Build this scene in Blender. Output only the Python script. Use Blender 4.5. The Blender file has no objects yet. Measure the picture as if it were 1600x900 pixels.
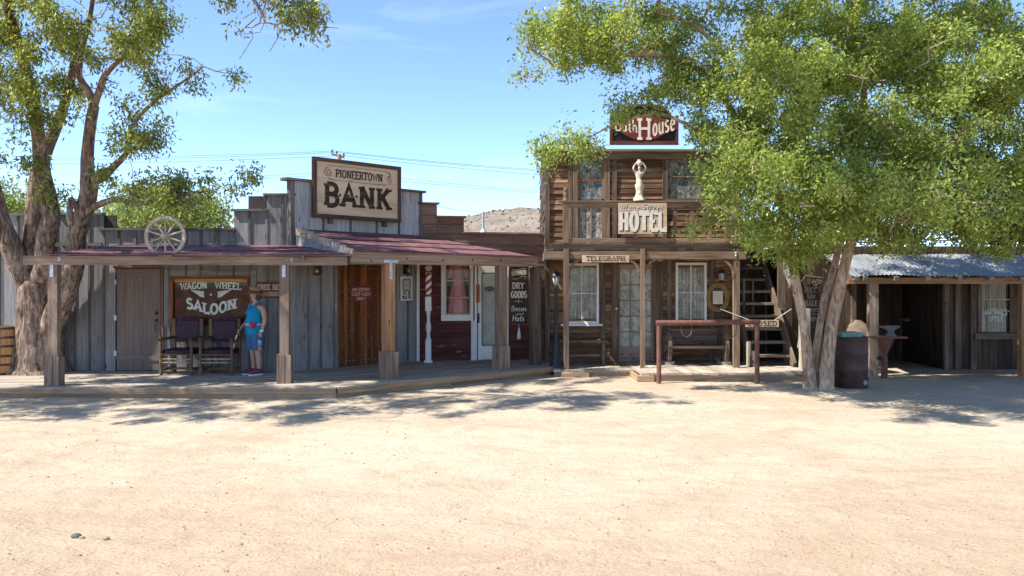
import bpy, bmesh, math, random
import numpy as np
from mathutils import Vector, Matrix, noise as mnoise

C = bpy.context.scene
COL = C.collection
rng = random.Random(7)
R = math.radians

# ------------------------------------------------------------------ camera, sky, sun, exposure
FPX, CX, CY, EYE = 1250.0, 800.0, 445.0, 1.85          # focal length and horizon of the photograph in its own pixels
cam_d = bpy.data.cameras.new('camera')
cam = bpy.data.objects.new('camera', cam_d); COL.objects.link(cam)
cam.location = (0, 0, EYE); cam.rotation_euler = (R(90), 0, 0)
cam_d.sensor_width = 36; cam_d.lens = 36 * FPX / 1600
cam_d.shift_y = -(450 - CY) / 1600
cam_d.clip_end = 3000
C.camera = cam

SUN_DIR = Vector((-0.72, -0.24, 1.0)).normalized()      # towards the sun
sun_d = bpy.data.lights.new('sun', 'SUN'); sun_d.energy = 3.9; sun_d.angle = R(0.5); sun_d.color = (1.0, 0.95, 0.87)
sun = bpy.data.objects.new('sun', sun_d); COL.objects.link(sun)
sun.rotation_euler = SUN_DIR.to_track_quat('Z', 'Y').to_euler()
elev = math.asin(SUN_DIR.z)
azim = math.atan2(SUN_DIR.x, SUN_DIR.y)

w = bpy.data.worlds.new('World'); C.world = w; w.use_nodes = True
nt = w.node_tree; nt.nodes.clear()
out = nt.nodes.new('ShaderNodeOutputWorld'); bg = nt.nodes.new('ShaderNodeBackground')
sky = nt.nodes.new('ShaderNodeTexSky'); sky.sky_type = 'NISHITA'; sky.sun_disc = False
sky.sun_elevation = elev; sky.sun_rotation = azim; sky.altitude = 1200; sky.air_density = 0.66; sky.dust_density = 0.05; sky.ozone_density = 3.0
tc = nt.nodes.new('ShaderNodeTexCoord'); mp = nt.nodes.new('ShaderNodeMapping'); mp.inputs['Scale'].default_value = (2.2, 2.2, 11.0)
mp.inputs['Rotation'].default_value = (0.0, 0.12, 0.3)
cn = nt.nodes.new('ShaderNodeTexNoise'); cn.inputs['Scale'].default_value = 1.6; cn.inputs['Detail'].default_value = 7; cn.inputs['Roughness'].default_value = 0.62
cn.inputs['Distortion'].default_value = 0.5
cr = nt.nodes.new('ShaderNodeValToRGB'); cr.color_ramp.elements[0].position = 0.55; cr.color_ramp.elements[1].position = 0.9
cr.color_ramp.elements[1].color = (0.16, 0.16, 0.16, 1)
mix = nt.nodes.new('ShaderNodeMix'); mix.data_type = 'RGBA'
mix.inputs['B'].default_value = (5.6, 6.6, 7.6, 1)
nt.links.new(tc.outputs['Generated'], mp.inputs['Vector']); nt.links.new(mp.outputs[0], cn.inputs['Vector'])
nt.links.new(cn.outputs['Fac'], cr.inputs['Fac']); nt.links.new(cr.outputs['Color'], mix.inputs['Factor'])
nt.links.new(sky.outputs[0], mix.inputs['A']); nt.links.new(mix.outputs['Result'], bg.inputs['Color'])
bg.inputs['Strength'].default_value = 0.14
nt.links.new(bg.outputs[0], out.inputs[0])

C.view_settings.view_transform = 'Standard'; C.view_settings.look = 'None'
C.view_settings.exposure = 1.42; C.view_settings.gamma = 1; C.view_settings.use_curve_mapping = False
C.render.engine = 'CYCLES'
C.cycles.max_bounces = 8; C.cycles.diffuse_bounces = 4; C.cycles.transparent_max_bounces = 12
C.cycles.use_denoising = True

# ------------------------------------------------------------------ helpers
def at(px, py, Y):
    return Vector(((px - CX) / FPX * Y, Y, EYE - (py - CY) / FPX * Y))

class Frame:
    """A facade: u to the right along it, v into the building, z up. pix() meets a photo pixel with the plane v."""
    def __init__(s, x, y, deg):
        s.o = Vector((x, y)); s.a = R(deg); s.U = Vector((math.cos(s.a), math.sin(s.a))); s.N = Vector((-math.sin(s.a), math.cos(s.a)))
    def pix(s, px, py, v=0.0):
        d = Vector(((px - CX) / FPX, 1.0)); p = s.o + s.N * v
        t = p.dot(s.N) / d.dot(s.N)
        q = d * t - s.o
        return q.dot(s.U), EYE - (py - CY) / FPX * t
    def u(s, px, v=0.0): return s.pix(px, 445, v)[0]
    def rect(s, px0, px1, py0, py1, v=0.0):
        pm = (px0 + px1) / 2
        return s.u(px0, v), s.u(px1, v), s.pix(pm, py1, v)[1], s.pix(pm, py0, v)[1]
    def world(s, u, v, z=0.0):
        q = s.o + s.U * u + s.N * v
        return Vector((q.x, q.y, z))
    def local(s, x, y):
        q = Vector((x, y)) - s.o
        return q.dot(s.U), q.dot(s.N)

class MB:
    """Collects geometry of ONE mesh: every face carries uv (u along the grain, metres) and a random tone."""
    def __init__(s): s.v = []; s.f = []; s.uv = []; s.r = []; s.sm = []; s.id = []; s.k = 0
    def add(s, vs, fs, uvs, smooth=False, r=None, M=None):
        b = len(s.v)
        if M is not None: vs = [M @ Vector(p) for p in vs]
        s.v.extend([tuple(p) for p in vs])
        r = rng.random() if r is None else r
        for f, uv in zip(fs, uvs):
            s.f.append([b + i for i in f]); s.uv.append(uv); s.r.append(r); s.sm.append(smooth); s.id.append(s.k)
    def box(s, x0, x1, y0, y1, z0, z1, M=None, r=None, ax=None):
        s.k += 1
        if x1 < x0: x0, x1 = x1, x0
        if y1 < y0: y0, y1 = y1, y0
        if z1 < z0: z0, z1 = z1, z0
        vs = [(x, y, z) for z in (z0, z1) for y in (y0, y1) for x in (x0, x1)]
        fs = [(0, 2, 3, 1), (4, 5, 7, 6), (0, 1, 5, 4), (2, 6, 7, 3), (0, 4, 6, 2), (1, 3, 7, 5)]
        na = [2, 2, 1, 1, 0, 0]
        L = (x1 - x0, y1 - y0, z1 - z0)
        ax = L.index(max(L)) if ax is None else ax
        ou, ov = rng.uniform(0, 50), rng.uniform(0, 50)
        uvs = []
        for f, n in zip(fs, na):
            rest = [a for a in (0, 1, 2) if a != n]
            if ax in rest: ua = ax; va = [a for a in rest if a != ax][0]
            else: ua, va = rest
            uvs.append([(vs[i][ua] + ou, vs[i][va] + vs[i][n] * 0.37 + ov) for i in f])
        s.add(vs, fs, uvs, r=r, M=M)
    def bar(s, p0, p1, wd, ht, roll=0.0, r=None):
        """box from p0 to p1; wd horizontal, ht the other way"""
        p0 = Vector(p0); p1 = Vector(p1); d = p1 - p0; L = d.length
        x = d.normalized(); up = Vector((0, 0, 1)) if abs(x.z) < 0.95 else Vector((0, 1, 0))
        y = up.cross(x).normalized(); z = x.cross(y)
        M = Matrix((x, y, z)).transposed().to_4x4(); M.translation = p0
        if roll: M = M @ Matrix.Rotation(roll, 4, 'X')
        s.box(0, L, -wd / 2, wd / 2, -ht / 2, ht / 2, M=M, r=r, ax=0)
    def tube(s, pts, radii, n=8, cap=True, smooth=True, r=None, squash=None):
        s.k += 1
        pts = [Vector(p) for p in pts]
        if not hasattr(radii, '__len__'): radii = [radii] * len(pts)
        T = []
        for i in range(len(pts)):
            a = pts[max(i - 1, 0)]; b = pts[min(i + 1, len(pts) - 1)]
            d = b - a
            T.append(d.normalized() if d.length > 1e-9 else Vector((0, 0, 1)))
        ref = Vector((0, 1, 0)) if abs(T[0].y) < 0.9 else Vector((1, 0, 0))
        X = (ref - T[0] * ref.dot(T[0])).normalized()
        vs = []; ll = [0.0]
        for i, p in enumerate(pts):
            X = (X - T[i] * X.dot(T[i]))
            X = X.normalized() if X.length > 1e-6 else T[i].orthogonal().normalized()
            Yv = T[i].cross(X)
            for k in range(n):
                a = 2 * math.pi * k / n
                vs.append(p + (X * math.cos(a) + Yv * math.sin(a)) * radii[i])
            if i: ll.append(ll[-1] + (pts[i] - pts[i - 1]).length)
        ou, ov = rng.uniform(0, 50), rng.uniform(0, 50)
        fs = []; uvs = []; per = 2 * math.pi * max(radii) / n
        for i in range(len(pts) - 1):
            for k in range(n):
                k2 = (k + 1) % n
                fs.append((i * n + k, i * n + k2, (i + 1) * n + k2, (i + 1) * n + k))
                uvs.append([(ll[i] + ou, k * per + ov), (ll[i] + ou, (k + 1) * per + ov), (ll[i + 1] + ou, (k + 1) * per + ov), (ll[i + 1] + ou, k * per + ov)])
        s.add(vs, fs, uvs, smooth=smooth, r=r)
        rr = s.r[-1]
        if cap:
            e = len(pts) - 1
            s.add([vs[k] for k in range(n)][::-1], [tuple(range(n))], [[(vs[k].x, vs[k].y) for k in range(n)][::-1]], r=rr)
            s.add([vs[e * n + k] for k in range(n)], [tuple(range(n))], [[(vs[e * n + k].x, vs[e * n + k].y) for k in range(n)]], r=rr)
    def lathe(s, prof, c=(0, 0, 0), n=20, smooth=True, sx=1.0, sy=1.0, M=None, r=None):
        """profile of (radius, z), turned about the vertical through c"""
        s.k += 1
        vs = []; fs = []; uvs = []
        ou = rng.uniform(0, 50)
        for (rad, z) in prof:
            for k in range(n):
                a = 2 * math.pi * k / n
                vs.append((c[0] + rad * math.cos(a) * sx, c[1] + rad * math.sin(a) * sy, c[2] + z))
        for i in range(len(prof) - 1):
            for k in range(n):
                k2 = (k + 1) % n
                fs.append((i * n + k, i * n + k2, (i + 1) * n + k2, (i + 1) * n + k))
                z0, z1 = prof[i][1], prof[i + 1][1]; m = prof[i][0] * 6.28 / n
                uvs.append([(z0 + ou, k * m), (z0 + ou, (k + 1) * m), (z1 + ou, (k + 1) * m), (z1 + ou, k * m)])
        s.add(vs, fs, uvs, smooth=smooth, r=r, M=M)
        rr = s.r[-1]; e = len(prof) - 1
        if prof[0][0] > 1e-4: s.add([vs[k] for k in range(n)][::-1], [tuple(range(n))], [[(0, 0)] * n], r=rr, M=M)
        if prof[e][0] > 1e-4: s.add([vs[e * n + k] for k in range(n)], [tuple(range(n))], [[(0, 0)] * n], r=rr, M=M)
    def prism(s, poly, y0, y1, M=None, r=None):
        """polygon in x,z (counter-clockwise seen from -y) extruded from y0 (front) to y1"""
        n = len(poly)
        A = sum(poly[i][0] * poly[(i + 1) % n][1] - poly[(i + 1) % n][0] * poly[i][1] for i in range(n))
        if A < 0: poly = poly[::-1]
        vs = [(p[0], y0, p[1]) for p in poly] + [(p[0], y1, p[1]) for p in poly]
        ou = rng.uniform(0, 50)
        fs = [tuple(range(n)), tuple(range(2 * n - 1, n - 1, -1))]
        uvs = [[(p[0] + ou, p[1] + ou) for p in poly], [(p[0] + ou, p[1] + ou) for p in poly[::-1]]]
        for i in range(n):
            j = (i + 1) % n
            fs.append((i, n + i, n + j, j)); uvs.append([(vs[q][0] + ou, vs[q][2] + ou) for q in fs[-1]])
        s.add(vs, fs, uvs, r=r, M=M)
    def slab(s, poly, z0, z1, M=None, r=None):
        """polygon in x,y extruded upward; z0/z1 numbers or per-vertex lists"""
        n = len(poly)
        A = sum(poly[i][0] * poly[(i + 1) % n][1] - poly[(i + 1) % n][0] * poly[i][1] for i in range(n))
        zz0 = list(z0) if hasattr(z0, '__len__') else [z0] * n
        zz1 = list(z1) if hasattr(z1, '__len__') else [z1] * n
        if A < 0: poly = poly[::-1]; zz0 = zz0[::-1]; zz1 = zz1[::-1]
        vs = [(p[0], p[1], z) for p, z in zip(poly, zz0)] + [(p[0], p[1], z) for p, z in zip(poly, zz1)]
        ou = rng.uniform(0, 50)
        fs = [tuple(range(n - 1, -1, -1)), tuple(range(n, 2 * n))]
        for i in range(n):
            j = (i + 1) % n; fs.append((i, j, n + j, n + i))
        uvs = [[(vs[q][0] + ou, vs[q][1] + vs[q][2] + ou) for q in f] for f in fs]
        s.add(vs, fs, uvs, r=r, M=M)
    def loft(s, rings, smooth=True, cap=True, r=None, M=None):
        n = len(rings[0]); vs = [p for ring in rings for p in ring]; fs = []; uvs = []
        for i in range(len(rings) - 1):
            for k in range(n):
                k2 = (k + 1) % n
                f = (i * n + k, i * n + k2, (i + 1) * n + k2, (i + 1) * n + k)
                fs.append(f); uvs.append([(i * .05, k * .05), (i * .05, k * .05 + .05), (i * .05 + .05, k * .05 + .05), (i * .05 + .05, k * .05)])
        s.add(vs, fs, uvs, smooth=smooth, r=r, M=M)
        if cap:
            s.add(rings[0][::-1], [tuple(range(n))], [[(0, 0)] * n], r=r, M=M)
            s.add(rings[-1], [tuple(range(n))], [[(0, 0)] * n], r=r, M=M)
    def pieces(s):
        """one MB for every primitive collected"""
        out_ = []
        for k in sorted(set(s.id)):
            m = MB(); mp_ = {}
            for f, uv, r, sm, i in zip(s.f, s.uv, s.r, s.sm, s.id):
                if i != k: continue
                for q in f:
                    if q not in mp_: mp_[q] = len(m.v); m.v.append(s.v[q])
                m.f.append([mp_[q] for q in f]); m.uv.append(uv); m.r.append(r); m.sm.append(sm); m.id.append(0)
            out_.append(m)
        return out_
    def build(s, name, mat, parent=None, loc=None, rz=None):
        me = bpy.data.meshes.new(name)
        me.from_pydata(s.v, [], s.f)
        uvl = me.uv_layers.new(name='UVMap')
        flat = [c for uv in s.uv for p in uv for c in p]
        uvl.data.foreach_set('uv', flat)
        at_ = me.attributes.new('rnd', 'FLOAT', 'FACE'); at_.data.foreach_set('value', s.r)
        me.polygons.foreach_set('use_smooth', s.sm)
        me.materials.append(mat); me.update()
        o = bpy.data.objects.new(name, me); COL.objects.link(o)
        if parent is not None: o.parent = parent
        if loc is not None: o.location = loc
        if rz is not None: o.rotation_euler.z = rz
        return o

def tag(o, label=None, cat=None, group=None, kind=None):
    if label: o['label'] = label
    if cat: o['category'] = cat
    if group: o['group'] = group
    if kind: o['kind'] = kind
    return o
def thing(name, label, cat, loc=(0, 0, 0), rz=0.0, group=None):
    o = bpy.data.objects.new(name, None); COL.objects.link(o); o.empty_display_size = 0.2
    o.location = loc; o.rotation_euler = (0, 0, rz)
    return tag(o, label, cat, group)
def framed(name, label, cat, F, group=None):
    return thing(name, label, cat, (F.o.x, F.o.y, 0), F.a, group)
def kids(o): return [c for c in COL.objects if c.parent == o]
def dup(root, loc, rz=None, label=None):
    r = root.copy(); COL.objects.link(r); r.location = loc
    if rz is not None: r.rotation_euler.z = rz
    if label: r['label'] = label
    for ch in kids(root):
        c = ch.copy(); COL.objects.link(c); c.parent = r
        for g in kids(ch):
            d = g.copy(); COL.objects.link(d); d.parent = c
    return r

# ------------------------------------------------------------------ materials
class N:
    def __init__(s, name):
        s.m = bpy.data.materials.new(name); s.m.use_nodes = True; s.t = s.m.node_tree; s.t.nodes.clear()
        s.out = s.t.nodes.new('ShaderNodeOutputMaterial'); s.b = s.t.nodes.new('ShaderNodeBsdfPrincipled')
        s.l(s.b.outputs[0], s.out.inputs[0])
    def n(s, k, **kw):
        x = s.t.nodes.new(k)
        for a, v in kw.items():
            if a in x.inputs: x.inputs[a].default_value = v
            else: setattr(x, a, v)
        return x
    def l(s, a, b): s.t.links.new(a, b)
    def uv(s, sx=1, sy=1, coord='UV'):
        t = s.n('ShaderNodeTexCoord'); m = s.n('ShaderNodeMapping'); m.inputs['Scale'].default_value = (sx, sy, 1) if not hasattr(sx, '__len__') else sx
        s.l(t.outputs[coord], m.inputs[0]); return m.outputs[0]
    def noise(s, vec, scale=1.0, detail=4, rough=0.55, dist=0.0):
        x = s.n('ShaderNodeTexNoise'); x.inputs['Scale'].default_value = scale; x.inputs['Detail'].default_value = detail
        x.inputs['Roughness'].default_value = rough; x.inputs['Distortion'].default_value = dist
        s.l(vec, x.inputs['Vector']); return x.outputs['Fac']
    def ramp(s, fac, stops):
        x = s.n('ShaderNodeValToRGB'); e = x.color_ramp.elements
        while len(e) < len(stops): e.new(0.5)
        for el, (p, c) in zip(e, stops):
            el.position = p; el.color = (*c, 1) if hasattr(c, '__len__') else (c, c, c, 1)
        s.l(fac, x.inputs[0]); return x.outputs[0]
    def mix(s, fac, a, b, mode='MIX'):
        x = s.n('ShaderNodeMix'); x.data_type = 'RGBA'; x.blend_type = mode
        for val, inp in ((fac, x.inputs['Factor']), (a, x.inputs['A']), (b, x.inputs['B'])):
            if hasattr(val, 'is_linked'): s.l(val, inp)
            elif hasattr(val, '__len__'): inp.default_value = (*val, 1)
            else: inp.default_value = val
        return x.outputs['Result']
    def math(s, op, a, b=0.0):
        x = s.n('ShaderNodeMath'); x.operation = op
        for val, inp in ((a, x.inputs[0]), (b, x.inputs[1])):
            if hasattr(val, 'is_linked'): s.l(val, inp)
            else: inp.default_value = val
        return x.outputs[0]
    def attr(s, name='rnd'):
        x = s.n('ShaderNodeAttribute'); x.attribute_name = name; return x.outputs['Fac']
    def bump(s, h, strength=0.3, dist=0.01):
        x = s.n('ShaderNodeBump'); x.inputs['Strength'].default_value = strength; x.inputs['Distance'].default_value = dist
        s.l(h, x.inputs['Height']); s.l(x.outputs[0], s.b.inputs['Normal'])
    def col(s, c):
        if hasattr(c, 'is_linked'): s.l(c, s.b.inputs['Base Color'])
        else: s.b.inputs['Base Color'].default_value = (*c, 1)
    def rough(s, v, spec=0.3):
        s.b.inputs['Roughness'].default_value = v; s.b.inputs['Specular IOR Level'].default_value = spec

def wood(name, dark, mid, light, wear=None, wear_at=0.6, rv=0.5, rough=0.85, bump=0.5, gs=24.0, knots=True, soft=0.06):
    n = N(name)
    g = n.noise(n.uv(1.4, gs), 1.0, 6, 0.62, 0.5)
    t = n.noise(n.uv(0.8, 4.5), 1.0, 3, 0.5)
    f = n.math('ADD', n.math('MULTIPLY', g, 0.62), n.math('MULTIPLY', t, 0.38))
    c = n.ramp(f, [(0.33, dark), (0.5, mid), (0.68, light)])
    rr = n.math('ADD', n.math('MULTIPLY', n.attr(), rv), 1 - rv / 2)
    c = n.mix(1.0, c, n.n('ShaderNodeCombineColor').outputs[0], 'MULTIPLY') if False else c
    cc = n.n('ShaderNodeCombineColor')
    for i in range(3): n.l(rr, cc.inputs[i])
    c = n.mix(1.0, c, cc.outputs[0], 'MULTIPLY')
    if knots:
        vo = n.n('ShaderNodeTexVoronoi'); vo.inputs['Scale'].default_value = 1.0
        n.l(n.uv(1.7, 5.0), vo.inputs['Vector'])
        k = n.ramp(vo.outputs['Distance'], [(0.05, 0.75), (0.13, 0.0)])
        c = n.mix(k, c, tuple(x * 0.35 for x in dark))
    if wear is not None:
        wn = n.noise(n.uv(2.0, 13.0), 1.0, 7, 0.68, 0.3)
        wf = n.ramp(wn, [(wear_at - soft, 0.0), (wear_at + soft, 1.0)])
        c = n.mix(wf, c, wear)
    n.col(c); n.rough(rough, 0.2); n.bump(g, bump, 0.008)
    return n.m
def plain(name, c, rough=0.6, metal=0.0, var=0.25, scale=6.0, bump=0.0, spec=0.4):
    n = N(name)
    x = n.noise(n.uv((scale, scale, scale), coord='Object'), 1.0, 5, 0.6)
    n.col(n.ramp(x, [(0.3, tuple(k * (1 - var) for k in c)), (0.7, tuple(min(1, k * (1 + var)) for k in c))]))
    n.rough(rough, spec); n.b.inputs['Metallic'].default_value = metal
    if bump: n.bump(x, bump, 0.01)
    return n.m

M = {}
M['grey'] = wood('grey_weathered_boards', (0.12, 0.114, 0.113), (0.215, 0.207, 0.203), (0.32, 0.31, 0.30), wear=(0.38, 0.37, 0.35), wear_at=0.66, rv=0.4)
M['grey_dark'] = wood('grey_batten', (0.07, 0.064, 0.06), (0.135, 0.12, 0.11), (0.22, 0.195, 0.175), rv=0.4)
M['whitewash'] = wood('worn_whitewash', (0.27, 0.27, 0.28), (0.44, 0.44, 0.445), (0.60, 0.595, 0.585), wear=(0.14, 0.10, 0.085), wear_at=0.64, rv=0.2)
M['beam'] = wood('beam_timber', (0.10, 0.066, 0.043), (0.235, 0.165, 0.115), (0.37, 0.27, 0.19), rv=0.3)
M['post'] = wood('post_timber', (0.10, 0.066, 0.047), (0.225, 0.157, 0.115), (0.36, 0.27, 0.205), rv=0.35, gs=16, bump=0.8)
M['post_orange'] = wood('reddish_post_timber', (0.16, 0.075, 0.035), (0.30, 0.155, 0.075), (0.40, 0.25, 0.14), rv=0.2)
M['deck'] = wood('boardwalk_boards', (0.22, 0.175, 0.135), (0.36, 0.30, 0.235), (0.50, 0.43, 0.34), rv=0.35)
M['fascia'] = wood('boardwalk_edge', (0.19, 0.12, 0.07), (0.34, 0.22, 0.135), (0.46, 0.33, 0.22), rv=0.3)
M['hotel'] = wood('hotel_siding', (0.045, 0.025, 0.014), (0.18, 0.10, 0.055), (0.43, 0.27, 0.15), rv=0.9, bump=0.8, gs=15, wear=(0.055, 0.032, 0.02), wear_at=0.64)
M['hotel_trim'] = wood('hotel_trim', (0.075, 0.048, 0.032), (0.18, 0.122, 0.083), (0.31, 0.225, 0.16), rv=0.5)
M['hotel_dark'] = wood('hotel_dark_trim', (0.055, 0.038, 0.028), (0.135, 0.096, 0.07), (0.25, 0.19, 0.145), rv=0.5)
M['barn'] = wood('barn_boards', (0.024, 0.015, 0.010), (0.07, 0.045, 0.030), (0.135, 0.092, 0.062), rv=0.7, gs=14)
M['brown'] = wood('brown_siding', (0.10, 0.06, 0.042), (0.18, 0.105, 0.07), (0.27, 0.17, 0.115), rv=0.4)
M['red'] = wood('worn_red_paint', (0.045, 0.017, 0.015), (0.105, 0.032, 0.027), (0.165, 0.066, 0.054), wear=(0.33, 0.27, 0.24), wear_at=0.645, rv=0.3, soft=0.02)
M['white'] = wood('worn_white_paint', (0.62, 0.60, 0.56), (0.72, 0.70, 0.66), (0.78, 0.77, 0.74), wear=(0.38, 0.32, 0.26), wear_at=0.72, rv=0.12, knots=False, bump=0.2)
M['bank_door'] = wood('orange_brown_planks', (0.06, 0.02, 0.009), (0.175, 0.062, 0.022), (0.29, 0.118, 0.045), rv=0.8, bump=0.6)
M['door'] = wood('grey_brown_door', (0.135, 0.10, 0.08), (0.19, 0.145, 0.118), (0.24, 0.19, 0.158), rv=0.15, knots=False, bump=0.2)
M['sign_ply'] = wood('plywood_sign', (0.52, 0.37, 0.23), (0.64, 0.48, 0.32), (0.73, 0.58, 0.41), rv=0.1, gs=9, knots=True, bump=0.1)
M['sign_tan'] = wood('tan_sign_board', (0.36, 0.25, 0.16), (0.50, 0.36, 0.24), (0.62, 0.47, 0.33), rv=0.1, gs=14)
M['sign_frame'] = wood('sign_frame', (0.06, 0.04, 0.03), (0.10, 0.065, 0.045), (0.16, 0.11, 0.08), rv=0.2)
M['sign_brown'] = wood('dark_brown_board', (0.06, 0.038, 0.024), (0.10, 0.064, 0.04), (0.15, 0.10, 0.065), rv=0.2)
M['sign_red'] = plain('red_sign_paint', (0.17, 0.022, 0.024), 0.6)
M['dark_letter'] = wood('burnt_letter', (0.025, 0.018, 0.012), (0.05, 0.035, 0.022), (0.11, 0.075, 0.045), wear=(0.30, 0.20, 0.12), wear_at=0.62, rv=0.1, gs=9)
M['black'] = plain('black_paint', (0.02, 0.02, 0.022), 0.5)
M['iron'] = plain('black_iron', (0.035, 0.037, 0.04), 0.5, 0.3)
M['rust'] = plain('rusty_pipe', (0.17, 0.075, 0.055), 0.75, 0.2, 0.35, 9)
M['drum'] = plain('rusty_drum', (0.085, 0.05, 0.042), 0.7, 0.3, 0.4, 5, 0.1)
M['steel'] = plain('galvanised_plate', (0.45, 0.46, 0.47), 0.5, 0.6, 0.3, 20)
M['cream'] = plain('cream_letter', (0.74, 0.66, 0.52), 0.7, var=0.15)
M['letter_white'] = plain('white_letter', (0.80, 0.79, 0.75), 0.7, var=0.12, scale=20)
M['letter_pink'] = plain('faded_letter', (0.60, 0.40, 0.33), 0.7, var=0.25, scale=30)
M['aged_letter'] = plain('aged_white_letter', (0.60, 0.57, 0.51), 0.8, var=0.3, scale=28)
M['chalk'] = plain('faded_chalk_letter', (0.34, 0.31, 0.27), 0.9, var=0.4, scale=18)
M['statue'] = plain('cream_plaster', (0.58, 0.50, 0.39), 0.8, var=0.4, scale=22, bump=0.5)
M['brass'] = plain('aged_brass', (0.40, 0.28, 0.12), 0.4, 0.9)
M['leather'] = plain('purple_brown_leather', (0.040, 0.015, 0.026), 0.45, var=0.35, scale=5, spec=0.2)
M['carved'] = wood('carved_oak', (0.06, 0.032, 0.018), (0.15, 0.085, 0.045), (0.26, 0.16, 0.09), rv=0.2)
M['spindle'] = wood('pale_spindle', (0.22, 0.15, 0.09), (0.34, 0.25, 0.16), (0.45, 0.34, 0.23), rv=0.2)
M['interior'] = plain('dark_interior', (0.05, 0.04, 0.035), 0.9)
M['saloon_room_tone'] = plain('dark_room_board', (0.105, 0.030, 0.017), 0.7, var=0.75, scale=4.5, spec=0.1)
M['pole_red'] = plain('barber_red', (0.30, 0.03, 0.03), 0.5)
M['barrel'] = wood('barrel_oak', (0.25, 0.13, 0.05), (0.42, 0.23, 0.09), (0.55, 0.33, 0.15), rv=0.3)
M['teal'] = plain('teal_lid', (0.10, 0.24, 0.20), 0.6)
M['burlap'] = plain('pale_sack', (0.15, 0.11, 0.08), 0.95, var=0.35, scale=8, bump=0.3)
M['rock'] = plain('grey_stone', (0.10, 0.095, 0.09), 0.8, var=0.5, scale=25, bump=0.4)
M['rock_tan'] = plain('tan_stone', (0.30, 0.21, 0.15), 0.85, var=0.35, scale=30, bump=0.4)
M['rope'] = plain('pale_rope', (0.55, 0.50, 0.42), 0.9)
M['wire'] = plain('cable', (0.06, 0.06, 0.065), 0.6)
M['pipe'] = plain('blue_grey_pipe', (0.40, 0.46, 0.50), 0.5, 0.3)
M['paper'] = plain('yellowed_paper', (0.62, 0.55, 0.45), 0.8, var=0.15)
M['gilt'] = wood('gilt_frame', (0.28, 0.15, 0.05), (0.42, 0.25, 0.09), (0.55, 0.36, 0.16), rv=0.1)
M['orange_notice'] = plain('orange_notice', (0.42, 0.10, 0.05), 0.7)
M['glass_lamp'] = plain('frosted_lamp_glass', (0.55, 0.53, 0.48), 0.25)

def glass_mat():
    n = N('window_glass'); n.t.nodes.remove(n.b)
    tr = n.n('ShaderNodeBsdfTransparent'); tr.inputs[0].default_value = (0.93, 0.95, 0.94, 1)
    gl = n.n('ShaderNodeBsdfGlossy'); gl.inputs['Roughness'].default_value = 0.03
    fr = n.n('ShaderNodeFresnel'); fr.inputs[0].default_value = 1.5
    f = n.math('MULTIPLY', fr.outputs[0], 0.25)
    mx = n.n('ShaderNodeMixShader'); n.l(f, mx.inputs[0]); n.l(tr.outputs[0], mx.inputs[1]); n.l(gl.outputs[0], mx.inputs[2])
    n.l(mx.outputs[0], n.out.inputs[0]); return n.m
M['glass'] = glass_mat()
def lace_mat(name, c, hole, sc=55):
    n = N(name)
    v = n.n('ShaderNodeTexVoronoi'); v.inputs['Scale'].default_value = sc; v.feature = 'F1'
    big = n.noise(n.uv((5, 5, 5), coord='Object'), 1.0, 4, 0.6)
    fin = n.noise(n.uv((sc, sc, sc * .6), coord='Object'), 1.0, 4, 0.75, 1.2)
    f = n.math('ADD', n.math('MULTIPLY', fin, 0.7), n.math('MULTIPLY', big, 0.3))
    n.t.nodes.remove(v)
    n.col(n.ramp(f, [(0.43, hole), (0.57, c)])); n.rough(0.95, 0.1)
    return n.m
M['lace'] = lace_mat('lace_curtain', (0.72, 0.69, 0.63), (0.28, 0.25, 0.215), 36)
M['crackle'] = lace_mat('peeling_window_paint', (0.50, 0.48, 0.45), (0.10, 0.085, 0.07), 17)
M['pale_curtain'] = lace_mat('pale_curtain', (0.66, 0.62, 0.55), (0.40, 0.36, 0.31), 60)

def roof_mat():
    n = N('red_roofing')
    a = n.noise(n.uv((2.5, 2.5, 2.5), coord='Object'), 1.0, 5, 0.6); b = n.noise(n.uv((90, 90, 90), coord='Object'), 1.0, 2)
    f = n.math('ADD', n.math('MULTIPLY', a, 0.6), n.math('MULTIPLY', b, 0.4))
    n.col(n.ramp(f, [(0.35, (0.10, 0.044, 0.046)), (0.55, (0.17, 0.077, 0.082)), (0.7, (0.28, 0.155, 0.155))])); n.rough(0.8, 0.3); n.bump(b, 0.3, 0.004)
    return n.m
M['roof'] = roof_mat()
def tin_mat():
    n = N('corrugated_tin')
    a = n.noise(n.uv((3, 1.2, 3), coord='Object'), 1.0, 5, 0.65)
    n.col(n.ramp(a, [(0.3, (0.13, 0.14, 0.15)), (0.55, (0.24, 0.25, 0.26)), (0.75, (0.36, 0.36, 0.36))])); n.rough(0.55, 0.4); n.b.inputs['Metallic'].default_value = 0.15
    return n.m
M['tin'] = tin_mat()
def bark_mat(name, d, m, l, sc=1.0):
    n = N(name)
    v = n.uv((16 * sc, 16 * sc, 4.2 * sc), coord='Object')
    a = n.noise(v, 1.0, 7, 0.65, 0.8); b = n.noise(n.uv((2, 2, 1), coord='Object'), 1.0, 3)
    f = n.math('ADD', n.math('MULTIPLY', a, 0.75), n.math('MULTIPLY', b, 0.25))
    n.col(n.ramp(f, [(0.38, d), (0.5, m), (0.62, l)])); n.rough(0.95, 0.1); n.bump(a, 1.0, 0.03)
    return n.m
M['bark_l'] = bark_mat('rough_brown_bark', (0.04, 0.027, 0.02), (0.19, 0.135, 0.102), (0.42, 0.325, 0.255))
M['bark_r'] = bark_mat('tan_bark', (0.15, 0.10, 0.068), (0.37, 0.265, 0.185), (0.58, 0.45, 0.33))
M['twig'] = bark_mat('twig_bark', (0.16, 0.115, 0.09), (0.36, 0.275, 0.22), (0.52, 0.42, 0.345), 0.6)
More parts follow.
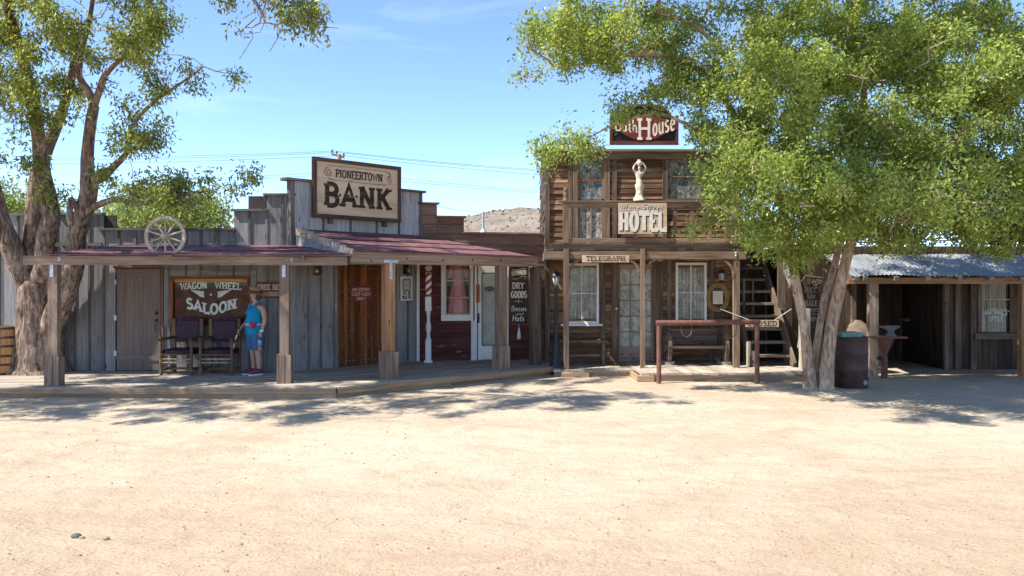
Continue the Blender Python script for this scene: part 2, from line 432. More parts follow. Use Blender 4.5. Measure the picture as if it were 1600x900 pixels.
def leaf_mat(name, dark, light, tr=0.35):
    n = N(name)
    c = n.ramp(n.attr(), [(0.0, dark), (0.7, light), (1.0, tuple(min(1, k * 1.5) for k in light))])
    n.col(c); n.rough(0.45, 0.35)
    t = n.n('ShaderNodeBsdfTranslucent'); n.l(n.mix(1.0, c, (1.25, 1.2, 0.55), 'MULTIPLY'), t.inputs[0])
    mx = n.n('ShaderNodeMixShader'); mx.inputs[0].default_value = tr
    n.l(n.b.outputs[0], mx.inputs[1]); n.l(t.outputs[0], mx.inputs[2]); n.l(mx.outputs[0], n.out.inputs[0])
    return n.m
M['leaf_r'] = leaf_mat('bright_leaf', (0.10, 0.145, 0.03), (0.36, 0.44, 0.125), 0.5)
M['leaf_l'] = leaf_mat('dark_leaf', (0.07, 0.10, 0.028), (0.31, 0.35, 0.105), 0.5)
M['leaf_bg'] = leaf_mat('pale_green_leaf', (0.12, 0.165, 0.05), (0.26, 0.325, 0.12), 0.45)
M['shrub'] = leaf_mat('desert_shrub', (0.05, 0.055, 0.03), (0.12, 0.115, 0.065), 0.1)

def sand_mat():
    n = N('sand')
    big = n.noise(n.uv((0.22, 0.22, 1), coord='Object'), 1.0, 4, 0.6, 0.6)
    med = n.noise(n.uv((1.6, 2.6, 1), coord='Object'), 1.0, 6, 0.65, 0.4)
    fine = n.noise(n.uv((34, 34, 34), coord='Object'), 1.0, 5, 0.7)
    grit = n.n('ShaderNodeTexVoronoi'); grit.inputs['Scale'].default_value = 1.0; n.l(n.uv((16, 16, 16), coord='Object'), grit.inputs['Vector'])
    f = n.math('ADD', n.math('MULTIPLY', big, 0.5), n.math('ADD', n.math('MULTIPLY', med, 0.3), n.math('MULTIPLY', fine, 0.2)))
    c = n.ramp(f, [(0.36, (0.335, 0.25, 0.17)), (0.5, (0.445, 0.363, 0.268)), (0.62, (0.50, 0.42, 0.32))])
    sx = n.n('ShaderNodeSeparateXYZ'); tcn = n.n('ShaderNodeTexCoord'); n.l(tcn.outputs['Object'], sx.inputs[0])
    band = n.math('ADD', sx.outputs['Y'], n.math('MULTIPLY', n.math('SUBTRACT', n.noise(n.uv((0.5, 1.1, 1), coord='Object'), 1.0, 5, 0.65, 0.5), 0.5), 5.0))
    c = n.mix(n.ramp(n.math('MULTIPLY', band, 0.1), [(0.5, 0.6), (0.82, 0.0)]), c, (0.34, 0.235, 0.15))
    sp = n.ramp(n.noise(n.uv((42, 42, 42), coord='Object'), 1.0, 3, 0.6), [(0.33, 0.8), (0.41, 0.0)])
    c = n.mix(sp, c, (0.22, 0.145, 0.095))  # fine dark specks put small shadows into the sand's colour
    gk = n.ramp(grit.outputs['Distance'], [(0.05, 0.6), (0.12, 0.0)])
    c = n.mix(gk, c, (0.16, 0.12, 0.095))
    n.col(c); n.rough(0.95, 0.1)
    mid = n.noise(n.uv((5, 8, 5), coord='Object'), 1.0, 5, 0.7, 0.6)
    h = n.math('ADD', n.math('ADD', n.math('MULTIPLY', med, 0.8), n.math('MULTIPLY', mid, 0.45)), n.math('MULTIPLY', fine, 0.22))
    n.bump(h, 0.75, 0.09)
    return n.m
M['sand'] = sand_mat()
def hill_mat():
    n = N('desert_hill')
    a = n.noise(n.uv((0.03, 0.03, 0.06), coord='Object'), 1.0, 8, 0.7); b = n.noise(n.uv((0.5, 0.5, 0.5), coord='Object'), 1.0, 4, 0.7)
    f = n.math('ADD', n.math('MULTIPLY', a, 0.5), n.math('MULTIPLY', b, 0.5))
    n.col(n.ramp(f, [(0.36, (0.10, 0.082, 0.068)), (0.5, (0.20, 0.165, 0.13)), (0.64, (0.31, 0.26, 0.20))])); n.rough(0.95, 0.1); n.bump(b, 0.8, 1.0)
    return n.m
M['hill'] = hill_mat()

# ------------------------------------------------------------------ lettering: stroke glyphs with slab serifs
def arc(cx, cy, rx, ry, a0, a1, n=9):
    return [(cx + rx * math.cos(R(a0 + (a1 - a0) * i / n)), cy + ry * math.sin(R(a0 + (a1 - a0) * i / n))) for i in range(n + 1)]
G = {
 'A': (.78, [[(.05, 0), (.39, 1), (.73, 0)], [(.18, .34), (.6, .34)]]),
 'B': (.68, [[(.12, 0), (.12, 1)], [(.12, 1), (.36, 1)] + arc(.36, .765, .24, .235, 90, -90) + [(.12, .53)], [(.12, .53), (.38, .53)] + arc(.38, .265, .26, .265, 90, -90) + [(.12, 0)]]),
 'C': (.68, [arc(.38, .5, .31, .5, 50, 310, 14)]),
 'D': (.72, [[(.12, 0), (.12, 1)], [(.12, 1), (.3, 1)] + arc(.3, .5, .34, .5, 90, -90, 12) + [(.12, 0)]]),
 'E': (.62, [[(.12, 0), (.12, 1)], [(.12, 1), (.58, 1), (.58, .84)], [(.12, .52), (.46, .52)], [(.12, 0), (.58, 0), (.58, .16)]]),
 'F': (.6, [[(.12, 0), (.12, 1)], [(.12, 1), (.57, 1), (.57, .82)], [(.12, .52), (.45, .52)]]),
 'G': (.74, [arc(.38, .5, .31, .5, 50, 330, 14), [(.66, 0.02), (.66, .42), (.44, .42)]]),
 'H': (.78, [[(.13, 0), (.13, 1)], [(.65, 0), (.65, 1)], [(.13, .52), (.65, .52)]]),
 'I': (.3, [[(.15, 0), (.15, 1)]]),
 'K': (.76, [[(.12, 0), (.12, 1)], [(.13, .42), (.64, 1)], [(.3, .58), (.66, 0)]]),
 'L': (.6, [[(.12, 0), (.12, 1)], [(.12, 0), (.57, 0), (.57, .2)]]),
 'M': (.92, [[(.12, 0), (.12, 1), (.46, .25), (.8, 1), (.8, 0)]]),
 'N': (.8, [[(.13, 0), (.13, 1)], [(.13, 1), (.67, 0)], [(.67, 0), (.67, 1)]]),
 'O': (.74, [arc(.37, .5, .3, .5, 90, 450, 20)]),
 'P': (.64, [[(.12, 0), (.12, 1)], [(.12, 1), (.34, 1)] + arc(.34, .74, .25, .26, 90, -90) + [(.12, .48)]]),
 'R': (.72, [[(.12, 0), (.12, 1)], [(.12, 1), (.34, 1)] + arc(.34, .755, .24, .245, 90, -90) + [(.12, .51)], [(.34, .51), (.64, 0)]]),
 'S': (.62, [arc(.32, .755, .22, .245, 30, 270, 10) + arc(.32, .265, .235, .265, 90, -150, 10)]),
 'T': (.7, [[(.35, 0), (.35, 1)], [(.05, .8), (.05, 1), (.65, 1), (.65, .8)]]),
 'U': (.74, [[(.12, 1), (.12, .3)] + arc(.37, .3, .25, .3, 180, 360, 10) + [(.62, 1)]]),
 'W': (1.0, [[(.06, 1), (.28, 0), (.5, .85), (.72, 0), (.94, 1)]]),
 'Y': (.74, [[(.06, 1), (.37, .48)], [(.68, 1), (.37, .48)], [(.37, .5), (.37, 0)]]),
 '5': (.6, [[(.52, 1), (.16, 1), (.13, .58)] + arc(.3, .31, .23, .31, 120, -140, 10)]),
 '0': (.6, [arc(.3, .5, .22, .5, 90, 450, 16)]),
 '\u00a2': (.5, [arc(.25, .42, .2, .28, 50, 310, 10), [(.25, .02), (.25, .85)]]),
 "'": (.2, [[(.1, 1.0), (.08, .75)]]), '-': (.45, [[(.08, .5), (.37, .5)]]), ',': (.2, [[(.1, .08), (.06, -.14)]]), '.': (.2, [[(.1, 0), (.1, .1)]]),
 'a': (.5, [arc(.23, .27, .17, .27, 90, 450, 12), [(.41, .55), (.41, .05), (.47, 0)]]),
 'd': (.52, [arc(.23, .27, .17, .27, 90, 450, 12), [(.41, 1), (.41, .05), (.47, 0)]]),
 'e': (.48, [[(.07, .3), (.4, .3)] + arc(.235, .29, .17, .28, 5, 310, 12)]),
 'h': (.52, [[(.1, 0), (.1, 1)], [(.1, .3)] + arc(.26, .36, .16, .2, 160, 0, 8) + [(.42, .05), (.48, 0)]]),
 'n': (.52, [[(.1, 0), (.1, .56)], [(.1, .3)] + arc(.26, .36, .16, .2, 160, 0, 8) + [(.42, .05), (.48, 0)]]),
 'o': (.48, [arc(.24, .28, .17, .28, 90, 450, 12)]),
 'r': (.38, [[(.1, 0), (.1, .56)], [(.1, .3)] + arc(.24, .38, .14, .18, 160, 30, 6)]),
 's': (.42, [arc(.2, .425, .13, .14, 30, 270, 8) + arc(.2, .145, .14, .14, 90, -150, 8)]),
 't': (.36, [[(.17, .9), (.17, .12)] + arc(.27, .12, .1, .12, 180, 300, 5), [(.03, .6), (.33, .6)]]),
 'u': (.52, [[(.08, .56), (.08, .2)] + arc(.24, .2, .16, .2, 180, 350, 8), [(.41, .56), (.41, .05), (.47, 0)]]),
}
def stroke(mb, pts, t, y, th=0.003, tf=None):
    """a painted stroke of width t along pts (x,z), front at y"""
    n = len(pts)
    closed = n > 3 and abs(pts[0][0] - pts[-1][0]) < 1e-6 and abs(pts[0][1] - pts[-1][1]) < 1e-6
    L = []; Rr = []
    for i in range(n):
        if closed: a = pts[(i - 1) if i else n - 2]; b = pts[(i + 1) if i < n - 1 else 1]
        else: a = pts[max(i - 1, 0)]; b = pts[min(i + 1, n - 1)]
        p = pts[i]
        d0 = Vector((p[0] - a[0], p[1] - a[1])); d1 = Vector((b[0] - p[0], b[1] - p[1]))
        if d0.length < 1e-9: d0 = d1
        if d1.length < 1e-9: d1 = d0
        d0 = d0.normalized(); d1 = d1.normalized(); m = d0 + d1
        m = m.normalized() if m.length > .2 else d0
        nrm = Vector((-m.y, m.x)); k = min(1.7, 1 / max(.4, nrm.dot(Vector((-d0.y, d0.x)))))
        tt = t[i] if hasattr(t, '__len__') else t
        L.append((p[0] + nrm.x * tt / 2 * k, p[1] + nrm.y * tt / 2 * k)); Rr.append((p[0] - nrm.x * tt / 2 * k, p[1] - nrm.y * tt / 2 * k))
    vs = []; fs = []; uvs = []
    for a, b in zip(L, Rr):
        for q in (a, b):
            q = tf(q) if tf else q
            vs.append((q[0], y, q[1]))
    for i in range(n - 1):
        f = (2 * i, 2 * i + 1, 2 * i + 3, 2 * i + 2)
        fs.append(f); uvs.append([(vs[k][0], vs[k][2]) for k in f])
    mb.add(vs, fs, uvs, r=.5)
def text(mb, s, x0, x1, z0, z1, y, t=0.16, serif=1.0, slant=0.0, arch=0.0, gap=0.1, base=None):
    """fits s into x0..x1, z0..z1 on the plane y; t = stroke width as a share of the height"""
    W_ = sum(G[c][0] + gap if c != ' ' else .45 for c in s) - gap
    k = [0]
    H = z1 - z0; sx = (x1 - x0) / W_
    def tf(q):
        fx = (q[0] / W_) * 2 - 1
        zz = q[1] * H + (arch * (1 - fx * fx)) + (base(q[0] / W_) if base else 0)
        return x0 + (q[0] + slant * q[1]) * sx, z0 + zz
    x = 0.0
    asp = H / sx                                    # keep strokes even although x and z scale differ
    for c in s:
        if c == ' ': x += .45; continue
        wd, st = G[c]
        for pts in st:
            q = [(p[0] + x, p[1]) for p in pts]
            # convert to true metres for even stroke width
            qm = [(p[0] * sx, p[1] * H) for p in q]
            tm = t * H if t * H < 0.34 * sx else 0.34 * sx
            def tf2(p): return tf((p[0] / sx, p[1] / H))
            k[0] += 1
            stroke(mb, qm, tm, y - k[0] * 0.00012, tf=tf2)
            if serif:
                for e, o in ((0, 1), (-1, -2)):
                    ex, ez = pts[e]; dx, dz = pts[o][0] - ex, pts[o][1] - ez
                    if (abs(ez) < .02 or abs(ez - 1) < .02) and abs(dz) > abs(dx) * 1.1:
                        zc = (ez + (.055 if ez < .5 else -.055)) * H
                        sl = .21 * serif * sx
                        k[0] += 1
                        stroke(mb, [((ex + x) * sx - sl, zc), ((ex + x) * sx + sl, zc)], .13 * H, y - k[0] * 0.00012, tf=tf2)
        x += wd + gap
def scroll(mb, cx, cz, r0, turns, y, t, start=0, flip=1):
    pts = []
    n = int(turns * 14)
    for i in range(n + 1):
        a = R(start) + flip * 2 * math.pi * turns * i / n; r = r0 * (1 - .85 * i / n)
        pts.append((cx + r * math.cos(a), cz + r * math.sin(a)))
    stroke(mb, pts, t, y)

# ------------------------------------------------------------------ boards
def cut(u0, u1, opens):
    """free z-ranges for a board over u0..u1 are what is left after the openings"""
    um = (u0 + u1) / 2
    return [(o[2], o[3]) for o in opens if o[0] < um < o[1]]
def sub(z0, z1, holes):
    segs = [(z0, z1)]
    for a, b in holes:
        ns = []
        for s0, s1 in segs:
            if b <= s0 or a >= s1: ns.append((s0, s1)); continue
            if a > s0: ns.append((s0, a))
            if b < s1: ns.append((b, s1))
        segs = ns
    return [s for s in segs if s[1] - s[0] > .01]
def boards_v(mb, u0, u1, wd, z0, ztop, opens=(), y=0.0, th=.025, jit=.004, gap=.005):
    ed = [u0]
    while ed[-1] < u1 - wd * .4: ed.append(min(u1, ed[-1] + wd * rng.uniform(.9, 1.1)))
    ed[-1] = u1
    zt = ztop if callable(ztop) else (lambda u: ztop)
    for a, b in zip(ed, ed[1:]):
        r = rng.random(); yj = y + rng.uniform(-jit, jit)
        br = sorted({a + gap / 2, b - gap / 2} | {o[k] for o in opens for k in (0, 1) if a + .01 < o[k] < b - .01})
        for p, q in zip(br, br[1:]):
            for s0, s1 in sub(z0, zt((a + b) / 2), cut(p, q, opens)):
                mb.box(p, q, yj, yj + th, s0, s1, r=r, ax=2)
    return ed
def boards_h(mb, u0, u1, z0, z1, h, opens=(), y=0.0, th=.03, jit=.006, gap=.006, lap=0.0, splits=2.6):
    z = z0
    while z < z1 - .02:
        hh = min(h * rng.uniform(.9, 1.1), z1 - z)
        if z1 - z - hh < h * .3: hh = z1 - z
        zc = z + hh / 2
        segs = sub(u0, u1, [(o[0], o[1]) for o in opens if o[2] < zc < o[3]])
        for s0, s1 in segs:
            a = s0
            while a < s1 - .001:
                b = a + rng.uniform(splits * .7, splits * 1.5)
                if b > s1 - .4: b = s1
                yj = y + rng.uniform(-jit, jit)
                Mx = Matrix.Translation((0, yj, zc)) @ Matrix.Rotation(lap + rng.uniform(-.01, .01), 4, 'X')
                mb.box(a + .002, b - .002, 0, th, -hh / 2 + gap / 2, hh / 2 - gap / 2, M=Mx, ax=0)
                a = b
        z += hh
def backing(name, parent, u0, u1, z0, ztop, opens, y, mat=None):
    """dark sheathing behind the boards, open where the windows are"""
    mb = MB(); ue = sorted({u0, u1} | {min(max(o[k], u0), u1) for o in opens for k in (0, 1)})
    zt = ztop if callable(ztop) else (lambda u: ztop)
    for a, b in zip(ue, ue[1:]):
        for s0, s1 in sub(z0, zt((a + b) / 2), cut(a, b, opens)):
            mb.box(a, b, y, y + .04, s0, s1)
    return mb
def shell(mb, u0, u1, y0, y1, z0, z1, roof=True):
    """side walls, back wall and flat roof of a building behind its facade"""
    mb.box(u0, u0 + .05, y0, y1, z0, z1); mb.box(u1 - .05, u1, y0, y1, z0, z1)
    mb.box(u0 + .05, u1 - .05, y1 - .05, y1, z0, z1)
    if roof: mb.box(u0, u1, y0, y1, z1, z1 + .06)
def parts(mb, name, mat, parent):
    for m in mb.pieces(): part(m, name, mat, parent)
def part(mb, name, mat, parent, label=None):
    o = mb.build(name, M[mat] if isinstance(mat, str) else mat, parent)
    if label: o['label'] = label
    return o
def frame_rect(mb, r, w_, y0, y1, sides='lrtb'):
    """four boards round the opening r=(u0,u1,z0,z1), outside it"""
    u0, u1, z0, z1 = r
    if 't' in sides: mb.box(u0 - w_, u1 + w_, y0, y1, z1, z1 + w_)
    if 'b' in sides: mb.box(u0 - w_, u1 + w_, y0, y1, z0 - w_, z0)
    if 'l' in sides: mb.box(u0 - w_, u0, y0 + .001, y1, z0, z1)
    if 'r' in sides: mb.box(u1, u1 + w_, y0 + .001, y1, z0, z1)
def curtain(mb, u0, u1, z0, z1, y, folds=7, amp=.02):
    n = folds * 8; vs = []; fs = []; uvs = []
    ph = rng.uniform(0, 6)
    for i in range(n + 1):
        u = u0 + (u1 - u0) * i / n
        yy = y + amp * math.sin(2 * math.pi * folds * i / n + ph) + amp * .4 * math.sin(2 * math.pi * folds * 1.7 * i / n)
        vs += [(u, yy, z0), (u, yy + rng.uniform(-.003, .003), z1)]
    for i in range(n):
        f = (2 * i, 2 * i + 2, 2 * i + 3, 2 * i + 1); fs.append(f); uvs.append([(vs[k][0], vs[k][2]) for k in f])
    mb.add(vs, fs, uvs, smooth=True)

# ------------------------------------------------------------------ the setting: ground, hills, boardwalks
_fr = np.random.RandomState(4)
FOOT = np.stack([_fr.uniform(-7, 7, 420), 4.6 + 8.4 * _fr.uniform(0, 1, 420) ** 1.2, _fr.uniform(0, 3.14, 420), _fr.uniform(.003, .011, 420)], 1)
def ground_z(x, y):
    d = 0.0
    if 4 < y < 13.1:                                        # scuffed footprints
        dx = FOOT[:, 0] - x; dy = FOOT[:, 1] - y; c_ = np.cos(FOOT[:, 2]); s_ = np.sin(FOOT[:, 2])
        a_ = (dx * c_ + dy * s_) / .14; b_ = (-dx * s_ + dy * c_) / .065; q_ = a_ * a_ + b_ * b_
        d += float(np.sum(FOOT[:, 3] * (1.6 * np.exp(-q_ / 2.2) - 2.9 * np.exp(-q_))))
    if 2 < y < 16:
        k = min(1, (y - 2) / 2) * min(1, (16 - y) / 2.5)
        d += k * (.008 * mnoise.noise(Vector((x * 7, y * 8, 9))) + .030 * mnoise.noise(Vector((x * .35, y * .5, 1))) + .016 * mnoise.noise(Vector((x * 1.3, y * 1.9, 2))) + .009 * mnoise.noise(Vector((x * 4, y * 6, 5))))
        # a low washed ridge in the foreground
        e = math.exp(-((y - (5.24 + .05 * math.sin(x * 5))) / .06) ** 2) * math.exp(-((x - .05) / .33) ** 2)
        d += .055 * e * (1 + .6 * mnoise.noise(Vector((x * 9, y * 9, 0))))
    return d - .012
def build_ground():
    xs = list(np.concatenate([[-1500, -400, -120, -50, -25, -16], np.arange(-12, 12.01, .07), [16, 25, 50, 120, 400, 1500]]))
    ys = list(np.concatenate([[-1500, -200, -40, -10, 0, 2.5, 3.5], np.arange(4.2, 8, .045), np.arange(8, 17.6, .09), [18.5, 20, 26, 40, 100, 400, 1800]]))
    vs = [(x, y, ground_z(x, y)) for y in ys for x in xs]; nx = len(xs)
    fs = [(j * nx + i, j * nx + i + 1, (j + 1) * nx + i + 1, (j + 1) * nx + i) for j in range(len(ys) - 1) for i in range(nx - 1)]
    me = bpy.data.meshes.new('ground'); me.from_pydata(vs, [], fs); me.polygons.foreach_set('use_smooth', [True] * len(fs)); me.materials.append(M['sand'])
    o = bpy.data.objects.new('ground', me); COL.objects.link(o); tag(o, kind='structure')
build_ground()

def hill_z(x, y):
    h = 37 * math.exp(-((x - 14) / 105) ** 2) * math.exp(-((y - 370) / 110) ** 2)
    h *= 1 + .10 * mnoise.noise(Vector((x * .03, y * .03, 0))) + .05 * mnoise.noise(Vector((x * .11, y * .11, 3)))
    h += 9 * math.exp(-((x - 330) / 120) ** 2) * math.exp(-((y - 500) / 150) ** 2)
    return h - .6
def build_hill():
    xs = np.linspace(-320, 420, 150); ys = np.linspace(150, 640, 90)
    vs = [(x, y, hill_z(x, y)) for y in ys for x in xs]; nx = len(xs)
    fs = [(j * nx + i, j * nx + i + 1, (j + 1) * nx + i + 1, (j + 1) * nx + i) for j in range(len(ys) - 1) for i in range(nx - 1)]
    me = bpy.data.meshes.new('hills'); me.from_pydata(vs, [], fs); me.polygons.foreach_set('use_smooth', [True] * len(fs)); me.materials.append(M['hill'])
    o = bpy.data.objects.new('hills', me); COL.objects.link(o); tag(o, kind='structure')
    mb = MB()
    for i in range(1300):
        y = rng.uniform(200, 375); x = rng.uniform(-70, 60)
        z = hill_z(x, y); s = rng.uniform(.2, .6)
        mb.lathe([(s * .7, -.2), (s, s * .35), (s * .55, s * .9), (0.02, s * 1.1)], (x, y, z), n=5, smooth=False)
    tag(mb.build('desert_shrubs', M['shrub']), kind='stuff')
build_hill()

DZ = 0.15                                                   # boardwalk height
S = Frame(-8.0, 15.8, 0.0)                                  # saloon wall
K = Frame(-4.28, 15.8, math.degrees(math.atan2(2.03, 2.17)))   # bank wall, turned away to the right
B = Frame(-2.11, 17.83, 9.5)                                # barber shop wall
H = Frame(0.78, 17.7, 0.0)                                  # hotel wall
L = Frame(5.95, 17.6, 0.0)                                  # barn wall

def boardwalks():
    mb = MB()
    # saloon part: boards along the wall; the joint runs from the front corner to the corner of the bank
    cx0, cy0, cx1, cy1 = -2.87, 13.2, -4.28, 15.8
    y = 13.2
    while y < 16.0:
        h = .145
        xe = cx0 + (cx1 - cx0) * min(1, (y + h / 2 - cy0) / (cy1 - cy0))
        a = -15.0
        while a < xe - .01:
            b = a + rng.uniform(2.4, 4.2)
            if b > xe - .5: b = xe
            zj = DZ + rng.uniform(-.005, .005)
            mb.box(a + .003, b - .003, y + .004, y + h - .004, zj - .04, zj, ax=0)
            a = b
        y += h
    tag(mb.build('boardwalk', M['deck']), kind='structure')
    mb = MB()
    mb.box(-15, -2.9, 13.155, 13.197, .055, .135); mb.box(-15, -7.4, 13.15, 13.19, .07, .13)
    mb.box(-15, -4.6, 13.21, 13.26, -.05, .105); mb.box(-4.6, -2.9, 13.17, 13.25, -.06, .05)
    tag(mb.build('boardwalk_edge', M['fascia']), kind='structure')
    # bank and barber part: boards along the slanted front
    D = Frame(-2.87, 13.2, 42.4)
    mb = MB(); v = 0.0
    def uleft(v):                                           # the joint line in this frame
        p0 = D.local(cx0, cy0); p1 = D.local(cx1, cy1); t = (v - p0[1]) / (p1[1] - p0[1])
        return p0[0] + (p1[0] - p0[0]) * t
    while v < 4.6:
        h = .15
        vm = v + h / 2
        ul = uleft(vm); ur = (0.80 - D.o.x + vm * math.sin(D.a)) / math.cos(D.a)      # ends at x = 0.80, beside the hotel
        a = ul
        while a < ur - .01:
            b = a + rng.uniform(2.0, 3.6)
            if b > ur - .5: b = ur
            zj = DZ + rng.uniform(-.005, .005)
            mb.box(a + .003, b - .003, v + .004, v + h - .004, zj - .04, zj, ax=0)
            a = b
        v += h
    tag(mb.build('boardwalk.001', M['deck'], loc=(D.o.x, D.o.y, 0), rz=D.a), kind='structure')
    mb = MB()
    mb.box(0, 5.0, -.045, -.003, .05, .14); mb.box(-.02, 2.4, .02, .08, -.05, .10); mb.box(2.42, 5.0, .015, .08, -.05, .085)
    for i in range(9): mb.box(.3 + i * .55, .45 + i * .55, .1, .3, -.05, .1)
    tag(mb.build('boardwalk_edge.001', M['fascia'], loc=(D.o.x, D.o.y, 0), rz=D.a), kind='structure')
    # hotel: a low narrow deck, and a wider one on the right
    mb = MB(); x = .84
    while x < 6.05:
        wdt = .165
        front = 16.25 if x < 2.42 else 15.42
        zj = (.12 if x < 2.42 else .15) + rng.uniform(-.006, .006)
        mb.box(x + .004, min(6.05, x + wdt) - .004, front + rng.uniform(-.015, .015), 17.72, zj - .045, zj, ax=1)
        x += wdt
    tag(mb.build('boardwalk.002', M['deck']), kind='structure')
    mb = MB()
    mb.box(.86, 2.40, 16.27, 16.33, -.05, .065); mb.box(2.45, 6.02, 15.46, 15.55, -.05, .10); mb.box(2.40, 2.46, 15.44, 17.6, -.05, .10)
    mb.box(2.40, 2.72, 15.30, 15.45, -.05, .10); mb.box(1.0, 1.55, 16.06, 16.24, -.02, .075)
    tag(mb.build('boardwalk_edge.002', M['fascia']), kind='structure')
boardwalks()

# ------------------------------------------------------------------ saloon
def cap_steps(mb, steps, y0, y1, over=.06, th=.045):
    for u0, u1, z in steps: mb.box(u0 - over, u1 + over * .3, y0, y1, z, z + th)
def steps_fn(steps):
    def f(u):
        for u0, u1, z in steps:
            if u0 <= u < u1: return z
        return steps[-1][2]
    return f
def build_saloon():
    T = framed('saloon_building', 'long low grey plank saloon with stepped false front and red porch roof', 'building', S)
    q = lambda px, py: S.pix(px, py)
    ub = S.local(-4.28, 15.8)[0]
    steps = [(q(95, 0)[0], q(160, 0)[0], q(0, 336)[1]), (q(160, 0)[0], q(367, 0)[0], q(0, 360)[1]),
             (q(367, 0)[0], q(417, 0)[0], q(0, 330)[1]), (q(417, 0)[0], ub, q(0, 306)[1])]
    door = S.rect(180, 252, 419, 579.5); door = (door[0], door[1], DZ, door[3])
    win = S.rect(271, 387, 436, 505)
    opens = [door, win]
    zt = steps_fn(steps)
    mb = MB(); ed = boards_v(mb, steps[0][0], ub, .31, .02, lambda u: zt(u), opens)
    # board edges must follow the steps
    part(mb, 'wall', 'grey', T)
    mb = MB()
    for u in ed[1:-1]:
        for s0, s1 in sub(.16, zt(u), cut(u - .001, u + .001, opens)):
            mb.box(u - .022 + rng.uniform(-.004, .004), u + .022, -.022, -.001, s0, s1, ax=2)
    part(mb, 'batten', 'grey_dark', T)
    o = backing('wall_backing', T, steps[0][0], ub, .02, zt, opens, .04); part(o, 'wall_backing', 'interior', T)
    mb = MB(); shell(mb, steps[0][0], ub, .08, 4.5, .02, 2.75); part(mb, 'rear_walls', 'grey_dark', T)
    mb = MB(); cap_steps(mb, steps, -.06, .10)
    mb.box(steps[0][0] + .02, steps[0][1], -.045, -.002, q(0, 384)[1], q(0, 379)[1])
    part(mb, 'parapet_cap', 'grey_dark', T)
    # door
    mb = MB(); u0, u1, z0, z1 = door
    n = 5; wd = (u1 - u0 - .04) / n
    for i in range(n): mb.box(u0 + .02 + i * wd + .002, u0 + .02 + (i + 1) * wd - .002, .02, .05, z0 + .01, z1 - .01, ax=2, r=.5 + rng.uniform(-.15, .15))
    mb.box(u0 + .02, u1 - .02, .004, .02, z1 - .14, z1 - .015); mb.box(u0 + .02, u1 - .06, .004, .02, z0 + .2, z0 + .30)
    mb.box(u1 - .06, u1 - .02, .005, .02, z0 + .2, z1 - .145)
    d = part(mb, 'door', 'door', T)
    mb = MB(); mb.lathe([(.001, -.02), (.032, -.018), (.034, 0), (.02, .012), (0.001, .016)], n=12, M=Matrix.Translation((u1 - .1, -.0, z0 + 1.14)) @ Matrix.Rotation(R(90), 4, 'X'))
    mb.lathe([(.001, -.02), (.024, -.018), (.026, 0), (0.001, .016)], n=12, M=Matrix.Translation((u1 - .1, -.0, z0 + 1.0)) @ Matrix.Rotation(R(90), 4, 'X'))
    mb.tube([(u1 - .1, -.03, z0 + .98), (u1 - .1, -.06, z0 + .95), (u1 - .1, -.06, z0 + .84), (u1 - .1, -.02, z0 + .8)], .011, n=8)
    parts(mb, 'handle', 'iron', d)
    mb = MB()
    for zz in (z0 + .35, z0 + 1.05, z0 + 1.75): mb.box(u0 - .02, u0 + .03, -.012, .003, zz - .05, zz + .05)
    parts(mb, 'hinge', 'steel', d)
    mb = MB(); mb.box(u1 + .002, u1 + .05, -.03, .04, z0, z1 + .03); mb.box(u0 - .03, u1, -.03, .03, z1, z1 + .05)
    part(mb, 'door_frame', 'brown', T)
    # lettered window; the dark room behind it is painted as a brown board
    mb = MB(); frame_rect(mb, win, .055, -.035, .06); wf = part(mb, 'window', 'bank_door', T)
    mb = MB(); frame_rect(mb, (win[0] - .055, win[1] + .055, win[2] - .055, win[3] + .055), .12, -.02, -.002, 'lrt'); part(mb, 'window_trim', 'grey', wf)
    mb = MB(); mb.box(win[0], win[1], .045, .065, win[2], win[3]); part(mb, 'pane', 'saloon_room_tone', wf)
    mb = MB(); mb.box(win[0], win[1], .020, .044, win[3] - .065, win[3]); part(mb, 'valance', 'gilt', wf)
    mb = MB(); r = lambda a, b, c, d_: S.rect(a, b, c, d_)
    y = .034
    a = r(281, 322, 443, 452.5); text(mb, 'WAGON', a[0], a[1], a[2], a[3], y, .21, 1.0, base=lambda f: .03 * f)
    a = r(335, 376, 443, 452.5); text(mb, 'WHEEL', a[0], a[1], a[2], a[3], y, .21, 1.0, base=lambda f: .03 * (1 - f) - .0)
    a = r(290, 368, 471, 486); text(mb, 'SALOON', a[0], a[1], a[2], a[3], y, .25, 1.15, base=lambda f: .055 * math.cos(f * 2 * math.pi * .95))
    # winged wheel between the words
    cu, cz = q(328.5, 460.5)
    for s in (-1, 1):
        for i in range(4):
            z0_ = cz - .045 + i * .032; ln = .11 + .05 * i
            stroke(mb, [(cu + s * .135, z0_), (cu + s * (.135 + ln * .6), z0_ + .018), (cu + s * (.135 + ln), z0_ + .034)], [.026, .028, .014], y - .0002 * i)
    mb.lathe([(.022, 0), (.022, .002)], n=12, M=Matrix.Translation((cu, y - .001, cz)) @ Matrix.Rotation(R(90), 4, 'X'))
    part(mb, 'sign_lettering', 'letter_white', wf)
    mb = MB(); stroke(mb, arc(cu, cz, .145, .145, 0, 360, 28), .022, y + .004)
    for i in range(6):
        a_ = i * math.pi / 6; stroke(mb, [(cu - .14 * math.cos(a_), cz - .14 * math.sin(a_)), (cu + .14 * math.cos(a_), cz + .14 * math.sin(a_))], .008, y + .005 + i * .0002)
    part(mb, 'painted_wheel', 'black', wf)
    mb = MB(); mb.box(win[0] + .001, win[1] - .001, .012, .016, win[2], win[3] - .067); part(mb, 'glass', 'glass', wf)
    # power outlet
    u, z = q(393, 552); mb = MB(); mb.box(u - .03, u + .03, -.05, -.001, z - .05, z + .05); part(mb, 'outlet_box', 'black', T)
